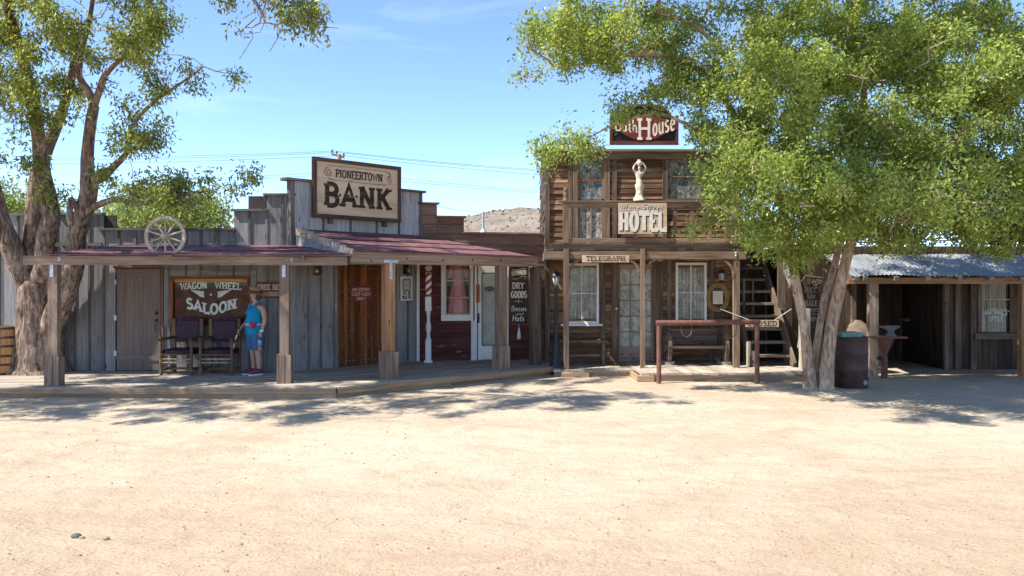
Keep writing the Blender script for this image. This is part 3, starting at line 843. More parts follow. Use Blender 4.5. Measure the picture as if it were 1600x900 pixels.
    # porch: roof, beam, posts
    def loc(X, Y): return S.local(X, Y)
    mb = MB()
    pf = [loc(-7.78, 13.36), loc(-2.72, 13.78), loc(-4.22, 15.78), loc(-7.78, 15.78)]
    zf, zb = 2.345, 2.615
    mb.slab(pf, [zf, zf, zb, zb], [zf + .02, zf + .02, zb + .02, zb + .02]); part(mb, 'porch_roof', 'roof', T)
    mb = MB()
    for t in (.02, .34, .67):
        a = Vector((*pf[0], zf + .026)).lerp(Vector((*pf[3], zb + .026)), t); b = Vector((*pf[1], zf + .026)).lerp(Vector((*pf[2], zb + .026)), t)
        n_ = 5
        for i in range(n_): mb.bar(a.lerp(b, i / n_ + .002) + Vector((0, rng.uniform(-.02, .02), rng.uniform(0, .006))), a.lerp(b, (i + 1) / n_ - .002) + Vector((0, rng.uniform(-.02, .02), rng.uniform(0, .006))), .06, .005)
    parts(mb, 'roof_lap', 'roof', T)
    mb = MB()
    for i in range(9):
        x = -7.6 + i * .5
        mb.bar((*loc(x, 13.75), 2.325), (*loc(x, 15.75), 2.53), .045, .09)
    mb.box(*sorted((loc(-7.78, 0)[0], loc(-4.4, 0)[0])), -.06, -.001, 2.47, 2.565)
    parts(mb, 'rafter', 'hotel_dark', T)
    p0 = (*loc(-8.2, 13.44), 2.262); p1 = (*loc(-2.86, 13.9), 2.262)
    mb = MB(); mb.bar(p0, p1, .09, .150); part(mb, 'porch_beam', 'beam', T)
    for px, Yp in ((85, 13.53), (445.5, 13.86)):
        X = (px - CX) / FPX * Yp; u, v = loc(X, Yp)
        mb = MB(); mb.box(u - .08, u + .08, v - .06, v + .06, DZ, 2.185, ax=2); p = part(mb, 'porch_post', 'post', T)
        mb = MB(); mb.box(u - .118, u + .015, v - .10, v + .1, DZ, DZ + .50, ax=2); mb.box(u + .019, u + .12, v - .088, v + .1, DZ, DZ + .49, ax=2); parts(mb, 'post_base', 'post', p)
        mb = MB(); vb = v - .075
        mb.box(u - .15, u + .15, vb - .012, vb - .004, 2.25, 2.31); mb.box(u - .03, u + .03, vb - .012, vb - .004, 1.98, 2.248)
        for du in (-.12, -.06, .06, .12): mb.lathe([(.014, 0), (.012, .012), (.001, .014)], n=8, M=Matrix.Translation((u + du, vb - .012, 2.28)) @ Matrix.Rotation(R(90), 4, 'X'))
        part(mb, 'bracket', 'steel', p)
build_saloon()

def wall_lantern(F, px, py0, py1, label, v=0.0):
    u, z0 = F.pix(px, py1, v); z1 = F.pix(px, py0, v)[1]; h = z1 - z0
    p = F.world(u, v); T = thing('wall_lantern', label, 'lantern', (p.x, p.y, z0), F.a, 'lanterns on the plank walls')
    mb = MB(); mb.box(-.07, .07, -.03, -.001, 0, h); mb.box(-.08, .08, -.16, -.03, h - .02, h); mb.box(-.07, .07, -.15, -.03, 0, .02)
    for x in (-.06, .05): mb.box(x, x + .01, -.145, -.135, .02, h - .02)
    part(mb, 'bracket', 'iron', T)
    mb = MB(); mb.lathe([(.02, .025), (.045, .05), (.045, h * .55), (.025, h * .75), (.02, h - .03)], (0, -.09, 0), n=10); part(mb, 'lamp_glass', 'brass', T)
wall_lantern(S, 497, 414, 430, 'small dark wall lantern left of the orange plank door', -.024)
wall_lantern(K, 634, 412, 429, 'small dark wall lantern above the white tooth sign', -.024)

# plank fence running off to the left, behind the big tree
def build_fence():
    F = Frame(-14.0, 16.05, 0.0)
    T = framed('plank_fence', 'tall grey plank fence behind the thick forking tree trunk', 'fence', F)
    u1 = F.u(150); zt = F.pix(80, 337)[1]
    mb = MB(); ed = boards_v(mb, 0, u1, .37, .02, zt); part(mb, 'boards', 'grey', T)
    mb = MB()
    for u in ed[1:-1]: mb.box(u - .02, u + .02, -.025, -.001, .03, zt - .01, ax=2)
    zr = F.pix(80, 382)[1]; mb.box(0, u1, -.05, -.026, zr - .04, zr + .04); mb.box(-.05, u1 + .05, -.05, .08, zt, zt + .05)
    part(mb, 'rail', 'grey_dark', T)
    mb = MB(); mb.box(0, u1, .04, .07, .02, zt - .01); part(mb, 'backing', 'interior', T)
build_fence()

# ------------------------------------------------------------------ bank
def build_bank():
    T = framed('bank_building', 'grey plank bank with whitewashed square false front, angled between saloon and barber shop', 'building', K)
    uR = K.local(-2.11, 17.83)[0]
    q = K.pix
    zt = (q(463, 285)[1] + q(645, 299)[1]) / 2
    zm = 2.86
    door = (K.u(527), K.u(603), DZ, q(560, 414)[1])
    mb = MB(); ed = boards_v(mb, 0.0, uR, .30, .02, zm, [door]); part(mb, 'wall', 'grey', T)
    mb = MB()
    for u in ed[1:-1]:
        for s0, s1 in sub(.16, zm, cut(u - .001, u + .001, [door])): mb.box(u - .02, u + .02, -.022, -.001, s0, s1, ax=2)
    part(mb, 'batten', 'grey_dark', T)
    mb = MB(); ed = boards_v(mb, -.04, uR + .03, .60, zm + .003, zt, y=-.03); part(mb, 'false_front', 'whitewash', T)
    mb = MB()
    for u in ed[1:-1]: mb.box(u - .02, u + .02, -.055, -.034, zm, zt - .01, ax=2)
    mb.box(-.12, -.045, -.06, .12, 2.5, zt, ax=2); mb.box(uR + .035, uR + .10, -.06, .12, 2.5, zt, ax=2)
    mb.box(-.25, uR + .16, -.12, .16, zt, zt + .045)
    part(mb, 'parapet_cap', 'grey_dark', T)
    part(backing('b', T, 0, uR, .02, zt - .01, [door], .04), 'wall_backing', 'interior', T)
    mb = MB(); shell(mb, 0.02, uR, .08, 3.0, .02, 2.7); part(mb, 'rear_walls', 'grey_dark', T)
    # door of narrow planks with nail heads
    u0, u1, z0, z1 = door; n = 15; wd = (u1 - u0) / n; mb = MB()
    for i in range(n): mb.box(u0 + i * wd + .002, u0 + (i + 1) * wd - .002, .0 + rng.uniform(-.006, .006), .03, z0 + .01, z1 - rng.uniform(0, .02), ax=2)
    d = part(mb, 'door', 'bank_door', T)
    mb = MB()
    for i in range(70):
        u = u0 + (rng.randrange(n) + rng.uniform(.3, .7)) * wd; z = rng.choice([z1 - .08, z0 + .12, rng.uniform(z0 + .1, z1 - .1), rng.uniform(z0 + .1, z1 - .1)])
        mb.lathe([(.009, 0), (.006, .006), (.001, .007)], n=6, M=Matrix.Translation((u, -.007, z)) @ Matrix.Rotation(R(90), 4, 'X'))
    nn = part(mb, 'nails', 'steel', d); tag(nn, kind='stuff')
    mb = MB(); frame_rect(mb, door, .07, -.03, .05, 'lrt'); part(mb, 'door_frame', 'grey', T)
    # porch of the bank and the barber shop
    P = Frame(-2.80, 13.98, 39.8)
    pu1 = P.u(838)
    def kl(u, v): q_ = P.world(u, v); return K.local(q_.x, q_.y)
    mb = MB()
    lf = kl(0, -.08); rf = kl(pu1 + .05, -.08)
    br = K.local(0.56, 18.1); bl = (-.0, -.06)
    poly = [lf, rf, br, (uR, -.06), bl]
    zz = [2.435, 2.395, 2.44, 2.94, 2.94]
    # roof as two planes so that it stays flat
    mb.slab([poly[0], poly[1], poly[3], poly[4]], [2.435, 2.40, 2.93, 2.93], [2.455, 2.42, 2.95, 2.95])
    mb.slab([poly[1], poly[2], poly[3]], [2.40, 2.43, 2.93], [2.42, 2.45, 2.95]); part(mb, 'porch_roof', 'roof', T)
    mb = MB()
    for t in (.02, .27, .52, .77):
        a = Vector((*poly[0], 2.461)).lerp(Vector((*poly[4], 2.956)), t); b = Vector((*poly[1], 2.426)).lerp(Vector((*poly[3], 2.956)), t); n_ = 4
        for i in range(n_): mb.bar(a.lerp(b, i / n_ + .002) + Vector((0, rng.uniform(-.02, .02), rng.uniform(0, .006))), a.lerp(b, (i + 1) / n_ - .002) + Vector((0, rng.uniform(-.02, .02), rng.uniform(0, .006))), .06, .005)
    parts(mb, 'roof_lap', 'roof', T)
    mb = MB()
    for i in range(1, 8):
        a = i / 8
        f0 = (lf[0] + (rf[0] - lf[0]) * a, lf[1] + (rf[1] - lf[1]) * a + .05); b0 = (uR * a, -.05)
        mb.bar((*f0, 2.38), (*b0, 2.86), .045, .09)
    parts(mb, 'rafter', 'hotel_dark', T)
    # weathered gable edge of the roof, standing above the saloon roof
    mb = MB(); nb = 9
    for i in range(nb):
        a0, a1 = i / nb, (i + 1) / nb
        p0 = Vector((lf[0] * (1 - a0) + bl[0] * a0, lf[1] * (1 - a0) + bl[1] * a0)); p1 = Vector((lf[0] * (1 - a1) + bl[0] * a1, lf[1] * (1 - a1) + bl[1] * a1))
        zc0, zc1 = 2.46 + .52 * a0, 2.46 + .52 * a1
        dj = rng.uniform(-.012, .012); mb.bar((p0.x - .025, p0.y, zc0 - .05 + dj + .014), (p1.x - .025, p1.y, zc1 - .05 + dj - .014), .03, .13 + .03 * a0)
    part(mb, 'gable_board', 'deck', T)
    mb = MB(); mb.bar((lf[0] - .02, lf[1], 2.38), (bl[0] - .02, bl[1], 2.78), .012, .12); mb.bar((lf[0] - .02, lf[1] + .3, 2.36), (bl[0] - .02, bl[1], 2.68), .012, .12); part(mb, 'flashing', 'tin', T)
    def bar_p(mb, u0, u1, v0, v1, z0, z1):
        Mx = Matrix.Translation((*K.local(P.o.x, P.o.y), 0)) @ Matrix.Rotation(P.a - K.a, 4, 'Z'); mb.box(u0, u1, v0, v1, z0, z1, M=Mx)
    mb = MB(); bar_p(mb, -.05, pu1, -.05, .06, 2.225, 2.425); part(mb, 'porch_beam', 'beam', T)
    mb = MB()
    for uu in (.35, 1.1, 1.9, 2.6, 3.3):
        if uu < pu1:
            Mx = Matrix.Translation((*K.local(P.o.x, P.o.y), 0)) @ Matrix.Rotation(P.a - K.a, 4, 'Z')
            mb.lathe([(.018, 0), (.016, .012), (.001, .014)], n=8, M=Mx @ Matrix.Translation((uu, -.05, 2.29 + rng.uniform(-.03, .09))) @ Matrix.Rotation(R(90), 4, 'X'))
    parts(mb, 'bolt', 'iron', T)
    for px, mt, hb in ((608, 'post_orange', .50), (784, 'post', .47)):
        u = P.u(px); mb = MB(); bar_p(mb, u - .10, u + .10, -.05, .10, DZ, 2.223); p = part(mb, 'porch_post', mt, T)
        mb = MB(); bar_p(mb, u - .135, u + .0, -.11, .14, DZ, DZ + hb); bar_p(mb, u + .004, u + .135, -.10, .14, DZ, DZ + hb - .01); parts(mb, 'post_base', 'post', p)
        if px == 608:
            mb = MB(); bar_p(mb, u - .15, u + .15, -.062, -.054, 2.245, 2.30); bar_p(mb, u - .03, u + .03, -.062, -.054, 1.95, 2.243); part(mb, 'bracket', 'steel', p)
    # far end post of the porch beside the hotel
    mb = MB(); u = pu1 - .02; bar_p(mb, P.u(831, .17), P.u(842, .17), .10, .25, DZ, 2.22); part(mb, 'end_post', 'hotel_dark', T)
build_bank()

def build_bank_sign():
    v = -.20
    u0, u1 = K.u(490, v), K.u(627, v)
    z1 = (K.pix(490, 245, v)[1] + K.pix(627, 260, v)[1]) / 2; z0 = (K.pix(490, 341, v)[1] + K.pix(627, 346, v)[1]) / 2
    T = framed('bank_sign', 'large framed plywood sign lettered BANK above the porch roof', 'sign', K)
    mb = MB(); h = (z1 - z0) / 3
    for i in range(3): mb.box(u0 + .03, u1 - .03, v + .03, v + .06, z0 + i * h + .002, z0 + (i + 1) * h - .002, ax=0)
    part(mb, 'panel', 'sign_ply', T)
    mb = MB(); f = .075
    mb.box(u0, u1, v, v + .08, z1 - f, z1); mb.box(u0, u1, v, v + .08, z0, z0 + f)
    mb.box(u0, u0 + f, v + .001, v + .08, z0 + f, z1 - f); mb.box(u1 - f, u1, v + .001, v + .08, z0 + f, z1 - f)
    part(mb, 'frame', 'sign_frame', T)
    mb = MB()
    for uu in (u0 + .4, u1 - .4): mb.box(uu, uu + .09, v + .08, -.03, z0 - .1, z1 - .1)
    parts(mb, 'bracket', 'grey_dark', T)
    mb = MB(); y = v + .026
    uz = lambda px, py: K.pix(px, py, v)
    wd = u1 - u0; hh = z1 - z0
    X = lambda f: u0 + wd * f
    Z = lambda f: z0 + hh * f
    text(mb, 'BANK', X(.125), X(.88), Z(.215), Z(.575), y, .23, .8, gap=.16)
    # the little studs halfway up each stem
    for f in (.175, .29, .385, .475, .555, .665, .735): mb.lathe([(.027, 0), (.027, .002)], n=12, M=Matrix.Translation((X(f), y - .004, Z(.40))) @ Matrix.Rotation(R(90), 4, 'X'))
    part(mb, 'lettering', 'dark_letter', T)
    mb = MB()
    text(mb, 'PIONEERTOWN', X(.245), X(.775), Z(.70), Z(.825), y, .17, 1.0)
    part(mb, 'small_lettering', 'dark_letter', T)
    mb = MB()
    stroke(mb, [(X(.16), Z(.885)), (X(.5), Z(.89)), (X(.82), Z(.885))], .008, y); stroke(mb, [(X(.19), Z(.645)), (X(.5), Z(.64)), (X(.83), Z(.645))], .008, y)
    scroll(mb, X(.165), Z(.765), .10, 1.7, y - .001, .013, 90, 1); scroll(mb, X(.855), Z(.745), .075, 1.5, y - .001, .010, -90, 1)
    stroke(mb, [(X(.82), Z(.885)), (X(.865), Z(.86)), (X(.872), Z(.81)), (X(.84), Z(.79))], [.01, .022, .016, .008], y - .0015)
    stroke(mb, [(X(.165), Z(.67)), (X(.19), Z(.65)), (X(.23), Z(.635))], [.02, .014, .006], y - .0015)
    part(mb, 'scrollwork', 'dark_letter', T)
build_bank_sign()

def flat_sign(F, name, label, px0, px1, py0, py1, v, board, frame=None, th=.02, group=None):
    """a board on the plane v of facade F; returns the thing, its rect and the text plane (all in F's own axes)"""
    r = F.rect(px0, px1, py0, py1, v); T = framed(name, label, 'sign', F, group)
    mb = MB(); mb.box(r[0], r[1], v, v + th, r[2], r[3]); part(mb, 'board', board, T)
    if frame:
        mb = MB(); f = .02
        mb.box(r[0] - f, r[1] + f, v - .008, v + th, r[3], r[3] + f); mb.box(r[0] - f, r[1] + f, v - .008, v + th, r[2] - f, r[2])
        mb.box(r[0] - f, r[0], v - .007, v + th, r[2], r[3]); mb.box(r[1], r[1] + f, v - .007, v + th, r[2], r[3]); part(mb, 'frame', frame, T)
    return T, r, v - .004
# no-entry sign on the bank door
T, r, y = flat_sign(K, 'warning_sign', 'dark red NO ENTRY sign nailed to the orange plank door', 547.5, 581, 447, 471, -.028, 'sign_red')
mb = MB(); w_ = r[1] - r[0]; h_ = r[3] - r[2]
text(mb, 'NO ENTRY', r[0] + w_ * .1, r[1] - w_ * .1, r[2] + h_ * .68, r[2] + h_ * .86, y, .2, .9)
text(mb, 'CAST-CREW', r[0] + w_ * .06, r[1] - w_ * .06, r[2] + h_ * .38, r[2] + h_ * .57, y, .2, .9)
text(mb, 'ONLY', r[0] + w_ * .3, r[1] - w_ * .3, r[2] + h_ * .1, r[2] + h_ * .28, y, .2, .9)
part(mb, 'lettering', 'letter_pink', T)
# free beer sign on the saloon wall
T, r, y = flat_sign(S, 'beer_sign', 'dark brown FREE BEER sign half hidden behind the porch post', 400.5, 447, 441, 466, -.046, 'sign_frame')
mb = MB(); w_ = r[1] - r[0]; h_ = r[3] - r[2]
text(mb, 'FREE BEER', r[0] + w_ * .05, r[1] - w_ * .02, r[2] + h_ * .54, r[2] + h_ * .84, y, .2, 1)
text(mb, 'TOMORROW', r[0] + w_ * .03, r[1] - w_ * .03, r[2] + h_ * .14, r[2] + h_ * .38, y, .2, 1)
part(mb, 'lettering', 'letter_pink', T)
# tooth puller's sign
T, r, y = flat_sign(K, 'tooth_sign', "white sign with a drawn tooth reading PULL 'EM", 627.5, 643, 433.5, 468, -.045, 'paper', 'white')
mb = MB(); w_ = r[1] - r[0]; h_ = r[3] - r[2]; cu = (r[0] + r[1]) / 2
X = lambda f: r[0] + w_ * f; Z = lambda f: r[2] + h_ * f
tooth = [(X(.18), Z(.5)), (X(.10), Z(.75)), (X(.2), Z(.92)), (X(.42), Z(.88)), (X(.6), Z(.93)), (X(.82), Z(.92)), (X(.9), Z(.72)), (X(.84), Z(.5)), (X(.86), Z(.25)), (X(.72), Z(.22)), (X(.62), Z(.42)), (X(.45), Z(.42)), (X(.32), Z(.22)), (X(.2), Z(.27)), (X(.18), Z(.5))]
stroke(mb, tooth, .018, y)
text(mb, "PULL 'EM", X(.06), X(.94), Z(.04), Z(.17), y, .2, 0)
part(mb, 'lettering', 'black', T)
mb = MB(); mb.prism([(p[0], p[1]) for p in tooth[:-1]], y + .0015, y + .003); part(mb, 'tooth_drawing', 'steel', T)

# ------------------------------------------------------------------ barber and dry goods shop
def build_barber():
    T = framed('barber_shop', 'small dark red plank shop with white framed window and glazed white door', 'building', B)
    q = B.pix; uR = B.local(0.76, 18.2)[0]
    win = B.rect(696, 735, 404, 492); dr = (B.u(746), B.u(791), DZ, q(770, 408)[1])
    dr = (dr[0], dr[1], DZ, max(dr[3], 2.25))
    win = (win[0], win[1], win[2], 2.38)
    opens = [win, dr]
    ue = B.u(831); mb = MB(); boards_h(mb, .02, ue, .02, 2.36, .19, opens, lap=-.03); part(mb, 'wall', 'red', T)
    mb = MB(); boards_h(mb, ue + .003, uR, .02, 2.36, .16, [], lap=-.05); part(mb, 'end_wall', 'hotel_dark', T)
    steps = [(.06, q(683, 0)[0], q(665, 319)[1]), (q(683, 0)[0], q(725, 0)[0], q(705, 340)[1]), (q(725, 0)[0], uR, q(790, 366)[1])]
    mb = MB()
    boards_h(mb, .06, uR, 2.363, steps[2][2] - .003, .19, lap=-.03)
    for a, b, z in steps[:2]: boards_h(mb, a, b, steps[2][2], z, .2, lap=-.03)
    part(mb, 'false_front', 'brown', T)
    mb = MB(); mb2 = [(a, b, z) for a, b, z in steps]
    for a, b, z in mb2: mb.box(a - .05, b + .05, -.06, .10, z, z + .04)
    part(mb, 'parapet_cap', 'hotel_dark', T)
    part(backing('b', T, .02, uR, .02, 2.75, opens, .05), 'wall_backing', 'interior', T)
    mb = MB()
    for a, b, z in steps: mb.box(a, b, .04, .08, 2.75, z - .005)
    shell(mb, .02, uR, .08, 2.6, .02, 2.6); part(mb, 'rear_walls', 'hotel_dark', T)
    # window
    mb = MB(); u0, u1, z0, z1 = win; f = .10
    mb.box(u0 - f, u0, -.05, .04, z0 - .13, z1); mb.box(u1, u1 + .06, -.05, .04, z0 - .13, z1); mb.box(u0 - f, u1 + .06, -.055, .04, z0 - .13, z0)
    wf = part(mb, 'window', 'white', T)
    mb = MB()
    for py in (438.5, 465): zz = q(715, py)[1]; mb.box(u0, u1, -.01, .02, zz - .012, zz + .012)
    mb.box(u0, u0 + .025, -.01, .02, z0, z1); mb.box(u1 - .025, u1, -.01, .02, z0, z1); mb.box(u0 + .025, u1 - .025, -.009, .02, z0, z0 + .03)
    part(mb, 'sash', 'sign_tan', wf)
    mb = MB(); mb.box(u0, u1, .003, .006, z0, z1); part(mb, 'glass', 'glass', wf)
    mb = MB(); mb.box(u0 - .3, u1 + .3, .75, .8, z0 - .3, z1 + .1); mb.box(u0 - .3, u1 + .3, .05, .75, z0 - .06, z0 - .01); part(mb, 'display_shelf', 'brown', wf)
    # white corner boards
    mb = MB()
    for px in (653,): u = B.u(px); mb.box(u - .03, u + .035, -.045, -.002, DZ, 2.35, ax=2)
    u = B.u(741); mb.box(u - .075, u + .055, -.056, -.002, DZ, z0 - .131, ax=2); mb.box(u + .004, u + .055, -.056, -.002, z0 - .13, 2.4, ax=2)
    for px in (792.5, 829): u = B.u(px); mb.box(u - .03, u + .025, -.045, -.002, DZ, 2.35, ax=2)
    parts(mb, 'corner_board', 'white', T)
    # door with tall pane
    u0, u1, z0, z1 = dr; gl = (B.u(752.5), B.u(783), q(765, 540)[1], q(765, 426)[1])
    mb = MB(); mb.box(u0 + .01, gl[0], .0, .05, z0 + .01, z1 - .01); mb.box(gl[1], u1 - .01, .0, .05, z0 + .01, z1 - .01)
    mb.box(gl[0], gl[1], .001, .05, gl[3], z1 - .01); mb.box(gl[0], gl[1], .001, .05, z0 + .01, gl[2]); mb.box(gl[0] + .03, gl[1] - .03, -.008, .001, z0 + .06, gl[2] - .06)
    d = part(mb, 'door', 'white', T)
    mb = MB(); f = .018; frame_rect(mb, (gl[0] + f, gl[1] - f, gl[2] + f, gl[3] - f), f, -.006, .01); part(mb, 'pane_frame', 'black', d)
    mb = MB(); mb.box(gl[0], gl[1], .02, .024, gl[2], gl[3]); part(mb, 'glass', 'glass', d)
    mb = MB(); mb.box(gl[0], gl[1], .045, .05, gl[2], gl[3]); part(mb, 'blind', 'pale_curtain', d)
    cu, cz = q(765, 451.5); mb = MB(); mb.lathe([(.115, 0), (.115, .006)], n=24, sy=.5, M=Matrix.Translation((cu, .012, cz)) @ Matrix.Rotation(R(90), 4, 'X')); o = part(mb, 'oval_plate', 'black', d)
    mb = MB(); stroke(mb, arc(cu, cz, .098, .045, 0, 360, 24), .006, .0035); text(mb, 'OPEN', cu - .075, cu + .075, cz - .016, cz + .016, .003, .2, .6); part(mb, 'lettering', 'chalk', d)
    u, z = q(747, 497); mb = MB(); mb.box(u - .03, u + .03, -.012, .0, z - .11, z + .11); mb.lathe([(.012, 0), (.012, .03), (.03, .035), (.03, .055), (.001, .06)], n=12, M=Matrix.Translation((u, -.01, z)) @ Matrix.Rotation(R(90), 4, 'X')); part(mb, 'handle', 'iron', d)
build_barber()
T, r, y = flat_sign(B, 'door_notice', 'narrow orange notice beside the glazed white door', 744, 749.5, 444, 473, -.075, 'orange_notice', th=.015)
mb = MB(); w_ = r[1] - r[0]
for i in range(6): zz = r[2] + (r[3] - r[2]) * (.14 + i * .13); stroke(mb, [(r[0] + w_ * .25, zz), (r[1] - w_ * .25, zz + .012)], .012, y)
part(mb, 'marks', 'dark_letter', T)

# signboard of the barber: BARBER / DRY GOODS / Dresses and Hats
T, r, y = flat_sign(B, 'barber_sign', 'tall brown signboard lettered BARBER DRY GOODS Dresses and Hats', 796.5, 825, 417, 506, -.075, 'sign_brown', 'brown', th=.03)
w_ = r[1] - r[0]; h_ = r[3] - r[2]; X = lambda f: r[0] + w_ * f; Z = lambda f: r[2] + h_ * f
mb = MB()
text(mb, 'BARBER', X(.1), X(.9), Z(.845), Z(.915), y, .2, .9, base=lambda f: .035 * f)
stroke(mb, [(X(.1), Z(.80)), (X(.3), Z(.78)), (X(.5), Z(.80)), (X(.7), Z(.835)), (X(.85), Z(.83)), (X(.88), Z(.80)), (X(.78), Z(.785))], .009, y)
stroke(mb, [(X(.12), Z(.95)), (X(.35), Z(.94)), (X(.6), Z(.965)), (X(.9), Z(.975))], .007, y)
text(mb, 'DRY', X(.13), X(.78), Z(.62), Z(.72), y, .2, 1)
text(mb, 'GOODS', X(.07), X(.93), Z(.46), Z(.57), y, .2, 1)
stroke(mb, [(X(.25), Z(.395)), (X(.7), Z(.395))], .008, y); stroke(mb, [(X(.48), Z(.36)), (X(.48), Z(.43))], .012, y - .0004)
text(mb, 'Dresses', X(.08), X(.9), Z(.225), Z(.315), y, .12, 0, slant=.15)
text(mb, 'and', X(.36), X(.74), Z(.155), Z(.205), y, .12, 0, slant=.15)
text(mb, 'Hats', X(.12), X(.78), Z(.05), Z(.15), y, .14, 0, slant=.15)
part(mb, 'lettering', 'letter_white', T)
u, z = B.pix(811, 507, -.07); p = B.world(u, -.07); T = thing('tassel', 'white tassel hanging under the barber signboard', 'tassel', (p.x, p.y, z - .34), B.a)
mb = MB(); mb.lathe([(.001, 0), (.05, .01), (.042, .14), (.022, .2), (.026, .225), (.018, .25), (.006, .27), (.004, .33)], n=12); part(mb, 'threads', 'letter_white', T)

# barber pole
def build_barber_pole():
    v = -.38; u, zb = B.pix(669.5, 562.5, v); p = B.world(u, v); k = p.y / FPX
    T = thing('barber_pole', 'white turned barber pole with red striped top and ball', 'barber pole', (p.x, p.y, DZ))
    z = lambda py: EYE - (py - CY) * k - DZ
    mb = MB(); mb.box(-.085, .085, -.085, .085, 0, .05); mb.box(-.06, .06, -.06, .06, .05, z(530)); mb.lathe([(.06, z(530)), (.045, z(527)), (.035, z(521)), (.055, z(516)), (.06, z(511)), (.05, z(505)), (.034, z(500)), (.036, z(494)), (.052, z(489)), (.04, z(486))], n=16)
    mb.box(-.065, .065, -.065, .065, z(486), z(464)); mb.lathe([(.065, z(466)), (.05, z(463.9))], n=16); part(mb, 'turned_shaft', 'white', T)
    mb = MB(); mb.lathe([(.08, z(464)), (.08, z(461)), (.065, z(460))], n=18); mb.lathe([(.065, z(427)), (.075, z(426)), (.07, z(424)), (.03, z(423))], n=18); parts(mb, 'brass_ring', 'brass', T)
    # striped cylinder: slanted white and red quads wound round it
    z0, z1 = z(461), z(427); n = 28; nz = 24
    for nm, mat, sel in (('white_stripe', 'letter_white', 0), ('red_stripe', 'pole_red', 1)):
        vs = []; fs = []; uvs = []
        for i in range(nz + 1):
            zz = z0 + (z1 - z0) * i / nz
            for j in range(n): a = 2 * math.pi * (j + i * 1.7) / n; vs.append((.068 * math.cos(a), .068 * math.sin(a), zz))
        for i in range(nz):
            for j in range(n):
                if (j * 4 // n) % 2 == sel: f = (i * n + j, i * n + (j + 1) % n, (i + 1) * n + (j + 1) % n, (i + 1) * n + j); fs.append(f); uvs.append([(0, 0)] * 4)
        mb = MB(); mb.add(vs, fs, uvs, smooth=True); part(mb, nm, mat, T)
    mb = MB(); zc = z(418.5); rr = .082; mb.lathe([(rr * math.sin(a), zc - rr * math.cos(a)) for a in [math.pi * (.04 + .96 * i / 12) for i in range(13)]], n=18); part(mb, 'ball', 'statue', T)
build_barber_pole()

# pink dress behind the shop window
def build_dress():
    v = .33; u = (B.u(696, v) + B.u(735, v)) / 2; p = B.world(u, v); k = p.y / FPX
    zb = EYE - (494 - CY) * k
    T = thing('pink_dress', 'long pink puff sleeved dress displayed behind the shop window', 'dress', (p.x, p.y, zb), B.a)
    zz = lambda py: (494 - py) * k
    def ring(rx, ry, z, wob=0, n=40): return [(rx * math.cos(2 * math.pi * i / n) * (1 + wob * math.sin(9 * 2 * math.pi * i / n)), ry * math.sin(2 * math.pi * i / n) * (1 + wob * math.sin(9 * 2 * math.pi * i / n + .6)), z) for i in range(n)]
    mb = MB(); mb.loft([ring(.275, .20, 0, .06), ring(.25, .18, zz(480), .06), ring(.205, .15, zz(460), .05), ring(.165, .125, zz(448), .03), ring(.13, .10, zz(443), .01), ring(.135, .105, zz(440)), ring(.165, .12, zz(428)), ring(.175, .12, zz(418)), ring(.13, .09, zz(411)), ring(.10, .06, zz(409))])
    n = N('pink_satin'); n.col((.80, .30, .30)); n.rough(.45, .4); s = n.n('ShaderNodeTexNoise'); s.inputs['Scale'].default_value = 14; n.bump(s.outputs[0], .3, .02)
    part(mb, 'gown', n.m, T)
    for s in (-1, 1):
        mb = MB(); mb.loft([[(s * .19 + rr * .55 * math.cos(a) + s * dx, rr * .6 * math.sin(a), z) for a in [2 * math.pi * i / 16 for i in range(16)]] for rr, z, dx in ((.05, zz(436), .03), (.13, zz(432), .02), (.15, zz(423), 0), (.11, zz(414), -.03), (.05, zz(409.5), -.05))])
        part(mb, 'sleeve', n.m, T)
    mb = MB(); mb.loft([ring(.045, .045, zz(411)), ring(.04, .04, zz(404)), ring(.05, .05, zz(402))]); part(mb, 'mannequin_neck', 'paper', T)
    mb = MB(); mb.box(-.45, .45, .25, .28, -.02, 1.6); tag(part(mb, 'backdrop', 'hotel_dark', T))
build_dress()

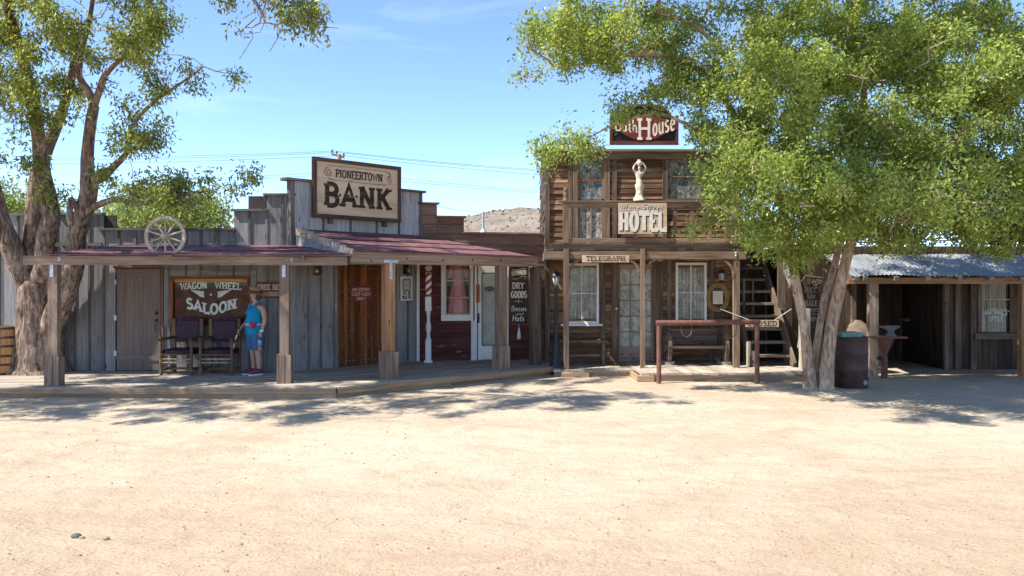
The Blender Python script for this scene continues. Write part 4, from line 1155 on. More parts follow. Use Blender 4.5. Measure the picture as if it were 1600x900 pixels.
# ------------------------------------------------------------------ hotel
BF = -1.32                                                # the balcony front in the hotel's own depth
def build_hotel():
    T = framed('hotel_building', 'two storey brown plank hotel with balcony over its porch', 'building', H)
    q = H.pix; W_ = H.u(1147)
    zt = q(0, 238)[1]
    w1 = H.rect(886, 932, 415, 502); w2 = H.rect(1059, 1100, 414, 500); dr = H.rect(966, 1021, 412, 563); dr = (dr[0], dr[1], DZ, dr[3])
    zt = zt; uw = H.rect(1043, 1097, 241, 311); ud = H.rect(903, 944, 248, 386); ud = (ud[0], ud[1], 2.56, ud[3])
    opens = [w1, w2, dr, uw, ud]
    mb = MB(); boards_h(mb, 0, W_, .02, 2.56, .158, opens, jit=.014, lap=-.11, gap=.010, splits=1.6); boards_h(mb, 0, W_, 2.56, zt, .118, opens, jit=.014, lap=-.13, gap=.010, splits=1.6); part(mb, 'wall', 'hotel', T)
    part(backing('b', T, 0, W_, .02, zt, opens, .05), 'wall_backing', 'interior', T)
    mb = MB(); shell(mb, 0.02, W_, .09, 3.4, .02, zt - .05); part(mb, 'rear_walls', 'hotel_dark', T)
    # ragged shingles down the left side
    mb = MB()
    z = 2.4
    while z < zt - .05:
        for k in range(16):
            y = .02 + k * .21; mb.bar((-.03 - rng.uniform(0, .05), y + .1 + rng.uniform(-.02, .02), z - rng.uniform(0, .06)), (-.02, y + .1, z + .24), .012, rng.uniform(.15, .2))
        z += .19
    for k in range(16): mb.box(-.03, 0, .1 + k * .21, .1 + k * .21 + .2, .05, 2.4, ax=2)
    part(mb, 'side_shingles', 'hotel_dark', T)
    mb = MB(); mb.box(-.05, .05, -.04, -.002, .1, zt, ax=2); mb.box(W_ - .06, W_ + .04, -.04, -.002, .1, zt, ax=2)
    for px in (890.5, 960, 1038): u = H.u(px); mb.box(u - .045, u + .045, -.04, -.002, 2.58, zt - .02, ax=2)
    for px, a in ((960, .07), (1028, .10), (1046, .05), (941, .06), (1112, .06)): u = H.u(px); mb.box(u - a, u + a, -.035, -.002, DZ, 2.42, ax=2)
    parts(mb, 'trim_board', 'hotel_dark', T)
    mb = MB(); mb.box(-.1, W_ + .1, -.14, .2, zt, zt + .05); mb.box(-.03, W_ + .03, -.07, -.002, zt - .16, zt - .004)
    mb.box(H.u(975), H.u(1023), -.05, -.002, q(0, 240)[1], q(0, 236.5)[1]); part(mb, 'cornice', 'hotel_trim', T)
    def sash_window(name, r, rows, cols, mat, cur, fw=.05, sill=True, bw=.018, lab=None):
        mb = MB(); frame_rect(mb, r, fw, -.045, .05, 'lrtb'); wf = part(mb, name, mat, T, lab)
        mb = MB(); u0, u1, z0, z1 = r
        for i in range(1, cols): u = u0 + (u1 - u0) * i / cols; mb.box(u - bw / 2, u + bw / 2, -.012, .02, z0, z1)
        for i in range(1, rows): z = z0 + (z1 - z0) * i / rows; mb.box(u0, u1, -.014, .018, z - bw / 2, z + bw / 2)
        if len(mb.v): part(mb, 'glazing_bar', mat, wf)
        mb = MB(); mb.box(u0, u1, .003, .007, z0, z1); part(mb, 'glass', 'glass', wf)
        mb = MB(); curtain(mb, u0, u1, z0, z1, .07 if cur != 'crackle' else .03, amp=.03 if cur != 'crackle' else .002); part(mb, 'curtain', cur, wf)
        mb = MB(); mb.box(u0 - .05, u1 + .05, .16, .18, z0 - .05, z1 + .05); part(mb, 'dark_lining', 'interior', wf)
        if sill: mb = MB(); mb.box(u0 - .14, u1 + .12, -.10, -.046, z0 - .10, z0 - .055); mb.box(u0 - .1, u1 + .07, -.05, .0, z0 - .10, z0 - .052); part(mb, 'sill', mat, wf)
        return wf
    sash_window('window', w1, 2, 2, 'white', 'lace'); sash_window('window', w2, 2, 2, 'white', 'lace', sill=False)
    sash_window('window', uw, 2, 1, 'hotel_trim', 'crackle', .05, False, .022, 'upper window with peeling crackled panes')
    # balcony door
    u0, u1, z0, z1 = ud; mb = MB(); frame_rect(mb, ud, .12, -.035, .05, 'lrt')
    mb.box(u0, u1, -.0, .04, q(0, 323)[1], q(0, 311)[1]); mb.box(u0, u1, -.001, .04, z1 - .05, z1); mb.box(u0, u0 + .05, 0, .04, z0, z1 - .05); mb.box(u1 - .05, u1, 0, .04, z0, z1 - .05)
    mb.box((u0 + u1) / 2 - .02, (u0 + u1) / 2 + .02, 0, .04, z0, q(0, 323)[1]); mb.box(u0, u1, -.001, .035, z0, z0 + .12)
    d = part(mb, 'balcony_door', 'hotel_trim', T)
    mb = MB(); zm = q(0, 281.5)[1]; mb.box(u0 + .05, u1 - .05, -.004, .03, zm - .014, zm + .014); part(mb, 'glazing_bar', 'bank_door', d)
    mb = MB(); mb.box(u0 + .02, u1 - .02, .03, .036, z0, z1 - .02); part(mb, 'peeling_panel', 'crackle', d)
    mb = MB(); mb.box(u0 + .05, u1 - .05, .008, .012, q(0, 311)[1], z1 - .05); part(mb, 'glass', 'glass', d)
    # front door with lace behind fifteen panes
    u0, u1, z0, z1 = dr; mb = MB(); f = .075; zg0 = q(0, 543)[1]; zg1 = q(0, 421)[1]
    mb.box(u0, u0 + .04, 0, .045, z0 + .01, z1); mb.box(u1 - .04, u1, 0, .045, z0 + .01, z1); mb.box(u0 + .04, u1 - .04, .001, .045, z0 + .01, zg0); mb.box(u0 + .04, u1 - .04, .001, .045, zg1, z1)
    g0, g1 = u0 + .04, u1 - .04
    for i in (1, 2): u = g0 + (g1 - g0) * i / 3; mb.box(u - .012, u + .012, .002, .04, zg0, zg1)
    for i in (1, 2, 3, 4): z = zg0 + (zg1 - zg0) * i / 5; mb.box(g0, g1, .003, .039, z - .011, z + .011)
    d = part(mb, 'front_door', 'post', T)
    mb = MB(); mb.box(g0, g1, .018, .022, zg0, zg1); part(mb, 'glass', 'glass', d)
    mb = MB(); curtain(mb, g0, g1, zg0, zg1, .07, 3, .012); part(mb, 'lace_curtain', 'lace', d)
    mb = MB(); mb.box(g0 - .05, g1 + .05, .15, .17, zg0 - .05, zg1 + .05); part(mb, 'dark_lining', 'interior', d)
    mb = MB(); frame_rect(mb, dr, .10, -.03, .05, 'lr'); part(mb, 'door_frame', 'bank_door', T)
    mb = MB(); mb.lathe([(.025, 0), (.012, .01), (.012, .03), (.03, .045), (.026, .06), (.001, .066)], n=12, M=Matrix.Translation((u0 - .05, -.03, q(0, 482)[1])) @ Matrix.Rotation(R(90), 4, 'X')); part(mb, 'door_knob', 'paper', T)
    # balcony: floor, beams, posts, rail
    bq = lambda px, py: H.pix(px, py, BF)
    ul, ur = bq(850, 0)[0], bq(1166, 0)[0]
    zb0, zb1, zf0, zf1 = bq(0, 405)[1], bq(0, 392.5)[1], bq(0, 391.5)[1], bq(0, 380.5)[1]
    mb = MB(); n = 24; wd = (ur - ul - .1) / n
    for i in range(n): mb.box(ul + .05 + i * wd + .002, ul + .05 + (i + 1) * wd - .002, BF + .03, -.03, zf0, zf0 + .04, ax=1)
    part(mb, 'balcony_floor', 'hotel_dark', T)
    mb = MB(); mb.box(ul, ur, BF, BF + .10, zb0, zb1); mb.box(ul + .02, ul + .10, BF + .10, -.03, zb0, zb1 - .003); mb.box(ur - .10, ur - .02, BF + .10, -.03, zb0, zb1 - .003); b_ = part(mb, 'porch_beam', 'hotel_trim', T)
    mb = MB(); mb.box(bq(862, 0)[0], ur - .05, BF + .03, BF + .08, zf0 + .042, zf1 - .02); mb.box(bq(859, 0)[0], ur - .02, BF - .01, BF + .13, zf1 - .018, zf1 + .008); part(mb, 'balcony_fascia', 'hotel_dark', T)
    mb = MB()
    for i in range(7): x = ul + .35 + i * (ur - ul - .6) / 6; mb.box(x, x + .06, BF + .10, -.03, zb0 + .02, zf0 - .004)
    parts(mb, 'joist', 'hotel_dark', T)
    zr0, zr1 = bq(0, 324)[1], bq(0, 313.5)[1]
    rl, rr_ = bq(877, 0)[0], ur - .12
    mb = MB(); mb.box(rl - .06, rr_ + .04, BF - .03, BF + .10, zr1 - .03, zr1); mb.box(rl + .1, rr_, BF + .012, BF + .055, zr0, zr1 - .032)
    mb.box(rl + .1, rr_, BF + .01, BF + .05, bq(0, 379)[1], bq(0, 372)[1]); part(mb, 'balcony_rail', 'hotel_trim', T)
    mb = MB()
    for px in (994, 1026, 1055, 1082, 1110, 1136): u = bq(px, 0)[0]; mb.box(u - .035, u + .035, BF + .014, BF + .052, bq(0, 372)[1], zr0, ax=2)
    parts(mb, 'baluster', 'hotel_trim', T)
    u = bq(884, 0)[0]
    for uu in (u, ur - .16):
        mb = MB(); mb.box(uu - .055, uu + .055, BF - .02, BF + .09, zf1 + .01, zr1 - .032, ax=2); p = part(mb, 'corner_post', 'hotel_trim', T)
        mb = MB(); mb.lathe([(.06, 0), (.06, .03), (.035, .05), (.05, .10), (.055, .14), (.035, .17), (.05, .2), (.05, .24), (.03, .27), (.001, .28)], (uu, BF + .03, zr1), n=12); part(mb, 'finial', 'hotel_dark', p)
    for px, wv, top in ((884.5, .055, zf0 - .15), (1003.5, .045, zf0 + .0), (1151.5, .06, zb0)):
        uu = bq(px, 0)[0]; z0 = .06 if px < 900 else DZ
        mb = MB(); mb.box(uu - wv, uu + wv, (BF - .075 if px < 1100 else BF + .01), (BF - .003 if px < 1100 else BF + .12), z0, top if px > 1100 else zb1 + .05, ax=2); p = part(mb, 'porch_post', 'hotel_trim', T)
        mb = MB()
        for s in ((1,) if px < 900 else (-1, 1) if px < 1100 else (-1,)):
            c = uu + s * (wv + .30); zc = zb0 - .36
            pts = [(c - s * .30 * math.cos(a), BF + .03, zc + .36 * math.sin(a)) for a in [math.pi / 2 * i / 9 for i in range(10)]]
            for a, b in zip(pts, pts[1:]): mb.bar(a, b, .04, .055)
            mb.box(c - .02, c + s * .07, BF + .011, BF + .049, zb0 - .045, zb0 - .002)
            mb.lathe([(.03, 0), (.03, .036)], n=12, M=Matrix.Translation((uu + s * (wv + .005), BF + .048, zc - .01)) @ Matrix.Rotation(R(90), 4, 'X'))
        part(mb, 'curved_bracket', 'hotel_trim', p)
    mb = MB()
    for du, dz_ in ((.3, .06), (.31, -.02)): mb.lathe([(.026, 0), (.022, .015), (.001, .018)], n=10, M=Matrix.Translation((bq(1150, 0)[0] + .0 * du, BF, (zb0 + zb1) / 2 + dz_ * .7)) @ Matrix.Rotation(R(90), 4, 'X'))
    parts(mb, 'bolt', 'steel', T)
build_hotel()

T, r, y = flat_sign(H, 'hotel_sign', 'square tan board lettered HOTEL hanging on the balcony rail', 966, 1042, 317, 365.5, BF - .06, 'sign_tan')
w_ = r[1] - r[0]; h_ = r[3] - r[2]; X = lambda f: r[0] + w_ * f; Z = lambda f: r[2] + h_ * f
mb = MB(); text(mb, 'HOTEL', X(.045), X(.985), Z(.09), Z(.67), y + .001, .27, .85, gap=.17); text(mb, 'Mane', X(.05), X(.44), Z(.785), Z(.935), y + .001, .17, 0, slant=.2); text(mb, 'Street', X(.49), X(.91), Z(.785), Z(.955), y + .001, .16, 0, slant=.25); part(mb, 'letter_shadow', 'dark_letter', T)
mb = MB(); text(mb, 'HOTEL', X(.025), X(.965), Z(.12), Z(.70), y - .004, .22, .8, gap=.19)
text(mb, 'Mane', X(.04), X(.43), Z(.80), Z(.95), y, .15, 0, slant=.2); text(mb, 'Street', X(.48), X(.90), Z(.80), Z(.97), y, .14, 0, slant=.25)
stroke(mb, [(X(.03), Z(.79)), (X(.2), Z(.775)), (X(.45), Z(.79))], .008, y); stroke(mb, [(X(.6), Z(.93)), (X(.8), Z(.955)), (X(.96), Z(.93)), (X(.9), Z(.84))], .008, y - .002)
part(mb, 'lettering', 'aged_letter', T)
T, r, y = flat_sign(H, 'telegraph_sign', 'narrow tan board lettered TELEGRAPH under the balcony beam', 909.5, 983, 398.5, 410, BF - .10, 'sign_tan')
w_ = r[1] - r[0]; h_ = r[3] - r[2]; mb = MB(); text(mb, 'TELEGRAPH', r[0] + w_ * .09, r[1] - w_ * .09, r[2] + h_ * .2, r[2] + h_ * .82, y, .17, 1.1); part(mb, 'lettering', 'dark_letter', T)

# bath house sign on the roof line
def build_bath_sign():
    v = -.05; q = lambda px, py: H.pix(px, py, v)
    T = framed('bath_house_sign', 'dark red arched sign lettered Bath House on the hotel roof', 'sign', H)
    u0, zb = q(953, 226); u1, zt = q(1060, 182); um = (u0 + u1) / 2; wd = u1 - u0
    mb = MB()
    poly = [(u0, zb), (u1, zb), (u1, zt)] + [(um + wd * .36 * math.cos(a), zt + .01 + .22 * math.sin(a)) for a in [math.pi * i / 14 for i in range(15)]] + [(u0, zt)]
    mb.prism(poly, v + .02, v + .06); part(mb, 'backboard', 'black', T)
    mb = MB(); mb.box(u0, u1, v - .015, v + .019, zb, zb + .08); mb.box(u1 - .06, u1, v - .014, v + .018, zb + .08, zt + .02); mb.box(u0, u0 + .06, v - .014, v + .018, zb + .08, zt + .02)
    top = [(um + wd * .37 * math.cos(a), zt + .03 + .22 * math.sin(a)) for a in [math.pi * i / 14 for i in range(15)]]
    for a, b in zip(top, top[1:]): mb.bar((a[0], v + .02, a[1]), (b[0], v + .02, b[1]), .09, .045)
    part(mb, 'frame', 'red', T)
    X = lambda f: u0 + wd * f; hh = zt - zb; Z = lambda f: zb + hh * f
    n = 40; lo = []; hi = []
    for i in range(n + 1):
        f = i / n; lo.append((X(f), Z(.16 + .38 * (.5 + .5 * math.cos(2 * math.pi * (f))) ** 1.4 + .0))); hi.append((X(f), Z(.80 + .24 * math.sin(math.pi * f) ** 2 )))
    mb = MB()
    for i in range(n): mb.prism([lo[i], lo[i + 1], hi[i + 1], hi[i]], v - .02, v + .0, r=.5)
    part(mb, 'scroll_panel', 'sign_red', T)
    mb = MB(); y = v - .025
    text(mb, 'Bath', X(.07), X(.40), Z(.42), Z(.86), y, .105, 0, slant=-.05, base=lambda f: .09 * (1 - f) * hh)
    text(mb, 'H', X(.40), X(.60), Z(.17), Z(.93), y - .002, .12, .7)
    text(mb, 'ouse', X(.62), X(.95), Z(.30), Z(1.02), y, .085, 0, base=lambda f: .22 * f * hh)
    part(mb, 'lettering', 'cream', T)
build_bath_sign()

# stairs beside the hotel
def build_stairs():
    T = thing('outdoor_staircase', 'steep weathered plank stairs climbing beside the hotel', 'staircase', (4.95, 16.75, 0))
    x0, x1 = 0.0, .90; n = 9
    mb = MB()
    for i in range(n):
        z = .385 + i * .268; yy = i * .25
        mb.box(x0 + .05, x1 - .02, yy, yy + .28, z - .055, z, ax=0)
    parts(mb, 'tread', 'post', T)
    mb = MB()
    for x in (x0 + .02, x1): mb.bar((x, -.16, .16), (x, 8.2 * .25 + .2, 2.72), .05, .24)
    parts(mb, 'stringer', 'hotel_dark', T)
    mb = MB(); mb.box(x0 - .05, x0 + .02, -.12, -.02, DZ, .66, ax=2); mb.box(x0 + .025, x0 + .12, -.2, -.12, DZ, .48, ax=2); mb.box(x1 + .0, x1 + .17, -.6, -.42, -.02, 1.37, ax=2); mb.box(x1 + .20, x1 + .27, -.35, -.28, DZ, 1.35, ax=2); parts(mb, 'newel_post', 'deck', T)
    mb = MB(); mb.bar((x1 + .08, -.45, 1.32), (x1 - .02, 1.9, 3.6), .05, .20); mb.bar((x1 + .05, -.30, .55), (x1 + .10, -.5, 1.3), .04, .12); part(mb, 'handrail', 'grey', T)
    mb = MB(); mb.box(x1 - .10, x1 + .03, .55, .60, 1.35, 2.9, ax=2); mb.box(x1 + .03, x1 + .1, .7, .75, 1.3, 2.9, ax=2); part(mb, 'upright_board', 'hotel_dark', T)
    mb = MB()
    for i in range(9): mb.box(.0 + i * .13, .125 + i * .13, 2.5, 2.53, 0, 3.4, ax=2)
    for i in (1, 3, 6): mb.box(.05 + i * .13, .09 + i * .13, .9 + .1 * i, .94 + .1 * i, .1, 2.0, ax=2)
    part(mb, 'back_boards', 'hotel_dark', T)
build_stairs()
def build_closed():
    Yp = 16.15; a = at(1165, 511, Yp); b = at(1217, 500, Yp)
    T = thing('closed_sign', 'small CLOSED sign hung from ropes across the stairs', 'sign', (a.x, Yp, a.z)); w_ = b.x - a.x; h_ = b.z - a.z
    mb = MB(); mb.box(0, w_, 0, .02, 0, h_); part(mb, 'board', 'sign_tan', T)
    mb = MB(); text(mb, 'CLOSED', w_ * .06, w_ * .94, h_ * .18, h_ * .82, -.003, .17, .8); part(mb, 'lettering', 'dark_letter', T)
    mb = MB(); l_ = at(1127, 483, Yp) - a; r_ = at(1238, 483, Yp) - a
    mb.tube([(w_ * .12, .01, h_), (l_.x, .1, l_.z)], .007, 5); mb.tube([(w_ * .88, .01, h_), (r_.x, .05, r_.z)], .007, 5); parts(mb, 'rope', 'rope', T)
build_closed()

# lantern and round ornate plaque on the hotel wall
def hotel_lantern():
    u, z = H.pix(1125, 440); p = H.world(u, -.04); k = p.y / FPX
    T = thing('wall_lantern', 'black peaked wall lantern above the ornate oval plaque', 'lantern', (p.x, 17.66, z), 0, 'lanterns on the plank walls')
    h = 21 * k
    mb = MB(); mb.box(-.03, .03, -.02, -.001, .0, h * .8); mb.lathe([(.03, .0), (.06, .03)], (0, -.1, 0), n=4); mb.lathe([(.10, h * .62), (.05, h * .85), (.012, h * .92), (.012, h), (.001, h)], (0, -.1, 0), n=6, smooth=False)
    for a in range(4): x = .06 * math.cos(a * 1.571 + .785); y = -.1 + .06 * math.sin(a * 1.571 + .785); mb.tube([(x, y, .03), (x * 1.3, -.1 + (y + .1) * 1.3, h * .62)], .007, 4)
    part(mb, 'lantern_frame', 'iron', T)
    mb = MB(); mb.lathe([(.05, .03), (.065, h * .61)], (0, -.1, 0), n=4, smooth=False); part(mb, 'lamp_glass', 'glass_lamp', T)
hotel_lantern()
def plaque():
    u, z = H.pix(1121.5, 465, -.05); p = H.world(u, -.05); k = p.y / FPX
    T = thing('oval_plaque', 'printed notice in an ornate gilt oval frame on the hotel wall', 'plaque', (p.x, p.y, z), 0)
    rx, rz = 16 * k, 20.5 * k
    mb = MB(); n = 26
    for i in range(n):
        a = 2 * math.pi * i / n
        c = (rx * math.cos(a), 0, rz * math.sin(a)); m = [(c[0] + .026 * math.cos(t), 0, c[2] + .026 * math.sin(t)) for t in [2 * math.pi * j / 8 for j in range(9)]]
        mb.tube(m, .010, 5, cap=False)
        c = ((rx - .05) * math.cos(a), 0, (rz - .05) * math.sin(a)); b_ = 2 * math.pi * (i + 1) / n
        mb.tube([c, ((rx - .05) * math.cos(b_), 0, (rz - .05) * math.sin(b_))], .011, 5)
    part(mb, 'gilt_frame', 'gilt', T)
    mb = MB(); a, b = 9.2 * k, 11.5 * k; mb.box(-a, a, -.008, .01, -b, b); part(mb, 'backing_board', 'sign_frame', T)
    mb = MB(); mb.box(-a + .02, a - .02, -.012, -.009, -b + .02, b - .02); part(mb, 'notice', 'paper', T)
    mb = MB()
    for i in range(5): stroke(mb, [(-a * .6, b * (.55 - i * .25)), (a * .6, b * (.55 - i * .25))], .008, -.014)
    part(mb, 'printed_lines', 'chalk', T)
plaque()

def lamp_post():
    p = at(869, 575.5, 16.75)
    T = thing('lamp_post', 'short black lamp post with fluted base in front of the hotel corner', 'lamp post', (p.x, 16.75, .12))
    k = 16.75 / FPX; z = lambda py: (576 - py) * k
    mb = MB(); mb.box(-.14, .14, -.14, .14, 0, .05); mb.lathe([(.13, .05), (.12, .1), (.09, .22), (.085, z(548)), (.06, z(541)), (.065, z(538)), (.045, z(535)), (.042, z(500)), (.05, z(497)), (.04, z(494)), (.034, z(452)), (.05, z(450)), (.03, z(447))], n=14); part(mb, 'shaft', 'iron', T)
    mb = MB(); mb.lathe([(.03, z(447)), (.055, z(445)), (.085, z(434)), (.001, z(434) + .001)], n=8); part(mb, 'lamp_glass', 'glass_lamp', T)
    mb = MB(); mb.lathe([(.105, z(434)), (.10, z(432)), (.05, z(427)), (.015, z(426)), (.015, z(423)), (.001, z(422))], n=12)
    for a in range(6): t = a * 1.047; mb.tube([(.055 * math.cos(t), .055 * math.sin(t), z(446)), (.09 * math.cos(t), .09 * math.sin(t), z(434))], .007, 4)
    part(mb, 'cap', 'iron', T)
lamp_post()

def plank_bench():
    Yp = 17.3; a = at(876, 568, Yp); b = at(948, 568, Yp); k = Yp / FPX; wd = b.x - a.x
    T = thing('plank_bench', 'simple brown plank bench under the hotel window behind the lamp post', 'bench', (a.x, Yp, DZ - .03))
    hz = (568 - 529) * k
    mb = MB(); mb.box(-.04, wd, -.2, .2, hz - .045, hz, ax=0); part(mb, 'seat', 'hotel_trim', T)
    for x in (.05, wd - .12):
        mb = MB(); mb.box(x, x + .06, -.14, .14, 0, hz - .047, ax=2); part(mb, 'leg', 'hotel_trim', T)
    mb = MB(); mb.bar((wd - .10, 0, hz * .72), (wd - .03, 0, hz - .05), .2, .04); mb.box(.11, wd - .12, .05, .09, hz * .32, hz * .42, ax=0); part(mb, 'stretcher', 'post', T)
plank_bench()

def wheel_bench():
    Yp = 17.15; a = at(1038, 567, Yp); b = at(1134, 567, Yp); k = Yp / FPX; wd = b.x - a.x
    T = thing('wagon_wheel_bench', 'wooden bench with half wagon wheel ends beside the hotel door', 'bench', (a.x, Yp, DZ))
    mb = MB(); mb.box(.1, wd - .08, -.26, .12, .355, .405, ax=0); part(mb, 'seat', 'post', T)
    mb = MB(); Mx = Matrix.Translation((0, .15, .42)) @ Matrix.Rotation(R(-12), 4, 'X'); mb.box(.12, wd - .14, 0, .06, 0, .17, M=Mx, ax=0); mb.box(.12, wd - .14, 0, .06, .175, .34, M=Mx, ax=0); part(mb, 'backrest', 'hotel_dark', T)
    for x in (.06, wd - .06):
        mb = MB(); c = (x, -.04, .37); rr = .33
        pts = [(x, c[1] + rr * math.cos(t), c[2] + rr * math.sin(t)) for t in [2 * math.pi * i / 24 for i in range(24)]]
        for p_, q_ in zip(pts, pts[1:] + pts[:1]): mb.bar(p_, q_, .07, .06)
        mb.lathe([(.06, -.06), (.07, 0), (.06, .06)], n=12, M=Matrix.Translation(c) @ Matrix.Rotation(R(90), 4, 'Y'))
        for i in range(8): t = math.pi * i / 4 + .2; mb.bar((x, c[1] + .05 * math.cos(t), c[2] + .05 * math.sin(t)), (x, c[1] + .31 * math.cos(t), c[2] + .31 * math.sin(t)), .035, .035)
        part(mb, 'wheel_end', 'hotel_dark', T)
        mb = MB(); mb.box(x - .09, x + .11, -.25, .15, .0, .075); part(mb, 'foot_block', 'deck', T)
wheel_bench()

def hitching_rail():
    Yp = 15.12; a = at(1029.5, 598, Yp); b = at(1183, 598, Yp); k = Yp / FPX; wd = b.x - a.x; h = 93.5 * k
    T = thing('hitching_rail', 'rusty pipe hitching rail standing in front of the hotel steps', 'hitching rail', (a.x, Yp, -.03))
    for x in (0, wd):
        mb = MB(); mb.tube([(x, 0, 0), (x, 0, h + .0)], .044, 14); part(mb, 'post', 'rust', T)
    mb = MB(); mb.tube([(-.05, 0, h + .03), (wd * .5, 0, h + .035), (wd + .05, 0, h + .05)], .049, 14); part(mb, 'rail', 'rust', T)
    for x in (43 * k, 113 * k):
        mb = MB(); mb.tube([(x - .10, 0, h), (x - .10, -.01, h - .12), (x - .07, -.02, h - .2), (x, -.02, h - .24), (x + .07, -.02, h - .2), (x + .10, -.01, h - .12), (x + .10, 0, h)], .009, 6); part(mb, 'tie_ring', 'rust', T)
hitching_rail()

# ------------------------------------------------------------------ barn at the right
def build_barn():
    T = framed('livery_barn', 'dark plank barn with open bay and low corrugated tin porch roof', 'building', L)
    q = L.pix
    uA = L.u(1333); uB = L.u(1478); uE = L.u(1760)
    win = L.rect(1532, 1577, 440, 519); win = (win[0], win[1], win[2], 1.98)
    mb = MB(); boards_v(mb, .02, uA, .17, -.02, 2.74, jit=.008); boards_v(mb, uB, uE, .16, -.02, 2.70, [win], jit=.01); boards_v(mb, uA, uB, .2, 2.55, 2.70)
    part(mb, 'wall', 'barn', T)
    mb = MB(); part(backing('b', T, 0.02, uA, -.02, 2.73, [], .04), 'wall_backing', 'interior', T); part(backing('b', T, uB, uE, -.02, 2.69, [win], .04), 'wall_backing', 'interior', T)
    # open bay: side walls, back wall, ceiling
    mb = MB(); boards_v(mb, uA - .1, uB + .1, .19, -.02, 2.6, y=2.0, jit=.01); 
    mb.box(uA - .05, uA - .01, .07, 2.0, -.02, 2.6); mb.box(uB + .01, uB + .05, .07, 2.0, -.02, 2.6); mb.box(uA - .1, uB + .1, .05, 2.05, 2.6, 2.64)
    part(mb, 'bay_lining', 'barn', T)
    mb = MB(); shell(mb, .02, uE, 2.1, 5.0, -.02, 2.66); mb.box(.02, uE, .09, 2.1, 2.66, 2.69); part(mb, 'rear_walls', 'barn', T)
    mb = MB()
    for px in (1495.5, 1520): u = L.u(px); mb.box(u - .06, u + .06, -.05, -.003, -.02, 2.0, ax=2)
    mb.box(uA - .05, uA + .05, -.05, .05, -.02, 2.55, ax=2); mb.box(uB - .05, uB + .05, -.05, .05, -.02, 2.55, ax=2); parts(mb, 'upright', 'hotel_dark', T)
    # bars and shelf inside the bay
    u0, z0 = q(1404, 501, 1.9); u1, z1 = q(1464, 495, 1.9); mb = MB(); mb.box(u0, u1, 1.6, 1.98, z0, z0 + .06, ax=0); mb.box(u0 + .2, u0 + .25, 1.7, 1.98, z0 - .3, z0); part(mb, 'shelf', 'hotel_trim', T)
    mb = MB()
    for i in range(7): u = L.u(1437 + i * 4.6, 1.9); mb.box(u - .012, u + .012, 1.93, 1.96, 1.35, 2.15, ax=2)
    part(mb, 'bars', 'hotel_dark', T)
    # window with lettering
    mb = MB(); frame_rect(mb, win, .07, -.04, .05, 'lrt'); wf = part(mb, 'window', 'hotel_trim', T)
    mb = MB(); mb.box(win[0] - .18, win[1] + .18, -.12, -.002, win[2] - .15, win[2] - .01); part(mb, 'sill', 'hotel_dark', wf)
    mb = MB(); u0, u1, z0, z1 = win
    for i in (1, 2): u = u0 + (u1 - u0) * i / 3; mb.box(u - .012, u + .012, -.01, .02, z0 + .46, z1)
    for zz in (z0 + .46, z0 + .72): mb.box(u0, u1, -.011, .019, zz - .012, zz + .012)
    part(mb, 'glazing_bar', 'sign_tan', wf)
    mb = MB(); mb.box(u0, u1, .004, .008, z0, z1); part(mb, 'glass', 'glass', wf)
    mb = MB(); curtain(mb, u0 + .18, u1, z0, z1, .10, 6, .025); curtain(mb, u0, u0 + .16, z0, z1 - .1, .09, 2, .01); part(mb, 'curtain', 'pale_curtain', wf)
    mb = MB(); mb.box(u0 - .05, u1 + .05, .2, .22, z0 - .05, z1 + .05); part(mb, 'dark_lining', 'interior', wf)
    mb = MB(); r_ = L.rect(1541, 1571, 483.5, 492.5); text(mb, "MARSHAL'S", r_[0] - .08, r_[1] + .03, r_[2], r_[3], .0, .16, .8, arch=.02); r_ = L.rect(1547, 1567, 494, 502); text(mb, 'OFFICE', r_[0] - .02, r_[1], r_[2], r_[3], .0, .16, .8); part(mb, 'lettering', 'aged_letter', wf)
    # chalked writing on the plank wall
    mb = MB(); y = -.016
    r_ = L.rect(1257, 1277, 449, 457); text(mb, 'HAY,', r_[0], r_[1], r_[2], r_[3], y, .14, 1)
    r_ = L.rect(1260, 1274, 459.5, 467); text(mb, '50\u00a2', r_[0], r_[1], r_[2], r_[3], y, .14, 0)
    r_ = L.rect(1257, 1277, 470, 477.5); text(mb, 'BALE', r_[0], r_[1], r_[2], r_[3], y, .14, 1)
    r_ = L.rect(1250, 1280, 482, 486); text(mb, 'WASHED', r_[0], r_[1], r_[2], r_[3], y, .16, .6)
    r_ = L.rect(1252, 1280, 496, 501); text(mb, 'OWNERS', r_[0], r_[1], r_[2], r_[3], y, .16, .6)
    a = L.rect(1250, 1285, 430, 445)
    stroke(mb, [(a[0], a[2] + .05), (a[0] + .12, a[3]), (a[0] + .3, a[3] - .03), (a[1], a[3] - .05)], .012, y); scroll(mb, a[1] - .18, a[2] + .05, .08, 1.4, y - .001, .010, 60, -1); scroll(mb, a[1] - .06, a[2] + .08, .06, 1.3, y - .001, .010, 120, 1)
    a = L.rect(1252, 1282, 490, 490.8); stroke(mb, [(a[0], a[2]), (a[1], a[2])], .008, y)
    part(mb, 'wall_lettering', 'chalk', T)
    # hanging bit of tack on the wall
    u, z = q(1475, 470, -.06); mb = MB(); mb.tube([(u, -.06, z + .1), (u + .02, -.08, z), (u + .05, -.06, z - .08)], [.02, .045, .02], 8); mb.tube([(u, -.05, z + .1), (u - .01, -.04, z + .18)], .01, 5); part(mb, 'hanging_gourd', 'burlap', T)
    # porch roof
    vf = -1.45; zf = L.pix(1400, 431, vf)[1]; zb = 2.62; vb = .30
    uL = L.u(1331, vf)
    mb = MB(); pitch = .085; nseg = int((uE - uL) / pitch * 6); vs = []; fs = []; uvs = []
    rows = 9
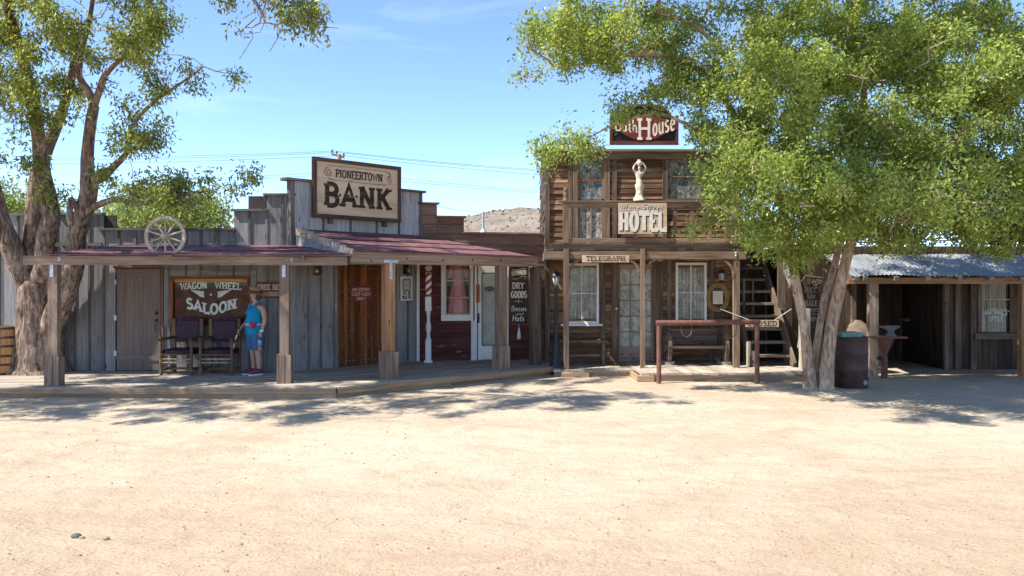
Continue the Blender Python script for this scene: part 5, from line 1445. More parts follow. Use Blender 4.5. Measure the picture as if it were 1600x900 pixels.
    for j in range(rows + 1):
        t = j / rows
        for i in range(nseg + 1):
            u = uL + (uE - uL) * i / nseg; edge = 0
            if j == 0: edge = .035 * mnoise.noise(Vector((math.floor((u - uL) / .66) * 3.1, 0, 0))) 
            vs.append((u, vf + (vb - vf) * t + edge, zf + (zb - zf) * t + .009 * math.sin(2 * math.pi * (u - uL) / pitch) + .035 * mnoise.noise(Vector((u * .9, t * 3, 4)))))
    for j in range(rows):
        for i in range(nseg):
            f = (j * (nseg + 1) + i, j * (nseg + 1) + i + 1, (j + 1) * (nseg + 1) + i + 1, (j + 1) * (nseg + 1) + i); fs.append(f); uvs.append([(vs[k][0], vs[k][1]) for k in f])
    mb.add(vs, fs, uvs, smooth=True); part(mb, 'tin_roof', 'tin', T)
    mb = MB(); zbm = L.pix(1400, 437, vf)[1]; mb.box(L.u(1329, vf), uE, vf + .08, vf + .2, L.pix(1400, 443.5, vf)[1], zf - .035)
    part(mb, 'porch_beam', 'post_orange', T)
    mb = MB()
    for px in (1338, 1352, 1401, 1450, 1500, 1549, 1598, 1650): u = L.u(px, vf); mb.bar((u, vf - .02, zf - .062), (u, .2, zb - .07), .09, .08)
    parts(mb, 'rafter', 'grey', T)
    mb = MB(); u = L.u(1363.5, vf + .14); mb.box(u - .088, u + .088, vf + .07, vf + .22, -.03, L.pix(1400, 443.5, vf)[1], ax=2); part(mb, 'porch_post', 'post', T)
    mb = MB(); u = L.u(1601, vf + .14); mb.box(u - .10, u + .09, vf + .07, vf + .22, -.03, L.pix(1400, 443.5, vf)[1], ax=2); part(mb, 'porch_post', 'post_orange', T)
build_barn()

def oil_drum():
    Yp = 14.62; p = at(1330, 605, Yp); k = Yp / FPX; rr = 24.5 * k; h = 79 * k
    T = thing('oil_drum', 'rusty brown oil drum standing beside the forked tree', 'drum', (p.x, Yp, -.02))
    mb = MB(); prof = [(rr - .01, 0), (rr, .01), (rr, h * .33), (rr + .012, h * .345), (rr, h * .36), (rr, h * .66), (rr + .012, h * .675), (rr, h * .69), (rr, h - .012), (rr + .008, h - .006), (rr, h), (rr - .015, h), (rr - .02, h - .02), (.001, h - .02)]
    mb.lathe(prof, n=36); part(mb, 'barrel_body', 'drum', T)
    mb = MB(); mb.lathe([(.045, 0), (.045, .006), (.035, .008), (.035, 0)], n=14, M=Matrix.Translation((.15, -rr * .86, .11)) @ Matrix.Rotation(R(90), 4, 'X') @ Matrix.Rotation(R(24), 4, 'Y')); part(mb, 'bung', 'steel', T)
    T2 = thing('board_lid', 'weathered teal board lying on top of the rusty drum', 'board', (p.x, Yp, h - .02))
    mb = MB(); mb.box(-.26, .10, -.22, .2, .005, .06); part(mb, 'plank', 'teal', T2)
    mb = MB(); mb.box(-.25, .13, -.2, .22, .062, .085); part(mb, 'upper_plank', 'grey', T2)
oil_drum()
def anvil_stand():
    Yp = 15.95; p = at(1382, 587, Yp); k = Yp / FPX; h = 66 * k
    T = thing('anvil_stand', 'rusty pedestal table on one leg under the anvil', 'stand', (p.x, Yp, -.02))
    mb = MB(); mb.box(-.27, .39, -.16, .16, h - .035, h, ax=0); part(mb, 'table_top', 'rust', T)
    mb = MB(); mb.lathe([(.065, 0), (.06, .25), (.05, .3), (.065, .36), (.05, .42), (.05, h * .7), (.09, h * .72), (.10, h * .85), (.14, h - .04)], (0.0, 0, 0), n=12); mb.bar((.03, 0, h * .62), (.16, 0, h - .04), .05, .06); part(mb, 'leg', 'rust', T)
    mb = MB(); mb.box(-.14, -.04, -.03, .03, h * .45, h * .50); mb.tube([(-.06, -.08, h * .47), (-.06, .08, h * .47)], .035, 10); part(mb, 'vise_jaw', 'iron', T)
    q = at(1391, 520.5, Yp); T = thing('anvil', 'grey steel anvil sitting on the rusty pedestal table', 'anvil', (q.x, Yp, h - .019))
    prof = [(-.10, 0), (.10, 0), (.10, .03), (.06, .06), (.05, .10), (.07, .13), (.10, .15), (.15, .17), (.17, .19), (.17, .215), (-.10, .215), (-.10, .205), (-.2, .20), (-.235, .195), (-.19, .17), (-.10, .145), (-.06, .10), (-.06, .06), (-.10, .03)]
    n = N('worn_steel'); n.col((.10, .10, .105)); n.rough(.6, .4); n.b.inputs['Metallic'].default_value = .3
    mb = MB(); mb.prism(prof, -.055, .055); part(mb, 'body', n.m, T)
anvil_stand()
def sack():
    Yp = 17.0; p = at(1346, 527, Yp); 
    T = thing('wooden_crate', 'rough crate standing behind the drum under the pale sack', 'crate', (p.x, Yp, -.02))
    h = p.z + .02
    mb = MB()
    for i in range(4): mb.box(-.34, .3, -.3, -.27, i * h / 4 + .01, (i + 1) * h / 4 - .01, ax=0); mb.box(-.34, -.31, -.27, .3, i * h / 4 + .01, (i + 1) * h / 4 - .01, ax=1); mb.box(.27, .3, -.27, .3, i * h / 4 + .01, (i + 1) * h / 4 - .01, ax=1)
    mb.box(-.34, .3, -.3, .3, h - .012, h); part(mb, 'slats', 'barn', T)
    T = thing('burlap_sack', 'lumpy pale sack slumped behind the barn porch post', 'sack', (p.x, Yp, h - .02))
    mb = MB(); rings = []
    for i in range(9):
        t = i / 8; rad = .30 * (1 - .75 * t ** 2.2) * (1 if i else .9); z = .36 * t
        rings.append([((rad * (1 + .12 * mnoise.noise(Vector((math.cos(a) * 1.5, math.sin(a) * 1.5, t * 3))))) * math.cos(a) - .10 * t, .8 * rad * math.sin(a), z + .03 * mnoise.noise(Vector((a, t, 7)))) for a in [2 * math.pi * j / 18 for j in range(18)]])
    mb.loft(rings); part(mb, 'bag', 'burlap', T)
    mb = MB(); mb.tube([(-.17, 0, .28), (-.21, .0, .37), (-.23, -.02, .45)], [.06, .035, .01], 8); part(mb, 'tied_corner', 'burlap', T)
sack()

# ------------------------------------------------------------------ props on the boardwalk
def throne_chair():
    T = thing('carved_armchair', 'x', 'chair', (0, 0, 0), 0, 'leather armchairs under the saloon window')
    def leg(x, y, h, turned=True):
        mb = MB()
        if turned: mb.lathe([(.03, 0), (.036, .05), (.02, .08), (.034, .13), (.022, .18), (.03, .2), (.03, .27), (.02, .29), (.036, .33), (.022, .38), (.03, .41), (.03, .48), (.02, .5), (.034, .55), (.02, .6), (.03, h - .02), (.03, h)], (x, y, 0), n=10)
        else: mb.box(x - .03, x + .03, y - .03, y + .03, 0, h, ax=2)
        part(mb, 'leg', 'carved', T)
    for s in (-1, 1): leg(s * .29, -.26, .67); leg(s * .27, .25, 1.04, False)
    mb = MB(); mb.loft([[(sx * .26 * k, sy * .24 * k - .01, z) for sx, sy in ((-1, -1), (0, -1.03), (1, -1), (1.02, 0), (1, 1), (0, 1), (-1, 1), (-1.02, 0))] for k, z in ((1, .40), (1.04, .43), (1.0, .475), (.8, .49))], smooth=True); part(mb, 'seat', 'leather', T)
    mb = MB(); Mx = Matrix.Translation((0, .25, .60)) @ Matrix.Rotation(R(-5), 4, 'X')
    mb.loft([[(sx * .27, d, sz * .23 + .22) for sx, sz in ((-1, -1), (0, -1), (1, -1), (1, 0), (1, 1), (0, 1.03), (-1, 1), (-1, 0))] for d in (-.035, .035)], smooth=False, M=Mx)
    mb.loft([[(sx * .25, -.036 - .02 * k, sz * .21 + .22) for sx, sz in ((-1, -1), (0, -1), (1, -1), (1, 0), (1, 1), (0, 1.03), (-1, 1), (-1, 0))] if k == 0 else [(sx * .2, -.056, sz * .17 + .22) for sx, sz in ((-1, -1), (0, -1), (1, -1), (1, 0), (1, 1), (0, 1.03), (-1, 1), (-1, 0))] for k in (0, 1)], M=Mx); part(mb, 'backrest', 'leather', T)
    for s in (-1, 1):
        mb = MB(); pts = [(s * .29, -.33, .66), (s * .29, -.28, .685), (s * .28, 0, .675), (s * .275, .24, .69)]; mb.tube(pts, [.03, .035, .028, .028], 8); part(mb, 'armrest', 'carved', T)
    mb = MB(); mb.lathe([(.02, -.27), (.014, -.2), (.026, -.12), (.014, -.06), (.03, 0), (.014, .06), (.026, .12), (.014, .2), (.02, .27)], n=8, M=Matrix.Translation((0, -.26, .30)) @ Matrix.Rotation(R(90), 4, 'Y'))
    mb.lathe([(.02, -.27), (.014, -.2), (.026, -.12), (.014, -.06), (.03, 0), (.014, .06), (.026, .12), (.014, .2), (.02, .27)], n=8, M=Matrix.Translation((0, -.26, .235)) @ Matrix.Rotation(R(90), 4, 'Y')); parts(mb, 'front_spindle', 'spindle', T)
    mb = MB()
    for s in (-1, 1): mb.bar((s * .28, -.26, .10), (s * .27, .25, .10), .035, .04)
    mb.bar((-.28, 0, .10), (.28, 0, .10), .035, .04); mb.box(-.28, .28, -.28, .24, .375, .40, ax=0); part(mb, 'stretcher', 'carved', T)
    return T
ch = throne_chair(); Yc = 15.32
ch.location = (at(285, 500, Yc).x, Yc, DZ); ch.rotation_euler.z = R(-2); ch['label'] = 'carved armchair with purple leather next to the saloon door'
dup(ch, (at(345.5, 500, Yc).x, Yc - .02, DZ), R(2), 'carved armchair with purple leather next to the standing woman')

def wagon_wheel():
    Yp = 13.62; k = Yp / FPX; c = at(258.5, 369.5, Yp); rr = 29.5 * k
    T = thing('wheel_decoration', 'weathered wooden wagon wheel propped on the saloon porch roof', 'wheel', (c.x, Yp, c.z))
    mb = MB(); n = 32
    ring = [(rr * math.cos(2 * math.pi * i / n), 0, rr * math.sin(2 * math.pi * i / n)) for i in range(n)]
    for i in range(n): mb.bar(ring[i], ring[(i + 1) % n], .055, .055, r=.5)
    part(mb, 'rim', 'deck', T)
    for i in range(10):
        a = 2 * math.pi * i / 10 + math.pi / 2
        mb = MB(); mb.tube([(.05 * math.cos(a), 0, .05 * math.sin(a)), (.2 * math.cos(a), 0, .2 * math.sin(a)), ((rr - .02) * math.cos(a), 0, (rr - .02) * math.sin(a))], [.018, .015, .013], 6); part(mb, 'spoke', 'deck', T)
    mb = MB(); mb.lathe([(.03, -.10), (.05, -.08), (.07, -.03), (.07, .03), (.05, .08), (.03, .10)], n=14, M=Matrix.Rotation(R(90), 4, 'X')); part(mb, 'hub', 'deck', T)
wagon_wheel()

def barrel():
    Yp = 15.2; k = Yp / FPX; c = at(2, 577, Yp)
    T = thing('oak_barrel', 'orange brown oak barrel beside the thick forking tree', 'barrel', (c.x, Yp, DZ))
    h = 75 * k; n = 24
    mb = MB()
    for i in range(n):
        a0, a1 = 2 * math.pi * i / n + .006, 2 * math.pi * (i + 1) / n - .006; rings = []
        for j in range(9):
            t = j / 8; rad = .27 + .065 * math.sin(math.pi * t)
            rings.append((rad, h * t))
        vs = []; fs = []; uvs = []
        for rad, z in rings: vs += [(rad * math.cos(a0), rad * math.sin(a0), z), (rad * math.cos(a1), rad * math.sin(a1), z)]
        for j in range(8): f = (2 * j, 2 * j + 1, 2 * j + 3, 2 * j + 2); fs.append(f); uvs.append([(vs[q_][2] + i, i * .3 + (q_ % 2) * .08) for q_ in f])
        mb.add(vs, fs, uvs)
    mb.lathe([(.255, h - .03), (.001, h - .03)], n=24); mb.lathe([(.255, .03), (.255, h - .03)], n=24); part(mb, 'staves', 'barrel', T)
    for t in (.03, .22, .40, .60, .78, .965):
        mb = MB(); r0 = .273 + .065 * math.sin(math.pi * (t - .018)); r1 = .273 + .065 * math.sin(math.pi * (t + .018)); mb.lathe([(r0 - .01, h * (t - .025)), (r0 + .003, h * (t - .022)), (r1 + .003, h * (t + .022)), (r1 - .01, h * (t + .025))], n=32); part(mb, 'hoop', 'drum', T)
barrel()

# ------------------------------------------------------------------ figures grown as one skin
def skin_body(name, verts, edges, mat, parent, levels=2, root=0):
    me = bpy.data.meshes.new(name); me.from_pydata([v[:3] for v in verts], edges, [])
    o = bpy.data.objects.new(name, me); COL.objects.link(o)
    sk = o.modifiers.new('skin', 'SKIN'); sk.use_smooth_shade = True; sk.branch_smoothing = .3
    for i, v in enumerate(verts):
        r_ = v[3]; me.skin_vertices[0].data[i].radius = (r_, r_) if not hasattr(r_, '__len__') else r_
        me.skin_vertices[0].data[i].use_root = (i == root)
    sb = o.modifiers.new('sub', 'SUBSURF'); sb.levels = levels; sb.render_levels = levels
    dg = bpy.context.evaluated_depsgraph_get(); dg.update()
    m2 = bpy.data.meshes.new_from_object(o.evaluated_get(dg)); m2.name = name
    o.modifiers.clear(); o.data = m2; m2.materials.clear(); m2.materials.append(mat if not isinstance(mat, str) else M[mat])
    m2.polygons.foreach_set('use_smooth', [True] * len(m2.polygons))
    o.parent = parent
    return o
def hand(V, E, wrist, pos, down, out_, palm_n, curl=.5, s=1.0):
    """palm and five bent fingers; down = along the hand, out_ = towards the thumb, palm_n = the way the palm faces"""
    down = Vector(down).normalized(); out_ = Vector(out_).normalized(); palm_n = Vector(palm_n).normalized(); p = Vector(pos)
    V.append((*(p + down * .045 * s), .026 * s)); E.append((wrist, len(V) - 1)); pm = len(V) - 1
    V.append((*(p + down * .085 * s), .027 * s)); E.append((pm, len(V) - 1)); kn = len(V) - 1
    for off, ln in ((.027, .068), (.009, .078), (-.009, .072), (-.026, .056)):
        b = p + down * .088 * s + out_ * off * s; prev = kn; d = down.copy()
        V.append((*b, .0095 * s)); E.append((prev, len(V) - 1)); prev = len(V) - 1
        for j in range(2):
            d = (d + palm_n * curl).normalized(); b = b + d * ln * .5 * s
            V.append((*b, .0085 * s)); E.append((prev, len(V) - 1)); prev = len(V) - 1
    b = p + down * .03 * s + out_ * .03 * s; V.append((*b, .012 * s)); E.append((pm, len(V) - 1)); prev = len(V) - 1
    d = (down + out_ * .8 + palm_n * .4).normalized()
    for j in range(2): b = b + d * .03 * s; V.append((*b, .0095 * s)); E.append((prev, len(V) - 1)); prev = len(V) - 1; d = (down + palm_n * .5).normalized()
def cloth_mat(name, c, rough=.85, var=.1):
    n = N(name); x = n.noise(n.uv((12, 12, 12), coord='Object'), 1.0, 4, .6); n.col(n.ramp(x, [(.3, tuple(k * (1 - var) for k in c)), (.7, tuple(min(1, k * (1 + var)) for k in c))])); n.rough(rough, .2); n.bump(x, .4, .02); return n.m
def oval(cx, cy, z, rx, ry, n=24, wob=0, ph=0): return [(cx + rx * math.cos(2 * math.pi * i / n) * (1 + wob * math.sin(5 * 2 * math.pi * i / n + ph)), cy + ry * math.sin(2 * math.pi * i / n) * (1 + wob * math.sin(5 * 2 * math.pi * i / n + ph)), z) for i in range(n)]

def build_person():
    Yp = 15.18; p = at(399, 583, Yp)
    T = thing('person', 'woman in turquoise tank top, denim shorts and straw hat on the saloon boardwalk', 'person', (p.x, Yp, DZ), R(-42))
    V = [(0, 0, .86, (.15, .12)), (0, .005, 1.0, (.15, .12)), (0, .0, 1.14, (.15, .12)), (0, .01, 1.25, (.145, .105)), (0, .025, 1.33, (.075, .06)), (0, .02, 1.385, .052)]
    E = [(i, i + 1) for i in range(5)]
    for s in (-1, 1):
        b = len(V)
        V += [(s * .085, .0, .80, .092), (s * .092, -.008, .62, .078), (s * .095, -.012, .45, .056), (s * .098, .012, .32, .056), (s * .10, .02, .18, .040), (s * .102, .025, .075, .036), (s * .108, -.05, .045, .036), (s * .118, -.135, .032, .032)]
        E += [(0, b)] + [(b + i, b + i + 1) for i in range(7)]
    # left arm hangs with the bottle, right arm bent forward on the cane
    b = len(V); V += [(.185, .025, 1.29, .06), (.225, .045, 1.16, .052), (.245, .05, 1.05, .044), (.25, .015, .93, .037), (.25, -.03, .82, .027)]
    E += [(3, b)] + [(b + i, b + i + 1) for i in range(4)]
    hand(V, E, b + 4, V[-1][:3], (0, -.12, -1), (0, -1, 0), (-1, 0, 0), .55)
    b = len(V); V += [(-.185, .025, 1.29, .06), (-.225, .03, 1.17, .05), (-.235, .02, 1.06, .040), (-.215, -.09, .965, .035), (-.165, -.19, .90, .026)]
    E += [(3, b)] + [(b + i, b + i + 1) for i in range(4)]
    hand(V, E, b + 4, V[-1][:3], (.05, -.75, -.6), (1, -.2, .2), (0, .3, -1), .7)
    n = N('skin'); x = n.noise(n.uv((9, 9, 9), coord='Object'), 1.0, 4, .6); n.col(n.ramp(x, [(.3, (.40, .215, .145)), (.7, (.53, .31, .215))])); n.rough(.5, .35); n.b.inputs['Subsurface Weight'].default_value = .05; skin = n.m
    # head: turned to her right
    ha = R(-38); ca, sa = math.cos(ha), math.sin(ha)
    def hd(x, y, z): return (x * ca - y * sa, x * sa + y * ca + .0, z)
    b = len(V)
    V += [(*hd(0, -.012, 1.445), (.062, .07)), (*hd(0, -.012, 1.50), (.070, .084)), (*hd(0, .0, 1.555), (.068, .082)), (*hd(0, .01, 1.59), (.045, .055)), (*hd(0, -.075, 1.435), (.028, .024)), (*hd(0, -.098, 1.497), .014), (*hd(0, -.108, 1.48), .013)]
    E += [(5, b), (b, b + 1), (b + 1, b + 2), (b + 2, b + 3), (b, b + 4), (b + 1, b + 5), (b + 5, b + 6)]
    skin_body('body', V, E, skin, T, 2)
    mb = MB()
    for s in (-1, 1): mb.lathe([(.001, -.009), (.012, -.005), (.012, .005), (.001, .009)], hd(s * .03, -.081, 1.515), n=8)
    parts(mb, 'eye', 'black', T)
    mb = MB(); a = hd(-.024, -.088, 1.452); c = hd(.024, -.088, 1.452); m_ = hd(0, -.099, 1.453); mb.tube([a, m_, c], [.003, .006, .003], 6); n = N('lips'); n.col((.42, .13, .11)); n.rough(.5); part(mb, 'mouth', n.m, T)
    mb = MB()
    for s in (-1, 1): mb.lathe([(.001, -.03), (.016, -.02), (.02, .005), (.012, .028), (.001, .032)], hd(s * .074, .012, 1.495), n=8, sx=.5)
    parts(mb, 'ear', skin, T)
    # hair, hat
    mb = MB(); c = hd(0, .03, 0); mb.loft([oval(c[0], c[1] + .012, z, rx, ry, 20, .05) for z, rx, ry in ((1.40, .045, .04), (1.43, .07, .065), (1.49, .082, .082), (1.55, .086, .094), (1.60, .07, .08), (1.62, .03, .03))]); part(mb, 'hair', cloth_mat('brown_hair', (.085, .05, .033)), T)
    straw = wood('straw', (.24, .15, .07), (.36, .24, .12), (.47, .33, .18), rv=.1, gs=30, knots=False)
    mb = MB(); c = hd(0, 0, 0)
    def brim(z, rx, ry, dr): return [(c[0] + (rx * math.cos(t)) * ca - (ry * math.sin(t)) * sa, c[1] + (rx * math.cos(t)) * sa + (ry * math.sin(t)) * ca, z + dr * math.cos(2 * t) - .02 * math.sin(t)) for t in [2 * math.pi * i / 28 for i in range(28)]]
    mb.loft([brim(1.525, .205, .245, .022), brim(1.547, .15, .175, .01), brim(1.56, .098, .115, 0), brim(1.61, .095, .112, 0), brim(1.655, .082, .10, 0), brim(1.67, .05, .07, 0)])
    ht = part(mb, 'straw_hat', straw, T)
    mb = MB(); mb.loft([brim(1.562, .1005, .1175, 0), brim(1.59, .0995, .1165, 0)], cap=False); part(mb, 'hat_band', 'sign_brown', ht)
    # tank top
    teal = cloth_mat('turquoise_cotton', (.006, .24, .42))
    mb = MB(); rings = [oval(0, 0, .78, .205, .17, 28, .04), oval(0, -.01, .90, .196, .168, 28, .03, 1), oval(0, -.015, 1.0, .184, .16, 28, .02, 2), oval(0, -.02, 1.10, .178, .158, 28, .012), oval(0, -.022, 1.18, .18, .16, 28), oval(0, -.005, 1.25, .168, .134, 28), oval(0, .008, 1.30, .138, .10, 28)]
    mb.loft(rings, cap=False)
    for s in (-1, 1):
        mb.loft([[(s * x + dx, y, z) for dx, y, z in ((-.028, yy, zz), (.028, yy, zz), (.028, yy + .012, zz + .012), (-.028, yy + .012, zz + .012))] for x, yy, zz in ((.10, -.085, 1.28), (.105, -.055, 1.345), (.105, .01, 1.375), (.105, .07, 1.34), (.10, .09, 1.28))], smooth=False)
    part(mb, 'tank_top', teal, T)
    denim = cloth_mat('blue_denim', (.055, .135, .27))
    mb = MB()
    mb.loft([oval(0, 0, .72, .185, .15, 24), oval(0, 0, .84, .185, .15, 24)])
    for s in (-1, 1): mb.loft([oval(s * .100, -.008, .47, .095, .102, 20, .03), oval(s * .098, -.005, .60, .098, .108, 20, .02), oval(s * .09, 0, .74, .10, .135, 20), oval(s * .07, 0, .80, .095, .12, 20)])
    part(mb, 'shorts', denim, T)
    shoe = cloth_mat('maroon_shoe', (.16, .05, .085)); 
    for s in (-1, 1):
        mb = MB(); x = s * .11
        mb.loft([[(x + sx * wx, y0 + sy * ly, z) for sx, sy in ((-.8, -1.15), (0, -1.3), (.8, -1.15), (1, -.4), (.9, .6), (.6, 1), (-.6, 1), (-.9, .6), (-1, -.4))] for wx, ly, y0, z in ((.05, .12, -.045, .022), (.052, .122, -.045, .05), (.045, .095, -.025, .085), (.042, .055, .015, .115))]); o = part(mb, 'shoe', shoe, T)
        mb = MB(); mb.loft([[(x + sx * .053, -.045 + sy * .124, z) for sx, sy in ((-.8, -1.15), (0, -1.3), (.8, -1.15), (1, -.4), (.9, .6), (.6, 1), (-.6, 1), (-.9, .6), (-1, -.4))] for z in (0.0, .022)], smooth=False); part(mb, 'sole', 'letter_white', o)
    # waist pack
    mb = MB(); mb.loft([oval(0, -.012, .935, .203, .176, 28), oval(0, -.012, .975, .201, .174, 28)], cap=False); wp = part(mb, 'waist_pack', cloth_mat('pale_strap', (.45, .45, .48)), T)
    mb = MB(); mb.loft([oval(.15, -.14, z, rx, ry, 16) for z, rx, ry in ((.885, .04, .03), (.90, .085, .055), (.96, .09, .06), (1.0, .07, .045), (1.01, .03, .02))]); part(mb, 'pouch', cloth_mat('magenta_pouch', (.36, .05, .13), var=.6), wp)
    mb = MB(); mb.tube([(.07, -.11, 1.30), (.03, -.145, 1.2), (.0, -.155, 1.12)], .006, 6); mb.lathe([(.001, -.05), (.025, -.045), (.028, .03), (.001, .035)], (-.02, -.165, 1.12), n=8); part(mb, 'sunglasses_cord', 'black', T)
    mb = MB(); mb.lathe([(.030, -.012), (.034, 0), (.030, .012)], (.25, -.022, .84), n=12); mb.box(.28, .29, -.045, .0, .825, .86); part(mb, 'wristwatch', 'letter_white', T)
    # cane and bottle are things of their own
    def wp_(x, y, z): a = R(-42); return Vector((p.x + x * math.cos(a) - y * math.sin(a), Yp + x * math.sin(a) + y * math.cos(a), DZ + z))
    hp = wp_(-.16, -.265, .84); ft = wp_(-.27, -.46, 0.0)
    Tc = thing('walking_cane', 'red, white and dark folding cane held by the woman', 'cane', ft)
    d = hp - ft
    for i in range(10):
        mb = MB(); mb.tube([d * (i / 10), d * ((i + 1) / 10)], .0115, 8); part(mb, 'shaft_band', 'black' if i < 5 else ('pole_red' if i % 2 else 'letter_white'), Tc)
    mb = MB(); mb.tube([d + Vector((.05, .02, .03)), d + Vector((0, 0, .045)), d + Vector((-.05, -.02, .03))], .014, 8); part(mb, 'grip', 'black', Tc)
    bp = wp_(.25, -.055, .48); Tb = thing('water_bottle', 'blue and red patterned water bottle hanging from the left hand', 'bottle', bp)
    mb = MB(); mb.lathe([(.03, 0), (.036, .01), (.036, .10)], n=14); part(mb, 'lower_sleeve', cloth_mat('red_white_sleeve', (.5, .2, .22), var=.7), Tb)
    mb = MB(); mb.lathe([(.036, .101), (.036, .17), (.028, .19)], n=14); part(mb, 'upper_sleeve', cloth_mat('blue_sleeve', (.25, .42, .62), var=.4), Tb)
    mb = MB(); mb.lathe([(.018, .19), (.018, .23), (.001, .235)], n=10); part(mb, 'bottle_cap', 'black', Tb)
build_person()

def build_statue():
    Yp = 17.7 + BF + .05; p = at(999, 313, Yp); k = Yp / FPX; Hh = 64 * k
    T = thing('garden_statue', 'cream plaster statue of a woman holding a jar on the balcony rail', 'statue', (p.x, Yp, H.pix(0, 313.5, BF)[1]), R(8))
    s = Hh / 1.05
    def sc(L_): return [tuple(c * s for c in v[:3]) + ((tuple(c * s for c in v[3]) if hasattr(v[3], '__len__') else v[3] * s),) for v in L_]
    V = [(0, 0, .12, .10), (.01, -.01, .22, .075), (.02, -.015, .36, .085), (.0, -.005, .48, .10), (-.025, 0, .55, .058), (-.01, -.01, .66, .082), (0, .0, .74, .05), (0, .0, .79, .032), (0, -.01, .84, .05), (0, -.005, .88, .045)]
    E = [(i, i + 1) for i in range(9)]
    for q_ in (-1, 1):
        b = len(V); V += [(q_ * .10, 0, .73, .035), (q_ * .165, -.02, .82, .028), (q_ * .15, -.02, .88, .025), (q_ * .085, -.02, .97, .022), (q_ * .06, -.03, .99, .018)]
        E += [(5, b)] + [(b + i, b + i + 1) for i in range(4)]
    skin_body('figure', sc(V), E, 'statue', T, 2)
    mb = MB(); mb.lathe([(r_ * s, z * s) for r_, z in ((.04, .89), (.075, .93), (.085, .97), (.06, 1.01), (.04, 1.03), (.055, 1.05), (.001, 1.05))], n=14); part(mb, 'jar', 'statue', T)
    mb = MB(); mb.loft([oval(.0, 0, z * s, rx * s, ry * s, 20, wv, z * 9) for z, rx, ry, wv in ((.05, .14, .11, .2), (.10, .11, .09, .18), (.17, .085, .08, .16), (.25, .08, .075, .18), (.33, .105, .09, .14), (.40, .115, .10, .12), (.44, .08, .085, .1))]); part(mb, 'drapery', 'statue', T)
    mb = MB(); mb.lathe([(.15 * s, 0), (.15 * s, .03 * s), (.12 * s, .05 * s), (.12 * s, .06 * s), (.001, .065 * s)], n=20); part(mb, 'base', 'statue', T)
build_statue()

# ------------------------------------------------------------------ trees
def crown_points(blobs, seed, keep=None):
    rs = np.random.RandomState(seed); P = []
    for (px, py, rx, ry, Y, dy, n) in blobs:
        v = rs.normal(size=(n, 3)); v /= np.linalg.norm(v, axis=1)[:, None]; v *= rs.uniform(0, 1, (n, 1)) ** (1 / 2.4)
        for a, b, c in v:
            p = at(px + rx * a, py + ry * c, Y + dy * b)
            if keep is None or keep(p): P.append((p.x, p.y, p.z))
    return np.array(P)
def grow(limbs, attr, tip=.0055, step=.22, reach=2.2, kill=.30, iters=110, seed=1, droop=0.0):
    """space colonisation from hand-laid limbs towards the crown points"""
    rs = np.random.RandomState(seed)
    pos = []; par = []; fixed = []
    for pts, parent in limbs:                                    # pts: list of (Vector, radius); parent: index or None
        pr = parent
        for v, r_ in pts:
            pos.append(np.array(v)); par.append(pr if pr is not None else -1); fixed.append(r_); pr = len(pos) - 1
    A = attr.copy(); alive = np.ones(len(A), bool)
    nd = np.full(len(A), 1e9); ni = np.zeros(len(A), int)
    def upd(start):
        for i in range(start, len(pos)):
            d = np.linalg.norm(A - pos[i], axis=1); m = d < nd; nd[m] = d[m]; ni[m] = i
    upd(0); alive &= nd > kill
    for it in range(iters):
        sel = alive & (nd < (reach if it > 25 else 9.0))
        if not sel.any(): break
        acc = {}
        for k in np.nonzero(sel)[0]:
            i = ni[k]; d = A[k] - pos[i]; acc.setdefault(i, []).append(d / (np.linalg.norm(d) + 1e-9))
        st = len(pos)
        for i, ds in acc.items():
            d = np.mean(ds, axis=0) + rs.normal(size=3) * .22 + np.array([0, 0, -droop])
            n_ = np.linalg.norm(d)
            if n_ < 1e-6: continue
            pos.append(pos[i] + d / n_ * step * rs.uniform(.8, 1.2)); par.append(i); fixed.append(None)
        upd(st); alive &= nd > kill
    n = len(pos); ch = [[] for _ in range(n)]
    for i, p_ in enumerate(par):
        if p_ >= 0: ch[p_].append(i)
    rad = np.zeros(n)
    for i in range(n - 1, -1, -1):
        r_ = tip if not ch[i] else sum(rad[c] ** 2.35 for c in ch[i]) ** (1 / 2.35)
        rad[i] = fixed[i] if fixed[i] else r_
    for i in range(n):
        if par[i] >= 0 and rad[i] > rad[par[i]] * .95: rad[i] = rad[par[i]] * .95
    return np.array(pos), par, ch, rad, fixed
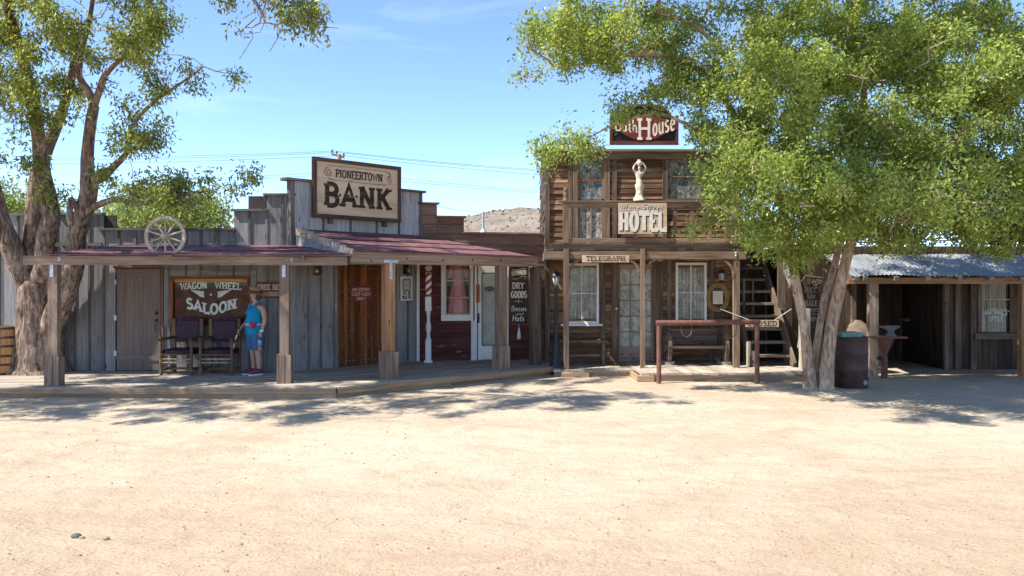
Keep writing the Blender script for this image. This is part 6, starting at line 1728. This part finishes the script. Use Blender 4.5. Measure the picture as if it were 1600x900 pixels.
def tree(name, label, cat, base, limbs, blobs, seed, bark, leafm, nleaf, lsize, group=None, trunk_n=22, droop=.1, rough=.16, step=.22, kill=.3, spread=.13, hang=.5, bare=None, keep=None, clump=.0, per=12, tip=.0055):
    T = thing(name, label, cat, base, 0, group); b = Vector(base)
    A = crown_points(blobs, seed, keep)
    pos, par, ch, rad, fixed = grow(limbs, A, tip, step=step, kill=kill, seed=seed, droop=droop)
    # trunk and main limbs
    mb = MB(); k0 = 0
    for pts, parent in limbs:
        P = [Vector(v) for v, r_ in pts]; Rr = [r_ for v, r_ in pts]
        if parent is not None: P = [Vector(pos[parent])] + P; Rr = [min(rad[parent], Rr[0] * 1.15)] + Rr
        # resample finely
        F = []; FR = []
        for i in range(len(P) - 1):
            p0 = P[max(i - 1, 0)]; p1 = P[i]; p2 = P[i + 1]; p3 = P[min(i + 2, len(P) - 1)]
            m = max(2, int((p2 - p1).length / .09))
            for j in range(m):
                t = j / m; t2 = t * t; t3 = t2 * t
                F.append(.5 * ((2 * p1) + (p2 - p0) * t + (2 * p0 - 5 * p1 + 4 * p2 - p3) * t2 + (3 * p1 - p0 - 3 * p2 + p3) * t3)); FR.append(Rr[i] + (Rr[i + 1] - Rr[i]) * t)
        F.append(P[-1]); FR.append(Rr[-1])
        sub_ = MB(); nn = trunk_n if max(Rr) > .12 else 12
        sub_.tube([f - b for f in F], FR, n=nn, cap=True)
        # furrowed, lumpy bark
        cnt = len(F) * nn
        for i in range(cnt):
            v = Vector(sub_.v[i]); c = F[i // nn] - b; d = v - c; r_ = FR[i // nn]
            a = math.atan2(d.y, d.x)
            h = mnoise.noise(Vector((v.x * 2.2, v.y * 2.2, v.z * 1.3 + seed))) * .9 + mnoise.noise(Vector((a * 4.5, v.z * 2.4, seed))) * .45 + mnoise.noise(Vector((a * 11, v.z * 5, seed + 9))) * .4
            sub_.v[i] = tuple(c + d * (1 + rough * h))
        o_ = len(mb.v); mb.v += sub_.v; mb.f += [[q_ + o_ for q_ in f] for f in sub_.f]; mb.uv += sub_.uv; mb.r += sub_.r; mb.sm += sub_.sm
    part(mb, 'trunk', bark, T)
    # branches as chains along the thickest child
    mb = MB(); nl = sum(len(l_[0]) for l_ in limbs)
    starts = [(i, c) for i in range(len(pos)) for c in ch[i] if not (fixed[c]) and (fixed[i] or c != max(ch[i], key=lambda q_: rad[q_]))]
    bv = np.array(base)
    for i, c in starts:
        chain = [i, c]
        while ch[chain[-1]]: chain.append(max(ch[chain[-1]], key=lambda q_: rad[q_]))
        rr = [max(.004, min(rad[q_], rad[c])) for q_ in chain]
        n_ = 9 if rr[0] > .05 else 6 if rr[0] > .018 else 4 if rr[0] > .008 else 3
        P = [Vector(pos[q_] - bv) for q_ in chain]
        mb.tube(P, rr, n=n_, cap=False)
    part(mb, 'branches', 'twig', T)
    # leaves: small folded blades sprayed along every twig
    rs = np.random.RandomState(seed + 5)
    tw = np.array([i for i in range(len(pos)) if not fixed[i] and rad[i] < .018 and not (bare is not None and bare(pos[i]))])
    # leaves gather in sprays, and the sprays in clumps with gaps between
    cl = np.array([mnoise.noise(Vector(pos[i]) * 1.25 + Vector((seed, 0, 0))) + .6 * mnoise.noise(Vector(pos[i]) * 2.9) for i in tw])
    wgt = np.clip((cl - np.quantile(cl, clump)) * 3 + .25, 0.0, 1.0); wgt[cl < np.quantile(cl, clump)] *= .25; wgt = wgt / wgt.sum()
    gid = np.arange(nleaf) // per; ng = gid.max() + 1
    pg = rs.choice(tw, ng, p=wgt); go = rs.normal(size=(ng, 3)) * spread
    cen = (pos[pg] + go)[gid] + rs.normal(size=(nleaf, 3)) * spread * .95
    d = rs.normal(size=(nleaf, 3)); d[:, 2] -= hang * 1.6; d /= np.linalg.norm(d, axis=1)[:, None]
    o = rs.normal(size=(nleaf, 3)); o -= d * np.sum(o * d, axis=1)[:, None]; o /= np.linalg.norm(o, axis=1)[:, None]
    nrm = np.cross(d, o)
    ln = lsize[0] * rs.uniform(.6, 1.3, (nleaf, 1)); wd = lsize[1] * rs.uniform(.7, 1.25, (nleaf, 1))
    a = cen; tip = cen + d * ln - nrm * ln * .12; l_ = cen + d * ln * .42 + o * wd * .5 + nrm * ln * .06; r_ = cen + d * ln * .42 - o * wd * .5 + nrm * ln * .06
    vs = np.stack([a, r_, tip, l_], axis=1).reshape(-1, 3) - bv
    me = bpy.data.meshes.new('crown'); me.vertices.add(nleaf * 4); me.vertices.foreach_set('co', vs.ravel())
    me.loops.add(nleaf * 4); me.loops.foreach_set('vertex_index', np.arange(nleaf * 4)); me.polygons.add(nleaf)
    me.polygons.foreach_set('loop_start', np.arange(nleaf) * 4); me.polygons.foreach_set('loop_total', np.full(nleaf, 4))
    at_ = me.attributes.new('rnd', 'FLOAT', 'FACE')
    gr = rs.uniform(0, 1, ng)[gid]; at_.data.foreach_set('value', np.clip(.55 * gr + .45 * rs.uniform(0, 1, nleaf), 0, 1))
    me.materials.append(M[leafm]); me.update(calc_edges=True)
    o_ = bpy.data.objects.new('crown', me); COL.objects.link(o_); o_.parent = T
    return T
def limb(pts): return [(at(px, py, Y), r_) for px, py, Y, r_ in pts]

# the thick old tree at the left
b0 = at(56, 582, 15.5); b0.z = DZ - .05
trunk = [(b0 + Vector((.03, 0, -.05)), .70), (b0 + Vector((.02, 0, .18)), .53), (at(60, 545, 15.45), .445), (at(62, 505, 15.4), .40), (at(62, 470, 15.35), .39), (at(60, 447, 15.3), .33), (at(60, 428, 15.3), .22), (at(60, 415, 15.3), .10)]
Ltree = [(trunk, None),
 (limb([(38, 425, 15.2, .22), (22, 395, 15.1, .2), (4, 355, 15.0, .175), (-8, 310, 14.9, .15), (-25, 240, 14.6, .125), (-50, 150, 14.2, .10), (-80, 60, 13.4, .085), (-160, -30, 12.6, .07), (-280, -110, 11.8, .055)]), 4),
 (limb([(53, 415, 15.35, .23), (53, 380, 15.35, .19), (54, 330, 15.3, .165), (58, 285, 15.25, .15), (72, 235, 15.1, .115), (95, 180, 15, .09), (112, 120, 14.8, .07), (120, 50, 14.6, .05)]), 4),
 (limb([(72, 420, 15.1, .21), (70, 395, 15.0, .165), (74, 365, 14.95, .16), (80, 335, 14.9, .155), (74, 300, 14.85, .15), (66, 265, 14.75, .135), (58, 200, 14.5, .11), (42, 120, 14.2, .10), (22, 50, 13.9, .085), (5, -20, 13.5, .07), (0, -90, 12.8, .05)]), 5),
 (limb([(90, 485, 15.15, .22), (105, 450, 15.0, .19), (117, 410, 14.95, .175), (119, 370, 14.95, .175), (128, 340, 14.9, .165), (138, 305, 14.85, .155), (140, 285, 14.8, .165), (137, 265, 14.8, .12), (138, 225, 14.7, .10), (143, 185, 14.65, .095), (147, 165, 14.6, .09)]), 2),
]
def idx(k): return sum(len(l_[0]) for l_ in Ltree[:k])
e4 = idx(4)
Ltree += [
 (limb([(137, 140, 14.5, .065), (124, 120, 14.4, .055), (128, 80, 14.3, .045), (140, 30, 14.1, .04), (150, -40, 13.6, .035)]), e4 + 10),
 (limb([(156, 140, 14.5, .06), (164, 118, 14.4, .05), (185, 95, 14.2, .04), (215, 60, 13.9, .035), (240, 25, 13.5, .03)]), e4 + 10),
 (limb([(160, 278, 14.7, .08), (178, 260, 14.6, .062), (197, 240, 14.4, .048), (202, 215, 14.3, .04), (215, 185, 14.15, .034), (240, 160, 14.0, .029), (268, 140, 13.85, .023), (300, 118, 13.7, .017), (318, 104, 13.6, .012)]), e4 + 6),
 (limb([(150, 322, 14.7, .06), (180, 312, 14.5, .05), (220, 318, 14.2, .04), (270, 305, 14.0, .03), (330, 298, 13.8, .02)]), e4 + 4),
 (limb([(30, -140, 12.3, .05), (110, -200, 11.7, .045), (220, -190, 11.4, .04), (320, -120, 11.3, .035), (370, -40, 11.4, .03), (410, 20, 11.5, .02)]), idx(4) - 1),
 (limb([(112, 312, 14.6, .055), (109, 335, 14.5, .06), (111, 352, 14.45, .05)]), e4 + 4),
 (limb([(168, 268, 14.5, .07), (153, 270, 14.5, .055)]), e4 + 6),
]
Lblobs = [(60, 25, 105, 75, 14.0, 1.3, 170), (165, 45, 110, 70, 13.8, 1.3, 170), (245, 35, 60, 45, 13.4, .7, 60), (25, 140, 60, 65, 14.2, 1.2, 70), (120, 140, 75, 60, 14.2, 1.2, 90), (215, 115, 60, 55, 13.9, .8, 60),
 (235, 200, 45, 45, 14.0, .6, 34), (335, 120, 48, 20, 13.7, .4, 30), (185, 215, 60, 45, 14.3, .7, 46), (30, 225, 45, 35, 14.6, .6, 22), (280, 300, 120, 32, 14.0, .8, 75), (370, 285, 38, 18, 13.8, .4, 14), (180, 285, 60, 35, 14.3, .7, 36), (75, 300, 20, 35, 14.6, .4, 8),
 (430, 18, 95, 42, 11.5, .7, 130), (490, 45, 45, 32, 11.5, .5, 44), (385, 45, 50, 50, 11.5, .5, 55),
 (60, -150, 260, 110, 11.4, 1.4, 150), (330, -190, 200, 110, 11.2, 1.2, 100), (-180, 60, 160, 160, 12.8, 1.6, 120), (-280, -150, 290, 110, 11.4, 1.5, 130), (-480, -60, 200, 120, 11.3, 1.4, 110), (-360, -180, 540, 85, 10.2, 1.2, 430), (237, -150, 215, 60, 14.0, 1.4, 230)]
def bare_left(p): return p[1] < 12.6 and p[0] > -4.6 and p[2] < 6.0 and (hash((round(p[0], 2), round(p[2], 2))) % 100) < 78
tree('old_tree', 'thick rough barked tree with forking limbs beside the saloon porch', 'tree', b0, Ltree, Lblobs, 11, 'bark_l', 'leaf_l', 80000, (.098, .034), 'trees along the street', 26, .06, .10, step=.2, kill=.26, spread=.08, hang=.6, bare=bare_left, clump=.45, tip=.007)

# the forked tree in front of the stairs
b1 = at(1277, 606, 14.3); b1.z = -.05
Rtree = [(limb([(1267, 617, 14.25, .206), (1266, 604, 14.25, .133), (1263, 570, 14.25, .096), (1257, 515, 14.22, .086), (1247, 460, 14.2, .079), (1239, 415, 14.15, .076), (1230, 360, 14.1, .069), (1215, 300, 14.0, .062), (1195, 230, 13.9, .056), (1165, 150, 13.8, .047), (1130, 85, 13.7, .041), (1085, 40, 13.6, .034), (1030, 20, 13.5, .026)]), None),
 (limb([(1290, 617, 14.2, .238), (1290, 604, 14.2, .148), (1293, 570, 14.2, .119), (1299, 512, 14.15, .107), (1310, 460, 14.1, .097), (1320, 415, 14.1, .086), (1331, 370, 14.1, .082), (1342, 300, 14.1, .074), (1345, 220, 14.1, .064), (1350, 130, 14.0, .054), (1340, 40, 13.8, .045), (1330, -60, 13.5, .037)]), None),
 (limb([(1274, 575, 14.45, .065), (1279, 520, 14.5, .063), (1290, 460, 14.55, .062), (1304, 415, 14.6, .061), (1318, 370, 14.65, .058), (1375, 270, 14.7, .048), (1430, 210, 14.6, .042), (1480, 160, 14.4, .036), (1540, 90, 14.2, .029)]), 14),
 (limb([(1180, 250, 13.85, .06), (1150, 185, 13.75, .055), (1110, 125, 13.65, .05), (1060, 92, 13.55, .045), (1000, 85, 13.5, .035), (940, 95, 13.4, .028), (880, 105, 13.35, .02)]), 7),
 (limb([(1130, 240, 13.7, .035), (1080, 200, 13.6, .03), (1030, 178, 13.6, .026), (970, 190, 13.55, .02), (920, 215, 13.5, .014)]), 8)]
def clear_signs(p):                                        # no boughs right before the roof sign and the balcony window
    x, z = p.x / p.y, (p.z - EYE) / p.y
    return not (.120 < x < .214 and .165 < z < .228) and not (.10 < x < .232 and .08 < z < .168)
Rblobs = [(1240, 90, 180, 105, 13.8, 1.8, 330), (1250, 235, 165, 90, 13.5, 1.9, 360), (1125, 300, 65, 60, 13.5, 1.2, 150), (1120, 335, 58, 30, 13.4, .9, 60), (1225, 345, 110, 38, 13.2, 1.4, 190), (1340, 330, 140, 62, 13.3, 1.7, 260), (1440, 325, 130, 60, 13.5, 1.6, 220), (1400, 55, 160, 75, 13.9, 1.8, 210), (1400, 250, 90, 45, 13.5, 1.4, 90),
 (1000, 60, 140, 62, 13.6, 1.1, 260), (880, 55, 85, 55, 13.4, .9, 150), (830, 118, 42, 18, 13.3, .45, 34), (905, 215, 55, 20, 13.5, .5, 42), (850, 240, 24, 18, 13.5, .3, 14), (985, 150, 50, 20, 13.6, .5, 34), (1100, 140, 80, 50, 13.6, .9, 110), (1120, 215, 45, 35, 13.6, .6, 40), (1400, 300, 220, 70, 12.0, 1.2, 160), (1250, 300, 130, 60, 12.2, 1.0, 110), (1480, 120, 150, 90, 12.2, 1.2, 110), (1250, 120, 120, 90, 12.2, 1.1, 90),
 (1000, -110, 220, 90, 13.4, 1.4, 150), (1300, -120, 280, 110, 13.0, 2.2, 230), (1110, -150, 280, 70, 10.0, 1.0, 260), (1420, 372, 170, 18, 13.6, .9, 150), (1380, 320, 130, 60, 14.6, .8, 160), (1085, 335, 45, 30, 13.4, .6, 50), (1220, 385, 60, 14, 13.5, .8, 50), (1430, 190, 240, 95, 16.0, 1.1, 260)]
tree('forked_tree', 'bright leafy tree on three leaning trunks beside the rusty drum', 'tree', b1, Rtree, Rblobs, 23, 'bark_r', 'leaf_r', 250000, (.074, .035), 'trees along the street', 20, .08, .12, step=.2, kill=.27, spread=.09, hang=.35, keep=clear_signs, clump=.36, per=15, tip=.007)

# a second tree whose limbs reach in at the right edge
b2 = at(1690, 590, 13.6); b2.z = -.05
Etree = [([(b2, .22), (at(1695, 480, 13.6), .19), (at(1690, 330, 13.6), .16), (at(1670, 240, 13.55), .12), (at(1640, 170, 13.5), .085), (at(1600, 125, 13.45), .075), (at(1560, 155, 13.4), .06), (at(1520, 190, 13.4), .045), (at(1490, 215, 13.4), .03)], None),
 (limb([(1660, 140, 13.5, .08), (1650, 40, 13.4, .06), (1640, -60, 13.3, .05)]), 3)]
Eblobs = [(1560, 330, 85, 62, 12.9, 1.1, 170), (1590, 250, 60, 50, 13.1, 1.0, 80), (1560, 40, 80, 60, 13.2, 1.1, 110), (1500, 260, 50, 40, 13.2, .7, 40), (1570, 375, 60, 22, 13.2, .8, 60), (1680, 200, 130, 200, 13.4, 1.6, 260), (1580, 160, 40, 22, 13.3, .5, 20), (1660, -80, 160, 90, 13.2, 1.6, 90)]
tree('leaning_tree', 'leafy tree reaching in over the far end of the tin roof', 'tree', b2, Etree, Eblobs, 37, 'bark_r', 'leaf_r', 72000, (.074, .035), 'trees along the street', 16, .08, .12, step=.2, kill=.27, spread=.075, hang=.35, clump=.36, per=15)

# trees behind the buildings
for nm, lb, px, Yb, bl, nl, sd in (
 ('background_tree', 'pale green bushy tree behind the low saloon parapet', 250, 23.0, [(255, 335, 95, 28, 23, 1.5, 200), (200, 345, 45, 22, 23, 1.2, 70), (320, 340, 40, 20, 22.8, 1.2, 60), (240, 312, 50, 20, 23, 1, 60)], 15000, 51),
 ('background_tree', 'small pale green tree rising behind the tall plank fence', 20, 22.0, [(15, 325, 32, 24, 22, 1.0, 80), (60, 335, 40, 20, 22.2, 1, 60), (-40, 320, 50, 40, 22, 1.2, 80)], 8000, 52)):
    bb = at(px, 445, Yb); bb.z = 0
    t_ = at(px, 360, Yb)
    tree(nm, lb, 'tree', bb, [([(bb, .16), (bb + Vector((.05, 0, 1.0)), .13), (bb + Vector((0, .05, 2.2)), .10), (t_ + Vector((0, 0, .2)), .07)], None)], bl, sd, 'bark_l', 'leaf_bg', nl, (.11, .055), 'trees behind the false fronts', 10, .02, .05, step=.3, kill=.4, spread=.2, hang=.3)

# ------------------------------------------------------------------ far things: roof, vent pipe, utility pole, wires
def far_things():
    T = thing('shed_roof', 'grey roof corner of a shed peeking over the plank fence', 'shed', at(-30, 445, 24) * 1.0)
    T.location.z = 0
    mb = MB(); mb.prism([(-3, 4.02), (1.0, 4.02), (1.15, 3.95), (-1.0, 4.55), (-3, 4.2)], 0, 3); part(mb, 'roof', 'tin', T)
    mb = MB(); mb.box(-3, .9, .2, 2.8, 0, 4.015); part(mb, 'wall', 'grey', T)
    Yp = 20.2; a = at(755, 365, Yp); k = Yp / FPX
    T = thing('vent_pipe', 'thin blue grey vent pipe rising behind the barber shop parapet', 'vent pipe', (a.x, Yp, 2.6))
    h0 = a.z - 2.6; mb = MB(); mb.tube([(0, 0, h0 - .3), (0, 0, h0 + 34 * k)], .032, 10); part(mb, 'pipe', 'pipe', T)
    mb = MB(); mb.lathe([(.14, h0 - .02), (.07, h0 + .06), (.034, h0 + .12)], n=12); part(mb, 'flashing_cone', 'pipe', T)
    mb = MB(); mb.box(-.35, .35, -.35, .35, 0, h0 - .02); part(mb, 'curb', 'hotel_dark', T)
    Yp = 52.0; a = at(530, 240, Yp); T = thing('utility_pole', 'wooden utility pole whose crossarm shows above the large framed sign', 'utility pole', (a.x, Yp, 0)); k = Yp / FPX
    mb = MB(); mb.tube([(0, 0, 0), (0, 0, a.z - .05)], [.17, .13], 10); part(mb, 'pole', 'beam', T)
    mb = MB(); mb.bar((-.50, 0, a.z - .02), (.34, 0, a.z - .26), .11, .13); part(mb, 'crossarm', 'beam', T)
    for x, dz_ in ((-.46, 0.06), (-.15, -.03), (.30, -.17)):
        mb = MB(); mb.lathe([(.03, 0), (.05, .05), (.05, .10), (.06, .12), (.04, .2), (.001, .22)], (x, 0, a.z + dz_), n=8); part(mb, 'insulator', 'iron', T)
    def wire(pts, sag, rad=.011):
        P = []
        for (p0, p1) in zip(pts, pts[1:]):
            for i in range(16):
                t = i / 16; q_ = p0.lerp(p1, t); q_.z -= sag * 4 * t * (1 - t); P.append(q_)
        P.append(pts[-1]); o = P[0].copy(); mb = MB(); mb.tube([q_ - o for q_ in P], rad, 4, cap=False)
        ob = mb.build('power_line', M['wire'], loc=o)
        tag(ob, 'thin dark power line strung across the sky behind the buildings', 'wire', 'power lines in the sky')
    for px, y0, y1, y2 in ((524, 243, 236, 264), (528, 248, 238, 266), (536, 254, 243, 272)): wire([at(-120, y0, 60), at(px, y1, Yp), at(1000, y2 + 8, 60)], .25)
    for y0, y1, y2 in ((292, 268, 300), (297, 272, 303)): wire([at(-120, y0, 62), at(530, y1, Yp), at(1000, y2 + 8, 60)], .2)
    wire([at(645, 312, 22), at(735, 330, 30), at(790, 335, 42)], .05, .008)
far_things()

# ------------------------------------------------------------------ stones
def stone(px, py, rx, label, mat):
    Yp = EYE * FPX / (py - CY); p = at(px, py, Yp); k = Yp / FPX; rr = rx * k
    mb = MB(); n = 12; rings = []
    for i in range(7):
        t = math.pi * (.06 + .9 * i / 6)
        rings.append([(rr * math.sin(t) * math.cos(a) * (1 + .25 * mnoise.noise(Vector((math.cos(a) * 2, math.sin(a) * 2, i * .5 + px)))), rr * .8 * math.sin(t) * math.sin(a) * (1 + .25 * mnoise.noise(Vector((math.cos(a), math.sin(a), i + px)))), rr * .62 * (-math.cos(t) + .55)) for a in [2 * math.pi * j / n for j in range(n)]])
    mb.loft(rings, smooth=False); tag(mb.build('stone', M[mat], loc=(p.x, Yp, ground_z(p.x, Yp) - .004)), label, 'stone', 'loose stones in the foreground')
stone(119, 838, 8.5, 'larger dark grey stone on the open sand', 'rock')
stone(128, 841, 5, 'small grey stone touching the larger dark stone', 'rock_tan')
stone(165, 840, 7, 'brown stone lying a step away from the large dark stone', 'rock_tan')
stone(376, 848, 4, 'small tan stone lying alone far from the dark stone', 'rock_tan')
def pebbles():
    mb = MB(); r2 = random.Random(3)
    for i in range(1100):
        y = 4.9 + 9 * r2.random() ** 1.6; x = r2.uniform(-.66, .66) * y; s = r2.choice([.003, .003, .004, .005, .006, .008, .012]) * (1 + .03 * y)
        z = ground_z(x, y)
        mb.lathe([(s * .7, -s * .3), (s, s * .1), (s * .6, s * .55), (.0005, s * .7)], (x, y, z), n=5, smooth=False, sx=r2.uniform(.7, 1.3))
    tag(mb.build('pebbles', M['rock_tan']), kind='stuff')
    mb = MB()
    for i in range(520):                                          # leaf litter and straw by the steps and the trunks
        c = r2.choice([(3.7, 15.35, 1.6, .18), (5.4, 14.7, .7, .5), (-5, 13.0, 4, .15), (-.5, 15.0, 1.2, .25), (-3, 11.5, 4, .8), (7, 12.5, 1.5, 1.0), (6.5, 16.5, 1.0, .5)])
        x = r2.gauss(c[0], c[2]); y = r2.gauss(c[1], c[3]); a = r2.uniform(0, 6.28); l_ = r2.uniform(.02, .05); z = max(ground_z(x, y), -.012) + .008
        d = Vector((math.cos(a) * l_, math.sin(a) * l_, .006)); e = Vector((-d.y, d.x, 0)) * .3; o = Vector((x, y, z))
        mb.add([o, o + d * .5 + e, o + d, o + d * .5 - e], [(0, 3, 2, 1)], [[(0, 0)] * 4])
    tag(mb.build('leaf_litter', M['sign_tan']), kind='stuff')
pebbles()
